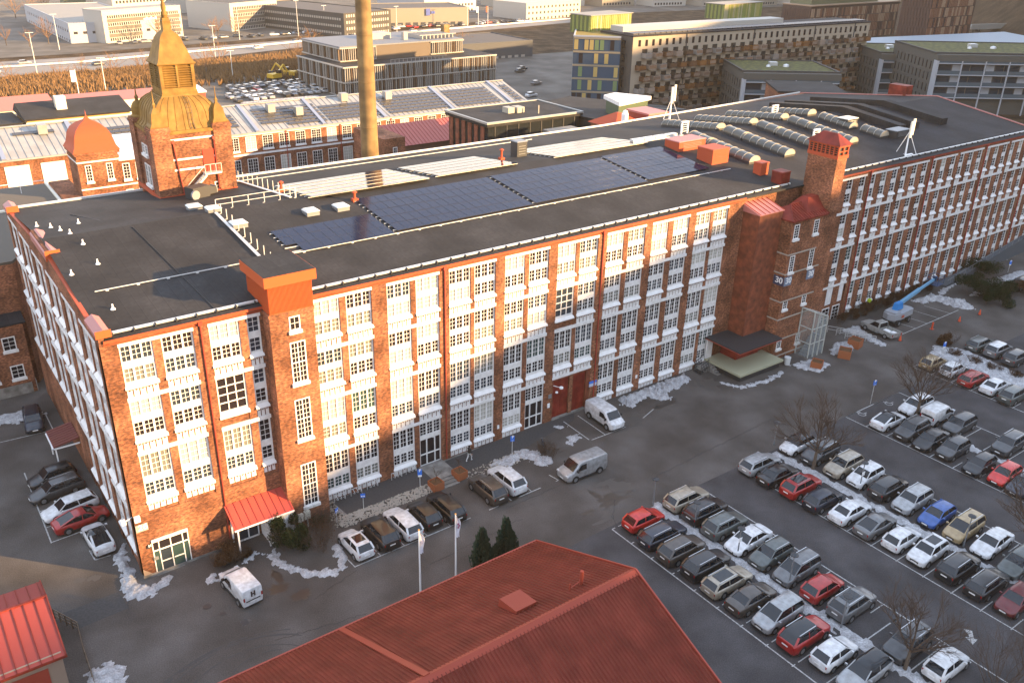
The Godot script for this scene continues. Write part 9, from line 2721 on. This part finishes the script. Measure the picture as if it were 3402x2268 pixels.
func green_roofs() -> void:
	var data := [["flats with moss green flat roof in front of the balconied block", 189.0, -101.0, 27.0, 22.0, 14.0], ["narrow flats with moss green roof between the two wider ones", 258.0, -104.0, 18.0, 24.0, 14.5], ["broad flats with moss green roof and long glass balconies at the right edge", 246.0, -79.0, 44.0, 28.0, 18.0]]
	var clad := mat("slate_clad", L(0.081, 0.075, 0.063), 0.85)
	for k in 3:
		var q: Array = data[k]
		var o := thing("green_roof_flats", q[0], "building", Vector3(q[1], 0, q[2]), -0.60)
		var w: float = q[3]; var d: float = q[4]; var h: float = q[5]
		var m := MB.new(); m.bx(0, 0, -d, w, h, 0)
		part("wall", m.mesh(), clad, o)
		m = MB.new(); m.bx(0.5, h, -d + 0.5, w - 0.5, h + 0.25, -0.5)
		var ms := mat("moss_roof", L(0.132, 0.132, 0.021), 0.95); grime(ms, noise_tex(256, 0.03, 0.45, 1.0, 5, 95, 0.03), 1.0 / 14.0) if not ms.detail_enabled else null
		part("moss_roof", m.mesh(), ms, o)
		m = MB.new(); m.bx(-0.1, h, -0.5, w + 0.1, h + 0.5, 0.1); m.bx(-0.1, h, -d, 0.5, h + 0.5, -0.5); m.bx(w - 0.5, h, -d, w + 0.1, h + 0.5, -0.5); m.bx(0.5, h, -d - 0.1, w - 0.5, h + 0.5, -d + 0.5)
		part("roof_edge", m.mesh(), mat("edge_dark", L(0.036, 0.033, 0.030), 0.7), o)
		m = MB.new(); m.bx(w * 0.4, h + 0.25, -d * 0.6, w * 0.4 + 2.2, h + 1.2, -d * 0.6 + 2); m.lathe([[0.9, 0], [0.8, 0.5], [0.0, 0.8]], Vector3(w * 0.5 + 1.5, h + 0.25, -d * 0.45), 10); m.lathe([[0.7, 0], [0.6, 0.4], [0.0, 0.6]], Vector3(w * 0.36, h + 0.25, -d * 0.42), 10)
		part("roof_hood", m.mesh(), MAT["zinc"], o)
		m = MB.new()
		for s in 4:
			var y := h - 2.0 - (s + 1) * 3.2 + 2.9
			if y < 0.5: continue
			var sl := MB.new(); sl.bx(0.4, y - 0.25, 0.0, w - 0.3, y, 1.7)
			part("balcony_slab", sl.mesh(), MAT["far_bluewhite"], o)
			var gl := MB.new(); gl.bx(0.5, y, 1.6, w - 0.3, y + 1.1, 1.64)
			part("glass_rail", gl.mesh(), mat("rail_glass", L(0.078, 0.102, 0.120), 0.1), o)
			var x := 1.2
			var i := 0
			while x + 3 < w:
				var ww := 2.4 if i % 3 else 4.2
				var pn := MB.new(); pn.bx(x, y + 0.02, -0.05, x + ww, y + 2.5, 0.06)
				part("window", pn.mesh(), MAT["pane_blue"] if i % 3 != 1 else MAT["far_bluewhite"], o)
				x += ww + 0.35; i += 1
		for i in int(w / 7.0) + 1: m.bx(0.4 + i * 7.0, 0, 1.45, 0.75 + i * 7.0, h - 1.6, 1.7)
		m.bx(-0.05, 0, 0.0, 0.4, h - 1.6, 1.75)
		part("balcony_post", m.mesh(), MAT["far_bluewhite"], o)
		m = MB.new(); m.bx(0.0, h - 1.7, 0.0, w, h, 1.75)
		part("fascia", m.mesh(), clad, o)
		var wn := MB.new(); wn.bx(-0.06, 0, -0.5, 0.05, 2.2, 0.0)
		var wmesh := wn.mesh()
		for s in 4:
			for i in int(d / 2.6): part("window", wmesh, MAT["pane_dark"], o, Transform3D(Basis(), Vector3(0, h - 4.4 - s * 3.2, -1.4 - i * 2.5 - 0.5 * (s % 2))))

func brown_tower() -> void:
	var clad := mat("brown_fin", L(0.180, 0.081, 0.045), 0.7); var pale := mat("pale_fin", L(0.312, 0.204, 0.132), 0.7); var dkb := mat("dark_fin", L(0.060, 0.027, 0.021), 0.7); var core := mat("brown_core", L(0.045, 0.021, 0.017), 0.6)
	var r := RandomNumberGenerator.new(); r.seed = 33
	for k in 2:
		var o := thing("brown_tower" if k else "brown_podium", ["long brown building of staggered vertical slats beside the tower", "tall brown tower of staggered vertical slats at the top right"][k], "building", Vector3([362.0, 374.0][k], 0, [-209.0, -157.0][k]), [0.03, 0.0][k])
		var w: float = [76.0, 36.0][k]; var d: float = [16.0, 14.0][k]; var h: float = [17.0, 46.0][k]
		var m := MB.new(); m.bx(0, 0, -d, w, h, 0)
		part("wall", m.mesh(), core, o)
		if k == 0:
			m = MB.new(); m.bx(4, h, -d + 1, 60, h + 9, -3)
			part("green_upper_storey", m.mesh(), mat("dull_green", L(0.102, 0.114, 0.060), 0.5), o)
			m = MB.new(); m.bx(-0.2, h, -d - 0.2, w + 0.2, h + 0.4, 0.5)
			part("roof_edge", m.mesh(), pale, o)
		var f1 := MB.new(); f1.bx(0, 0, 0, 0.9, 3.7, 0.35)
		var f := f1.mesh()
		var made := 0
		for s in int(h / 4.0):
			var n := int(w / 1.45)
			for i in n:
				if made >= 290: break
				var t := r.randf()
				part("slat", f, clad if t < 0.5 else (pale if t < 0.8 else dkb), o, Transform3D(Basis(), Vector3(i * 1.45 + (0.5 if s % 2 else 0.0), s * 4.0 + 0.15, 0)))
				made += 1
		var sd := MB.new()
		for s in int(h / 4.0):
			for i in int(d / 1.4): sd.bx(-0.3, s * 4.0 + 0.15, -1.2 - i * 1.4 + (0.4 if s % 2 else 0.0), 0.0, s * 4.0 + 3.8, -0.4 - i * 1.4 + (0.4 if s % 2 else 0.0))
		part("side_slats", sd.mesh(), dkb, o)
	var cp := thing("pale_roof_hall", "pale blue roof of a low hall beyond the broad green roofed flats", "building", Vector3(300, 0, -132), -0.25)
	var m2 := MB.new(); m2.hexa([Vector3(0, 0, 0), Vector3(90, 0, 0), Vector3(90, 0, -24), Vector3(0, 0, -24), Vector3(0, 10, 0), Vector3(90, 11, 0), Vector3(90, 12, -24), Vector3(0, 11, -24)])
	part("hall", m2.mesh(), mat("pale_blue_roof", L(0.240, 0.276, 0.312), 0.6), cp)
	var br := thing("railway_bridge", "pale concrete bridge deck crossing at the far right", "bridge", Vector3(440, 0, -172), -0.22)
	m2 = MB.new(); m2.bx(0, 7.0, -9, 220, 8.4, 0); m2.bx(0, 8.4, -0.4, 220, 9.4, 0)
	part("deck", m2.mesh(), MAT["far_pale_roof"], br)
	for i in 9:
		m2 = MB.new(); m2.bx(8 + i * 24, 0, -6, 10 + i * 24, 7, -3)
		part("pier", m2.mesh(), MAT["concrete"], br)

func tiny_car(at: Vector3, heading: float, col: String, group: String, label: String) -> void:
	if not CACHE.has("tiny"):
		var m := MB.new(); loft(m, [ring(2.15, 0.3, 0.72, 0.7), ring(1.9, 0.25, 0.8, 0.88), ring(0.9, 0.22, 0.96, 0.9), ring(-1.9, 0.22, 1.0, 0.9), ring(-2.15, 0.3, 0.85, 0.75)])
		var g := MB.new(); g.hexa([Vector3(-1.9, 0.98, 0.8), Vector3(1.0, 0.95, 0.8), Vector3(1.0, 0.95, -0.8), Vector3(-1.9, 0.98, -0.8), Vector3(-1.5, 1.42, 0.64), Vector3(0.2, 1.42, 0.64), Vector3(0.2, 1.42, -0.64), Vector3(-1.5, 1.42, -0.64)])
		var r := MB.new(); r.bx(-1.52, 1.42, -0.65, 0.22, 1.48, 0.65)
		CACHE["tiny"] = [m.mesh(), g.mesh(), r.mesh()]
	var o := thing("distant_car", label, "car", at, heading, group)
	part("body", CACHE["tiny"][0], paint(carcol(col)), o)
	part("window", CACHE["tiny"][1], MAT["car_glass"], o)
	part("roof", CACHE["tiny"][2], paint(carcol(col)), o)

func town_things() -> void:
	var r := RandomNumberGenerator.new(); r.seed = 404
	var cs := ["white", "black", "dark grey", "silver", "grey", "white", "red", "dark grey", "navy", "silver"]
	for row in [[80.0, -193.0], [80.0, -199.0], [84.0, -206.5], [85.0, -212.5]]:
		for i in 12:
			if r.randf() < 0.12: continue
			tiny_car(onto(row[0] + i * 2.55, row[1] - i * 0.25, 0.02), PI / 2 * (1 if r.randf() < 0.5 else -1), cs[r.randi() % 10], "cars parked in rows on the lot behind the white roofed hall", "small parked car in the rows behind the white roofed hall")
	for i in 40:
		var x := 84.0 + i * 5.6 + r.randf_range(-1, 1)
		if x > 300: break
		var z := -337.0 - (0.02 * (x - 84)) if x < 190 else -338.0 - r.randf() * 5.0
		tiny_car(onto(x, z + r.randf_range(-2, 2), 0.02), r.randf_range(-0.4, 0.4) + (0.0 if r.randf() < 0.5 else PI / 2), cs[r.randi() % 10], "cars parked before the far office blocks", "small car parked before the far office blocks beyond the highway")
	for i in 26:
		tiny_car(onto(r.randf_range(165, 290), r.randf_range(-333, -326) - 10.0, 0.02), r.randf() * 0.5, cs[r.randi() % 10], "cars parked before the far office blocks", "small car parked before the far office blocks beyond the highway")
	for q in [[30, -280.5, "white"], [42, -296, "silver"], [63, -282, "navy"], [20, -279, "black"], [95, -290, "black"], [128, -299, "white"], [180, -318, "dark grey"], [5, -298, "white"], [150, -311, "silver"], [215, -324, "white"]]:
		tiny_car(onto(q[0], q[1], 0.04), angle(V(60, -272), V(160, -300)) if q[0] > 60 else 0.0, q[2], "cars driving on the far highway", "small car driving along the far highway")
	for q in [[160, -158.0, "white"], [175, -175.0, "grey"], [168, -196.0, "white"], [186, -199.0, "dark grey"], [190, -203, "black"]]:
		tiny_car(onto(q[0], q[1], 0.02), 0.2, q[2], "cars in the yard beside the striped glass office", "small car in the yard beside the striped glass office")
	# digger
	var o := thing("excavator", "yellow excavator on the waste ground by the highway", "excavator", Vector3(104, 1.1, -223), 0.4)
	var yl := mat("digger_yellow", L(0.55, 0.33, 0.02), 0.5)
	var m := MB.new(); m.bx(-2.2, 0, -1.6, 2.2, 0.9, -0.9); m.bx(-2.2, 0, 0.9, 2.2, 0.9, 1.6)
	part("track", m.mesh(), MAT["black"], o)
	m = MB.new(); m.bx(-2.4, 1.0, -1.4, 1.6, 2.3, 1.4); m.bar(Vector3(1.2, 2.0, -0.2), Vector3(4.2, 4.6, -0.2), 0.5); m.bar(Vector3(4.2, 4.6, -0.2), Vector3(6.0, 2.0, -0.2), 0.4)
	part("house", m.mesh(), yl, o)
	m = MB.new(); m.bx(0.2, 2.3, 0.2, 1.5, 3.4, 1.3)
	part("cab", m.mesh(), MAT["pane_dark"], o)
	m = MB.new(); m.bx(5.4, 1.0, -0.8, 6.8, 2.1, 0.5)
	part("bucket", m.mesh(), MAT["dark_metal"], o)
	var o2 := o.duplicate(); o2.name = "excavator"; add_child(o2, true); o2.position = Vector3(110, 1.1, -226); o2.rotation.y = 2.4
	tag(o2, "second yellow digger beside the excavator on the waste ground", "excavator")
	o = thing("tent", "small blue covered heap right of the diggers", "cover", Vector3(117, 1.1, -222))
	m = MB.new(); m.bx(-1.5, 0, -1.2, 1.5, 2.2, 1.2)
	part("cover", m.mesh(), mat("tarp_blue", L(0.12, 0.24, 0.42), 0.7), o)
	o = thing("red_shed", "dark red hut with white roof beside the clock tower's roof", "hut", Vector3(66, 0.5, -196))
	m = MB.new(); m.bx(0, 0, -7, 6, 3.6, 0)
	part("wall", m.mesh(), MAT["pipe_red"], o)
	m = MB.new(); m.hexa([Vector3(-0.3, 3.6, 0.3), Vector3(6.3, 3.6, 0.3), Vector3(6.3, 3.6, -7.3), Vector3(-0.3, 3.6, -7.3), Vector3(-0.3, 4.0, 0.3), Vector3(6.3, 4.0, 0.3), Vector3(6.3, 4.6, -7.3), Vector3(-0.3, 4.6, -7.3)])
	part("roof", m.mesh(), MAT["white_paint"], o)
	# masts, street lamps, flags
	for q in [[40, -262, 14], [100, -268, 13], [132, -330, 14], [205, -322, 12], [160, -332, 15], [176, -338, 12], [60, -330, 13], [250, -330, 12], [93, -232, 9], [52, -226, 10]]:
		var l := thing("street_lamp", "tall thin lamp mast along the far highway", "street lamp", onto(q[0], q[1]), 0, "lamp masts along the far highway")
		m = MB.new(); m.tube(Vector3.ZERO, Vector3(0, q[2], 0), 0.16, 0.09, 6); m.bar(Vector3(-1.2, q[2], 0), Vector3(1.2, q[2], 0), 0.15)
		part("mast", m.mesh(), MAT["galv"], l)
	for q in [[38, -192, "white flag on a tall pole beyond the salmon roof", 12], [171, -347, "white flag before the white office block, the left one of three", 9], [175, -348, "white flag before the white office block, the middle one of three", 9], [179, -349, "white flag before the white office block, the right one of three", 9], [262, -338, "white banner on a pole before the bluish workshop building, the left one", 9], [268, -338, "red banner on a pole before the bluish workshop building, the right one", 9]]:
		var l := thing("banner_pole", q[2], "flagpole", onto(q[0], q[1]))
		m = MB.new(); m.tube(Vector3.ZERO, Vector3(0, q[3], 0), 0.12, 0.08, 6)
		part("pole", m.mesh(), MAT["white_clean"], l)
		m = MB.new(); m.bx(-1.2, q[3] - 3.0, -0.03, -0.1, q[3] - 0.1, 0.03)
		part("banner", m.mesh(), MAT["flag_white"] if not "red banner" in q[2] else MAT["flash_red"], l)
	# bare trees and scrub of the waste ground
	var proto := []
	for k in 3:
		proto.append(bare_tree("waste_ground_tree", "bare reddish tree on the waste ground between yards and highway", onto(60.0 + k * 9, -250 + k * 3), 9.0, 201 + k, "bare trees on the waste ground", true, 4))
	var spots := [[5, -255], [14, -247], [22, -258], [30, -252], [44, -246], [52, -255], [96, -252], [118, -236], [126, -246], [72, -238], [88, -243], [135, -262], [142, -280], [150, -240], [100, -335], [124, -338], [128, -345], [134, -340], [182, -333], [194, -330], [60, -350], [52, -344], [45, -352], [62, -362], [35, -340], [30, -360], [26, -352], [75, -470], [82, -480], [66, -460], [118, -480], [125, -485], [90, -510], [104, -515], [60, -480], [12, -330], [20, -345], [480, -215], [492, -230], [505, -222], [515, -240], [470, -240], [530, -236], [545, -250], [500, -262], [198, -255], [128, -205]]
	for i in spots.size():
		var t: Node3D = proto[i % 3].duplicate()
		t.name = "waste_ground_tree"; add_child(t, true)
		t.position = onto(spots[i][0], spots[i][1]); t.rotation.y = r.randf() * TAU
		t.scale = Vector3.ONE * r.randf_range(0.75, 1.25)
		tag(t, "bare reddish tree on the waste ground or between the far buildings", "tree", "bare trees on the waste ground")
	for k in 3: tag(proto[k], "bare reddish tree on the waste ground or between the far buildings", "tree", "bare trees on the waste ground")
	var sc := MultiMesh.new()
	var tm := MB.new()
	for i in 5: tm.tri(Vector3(-0.12, 0, 0).rotated(Vector3.UP, i * 1.3), Vector3(0.12, 0, 0).rotated(Vector3.UP, i * 1.3), Vector3(r.randf_range(-0.4, 0.4), 1.0, r.randf_range(-0.4, 0.4)))
	sc.transform_format = MultiMesh.TRANSFORM_3D; sc.mesh = tm.mesh(); sc.instance_count = 14000
	for i in 14000:
		var x := r.randf_range(-60, 165); var z := r.randf_range(-263, -238)
		if x > 60: z -= (x - 60) * 0.22 * r.randf()
		if r.randf() < 0.15: z = r.randf_range(-238, -222)
		sc.set_instance_transform(i, Transform3D(Basis(Vector3.UP, r.randf() * TAU).scaled(Vector3.ONE * r.randf_range(0.9, 2.6)), onto(x, z)))
	var scrub := leafy("dry_scrub", sc, mat("scrub_orange", L(0.204, 0.114, 0.045), 0.95), self)
	tag(scrub, "dry orange reed and scrub along the near side of the highway", "scrub", "", "stuff")
	snow("patches of snow on the lot behind the white roofed hall", [V(80, -190), V(96, -190), V(104, -189), V(104, -191.5), V(90, -192), V(80, -192)], 0.3)

func southern_hill() -> void: # the wooded rise beyond the car park that the low sun stands behind
	var m := MB.new()
	var a := Vector3(0.676, 0, 0.736); var s := Vector3(0.736, 0, -0.676)
	var prof := [[-900, 3.0], [-300, 4.0], [-60, 4.2], [-12, 4.2], [-5, 3.4], [-1.5, 0.1], [3, 0.35], [9, 1.2], [14.7, 2.0], [23.6, 5.3], [30, 6.9], [36.8, 7.9], [48, 8.3], [60, 7.6], [71, 6.3], [84, 7.5], [100, 9.0], [135, 10.5], [170, 12.0], [240, 13.0], [400, 10.0], [900, 4.0]]
	var A := 300.0
	var run := [[-120.0, 0.0], [-70.0, 0.55], [-25.0, 0.92], [0.0, 1.0], [40.0, 0.98], [160.0, 0.85], [420.0, 0.5]]
	for i in prof.size() - 1:
		for k in run.size() - 1:
			var q := []
			for e in [[i, k], [i + 1, k], [i + 1, k + 1], [i, k + 1]]:
				var h: float = (prof[e[0]][1] + 0.2402 * A) * run[e[1]][1]
				q.append(a * (A + run[e[1]][0]) + s * float(prof[e[0]][0]) + Vector3(0, h, 0))
			if (q[1] - q[0]).cross(q[2] - q[0]).y > 0: m.quad(q[0], q[1], q[2], q[3])
			else: m.quad(q[3], q[2], q[1], q[0])
	struct("hills", m.soft(70.0), MAT["earth"])

func _ready() -> void:
	rng.seed = 2024
	# camera
	var cam := Camera3D.new(); cam.name = "camera"
	var yaw := 0.63926; var pitch := 0.44217; var roll := 0.02344
	var fwd := Vector3(sin(yaw) * cos(pitch), -sin(pitch), -cos(yaw) * cos(pitch))
	var right := Vector3(cos(yaw), 0, sin(yaw)); var up := right.cross(fwd)
	var r2 := right * cos(roll) + up * sin(roll); var u2 := -right * sin(roll) + up * cos(roll)
	cam.transform = Transform3D(Basis(r2, u2, -fwd), Vector3(-10.344, 49.862, 64.117))
	cam.fov = 42.112; cam.near = 0.5; cam.far = 3000.0
	add_child(cam)
	cam.current = true
	# sky, sun, exposure
	var env := WorldEnvironment.new(); env.name = "environment"
	var e := Environment.new()
	e.background_mode = Environment.BG_SKY
	var sk := ProceduralSkyMaterial.new()
	sk.sky_top_color = Color(0.55, 0.60, 0.68); sk.sky_horizon_color = Color(0.93, 0.89, 0.83); sk.sky_curve = 0.14
	sk.ground_bottom_color = Color(0.28, 0.25, 0.22); sk.ground_horizon_color = Color(0.72, 0.68, 0.62)
	sk.sky_energy_multiplier = 1.0
	sk.sun_angle_max = 12.0; sk.sun_curve = 0.1
	e.sky = Sky.new(); e.sky.sky_material = sk
	e.background_energy_multiplier = 1.0
	e.tonemap_mode = Environment.TONE_MAPPER_LINEAR
	e.tonemap_exposure = 4.4
	e.sdfgi_enabled = true; e.ssao_enabled = true; e.ssil_enabled = true
	e.fog_enabled = true; e.fog_density = 0.0001; e.fog_light_color = Color(0.95, 0.90, 0.82)
	env.environment = e
	add_child(env)
	var sun := DirectionalLight3D.new(); sun.name = "sun"
	sun.light_energy = 1.45; sun.light_color = Color(1.0, 0.82, 0.58); sun.light_angular_distance = 0.6; sun.shadow_enabled = true
	add_child(sun)
	sun.look_at_from_position(Vector3(7.9, 2.8, 8.6) * 20.0, Vector3.ZERO)
	materials()
	ground()
	southern_hill()
	factory()
	right_wing()
	stair_tower_30()
	entrance_canopy()
	clock_tower()
	smokestack()
	roof_things()
	big_red_roof()
	shed()
	yard_buildings()
	city()
	lot_cars()
	street_things()
	plants()
	snows()
	people()
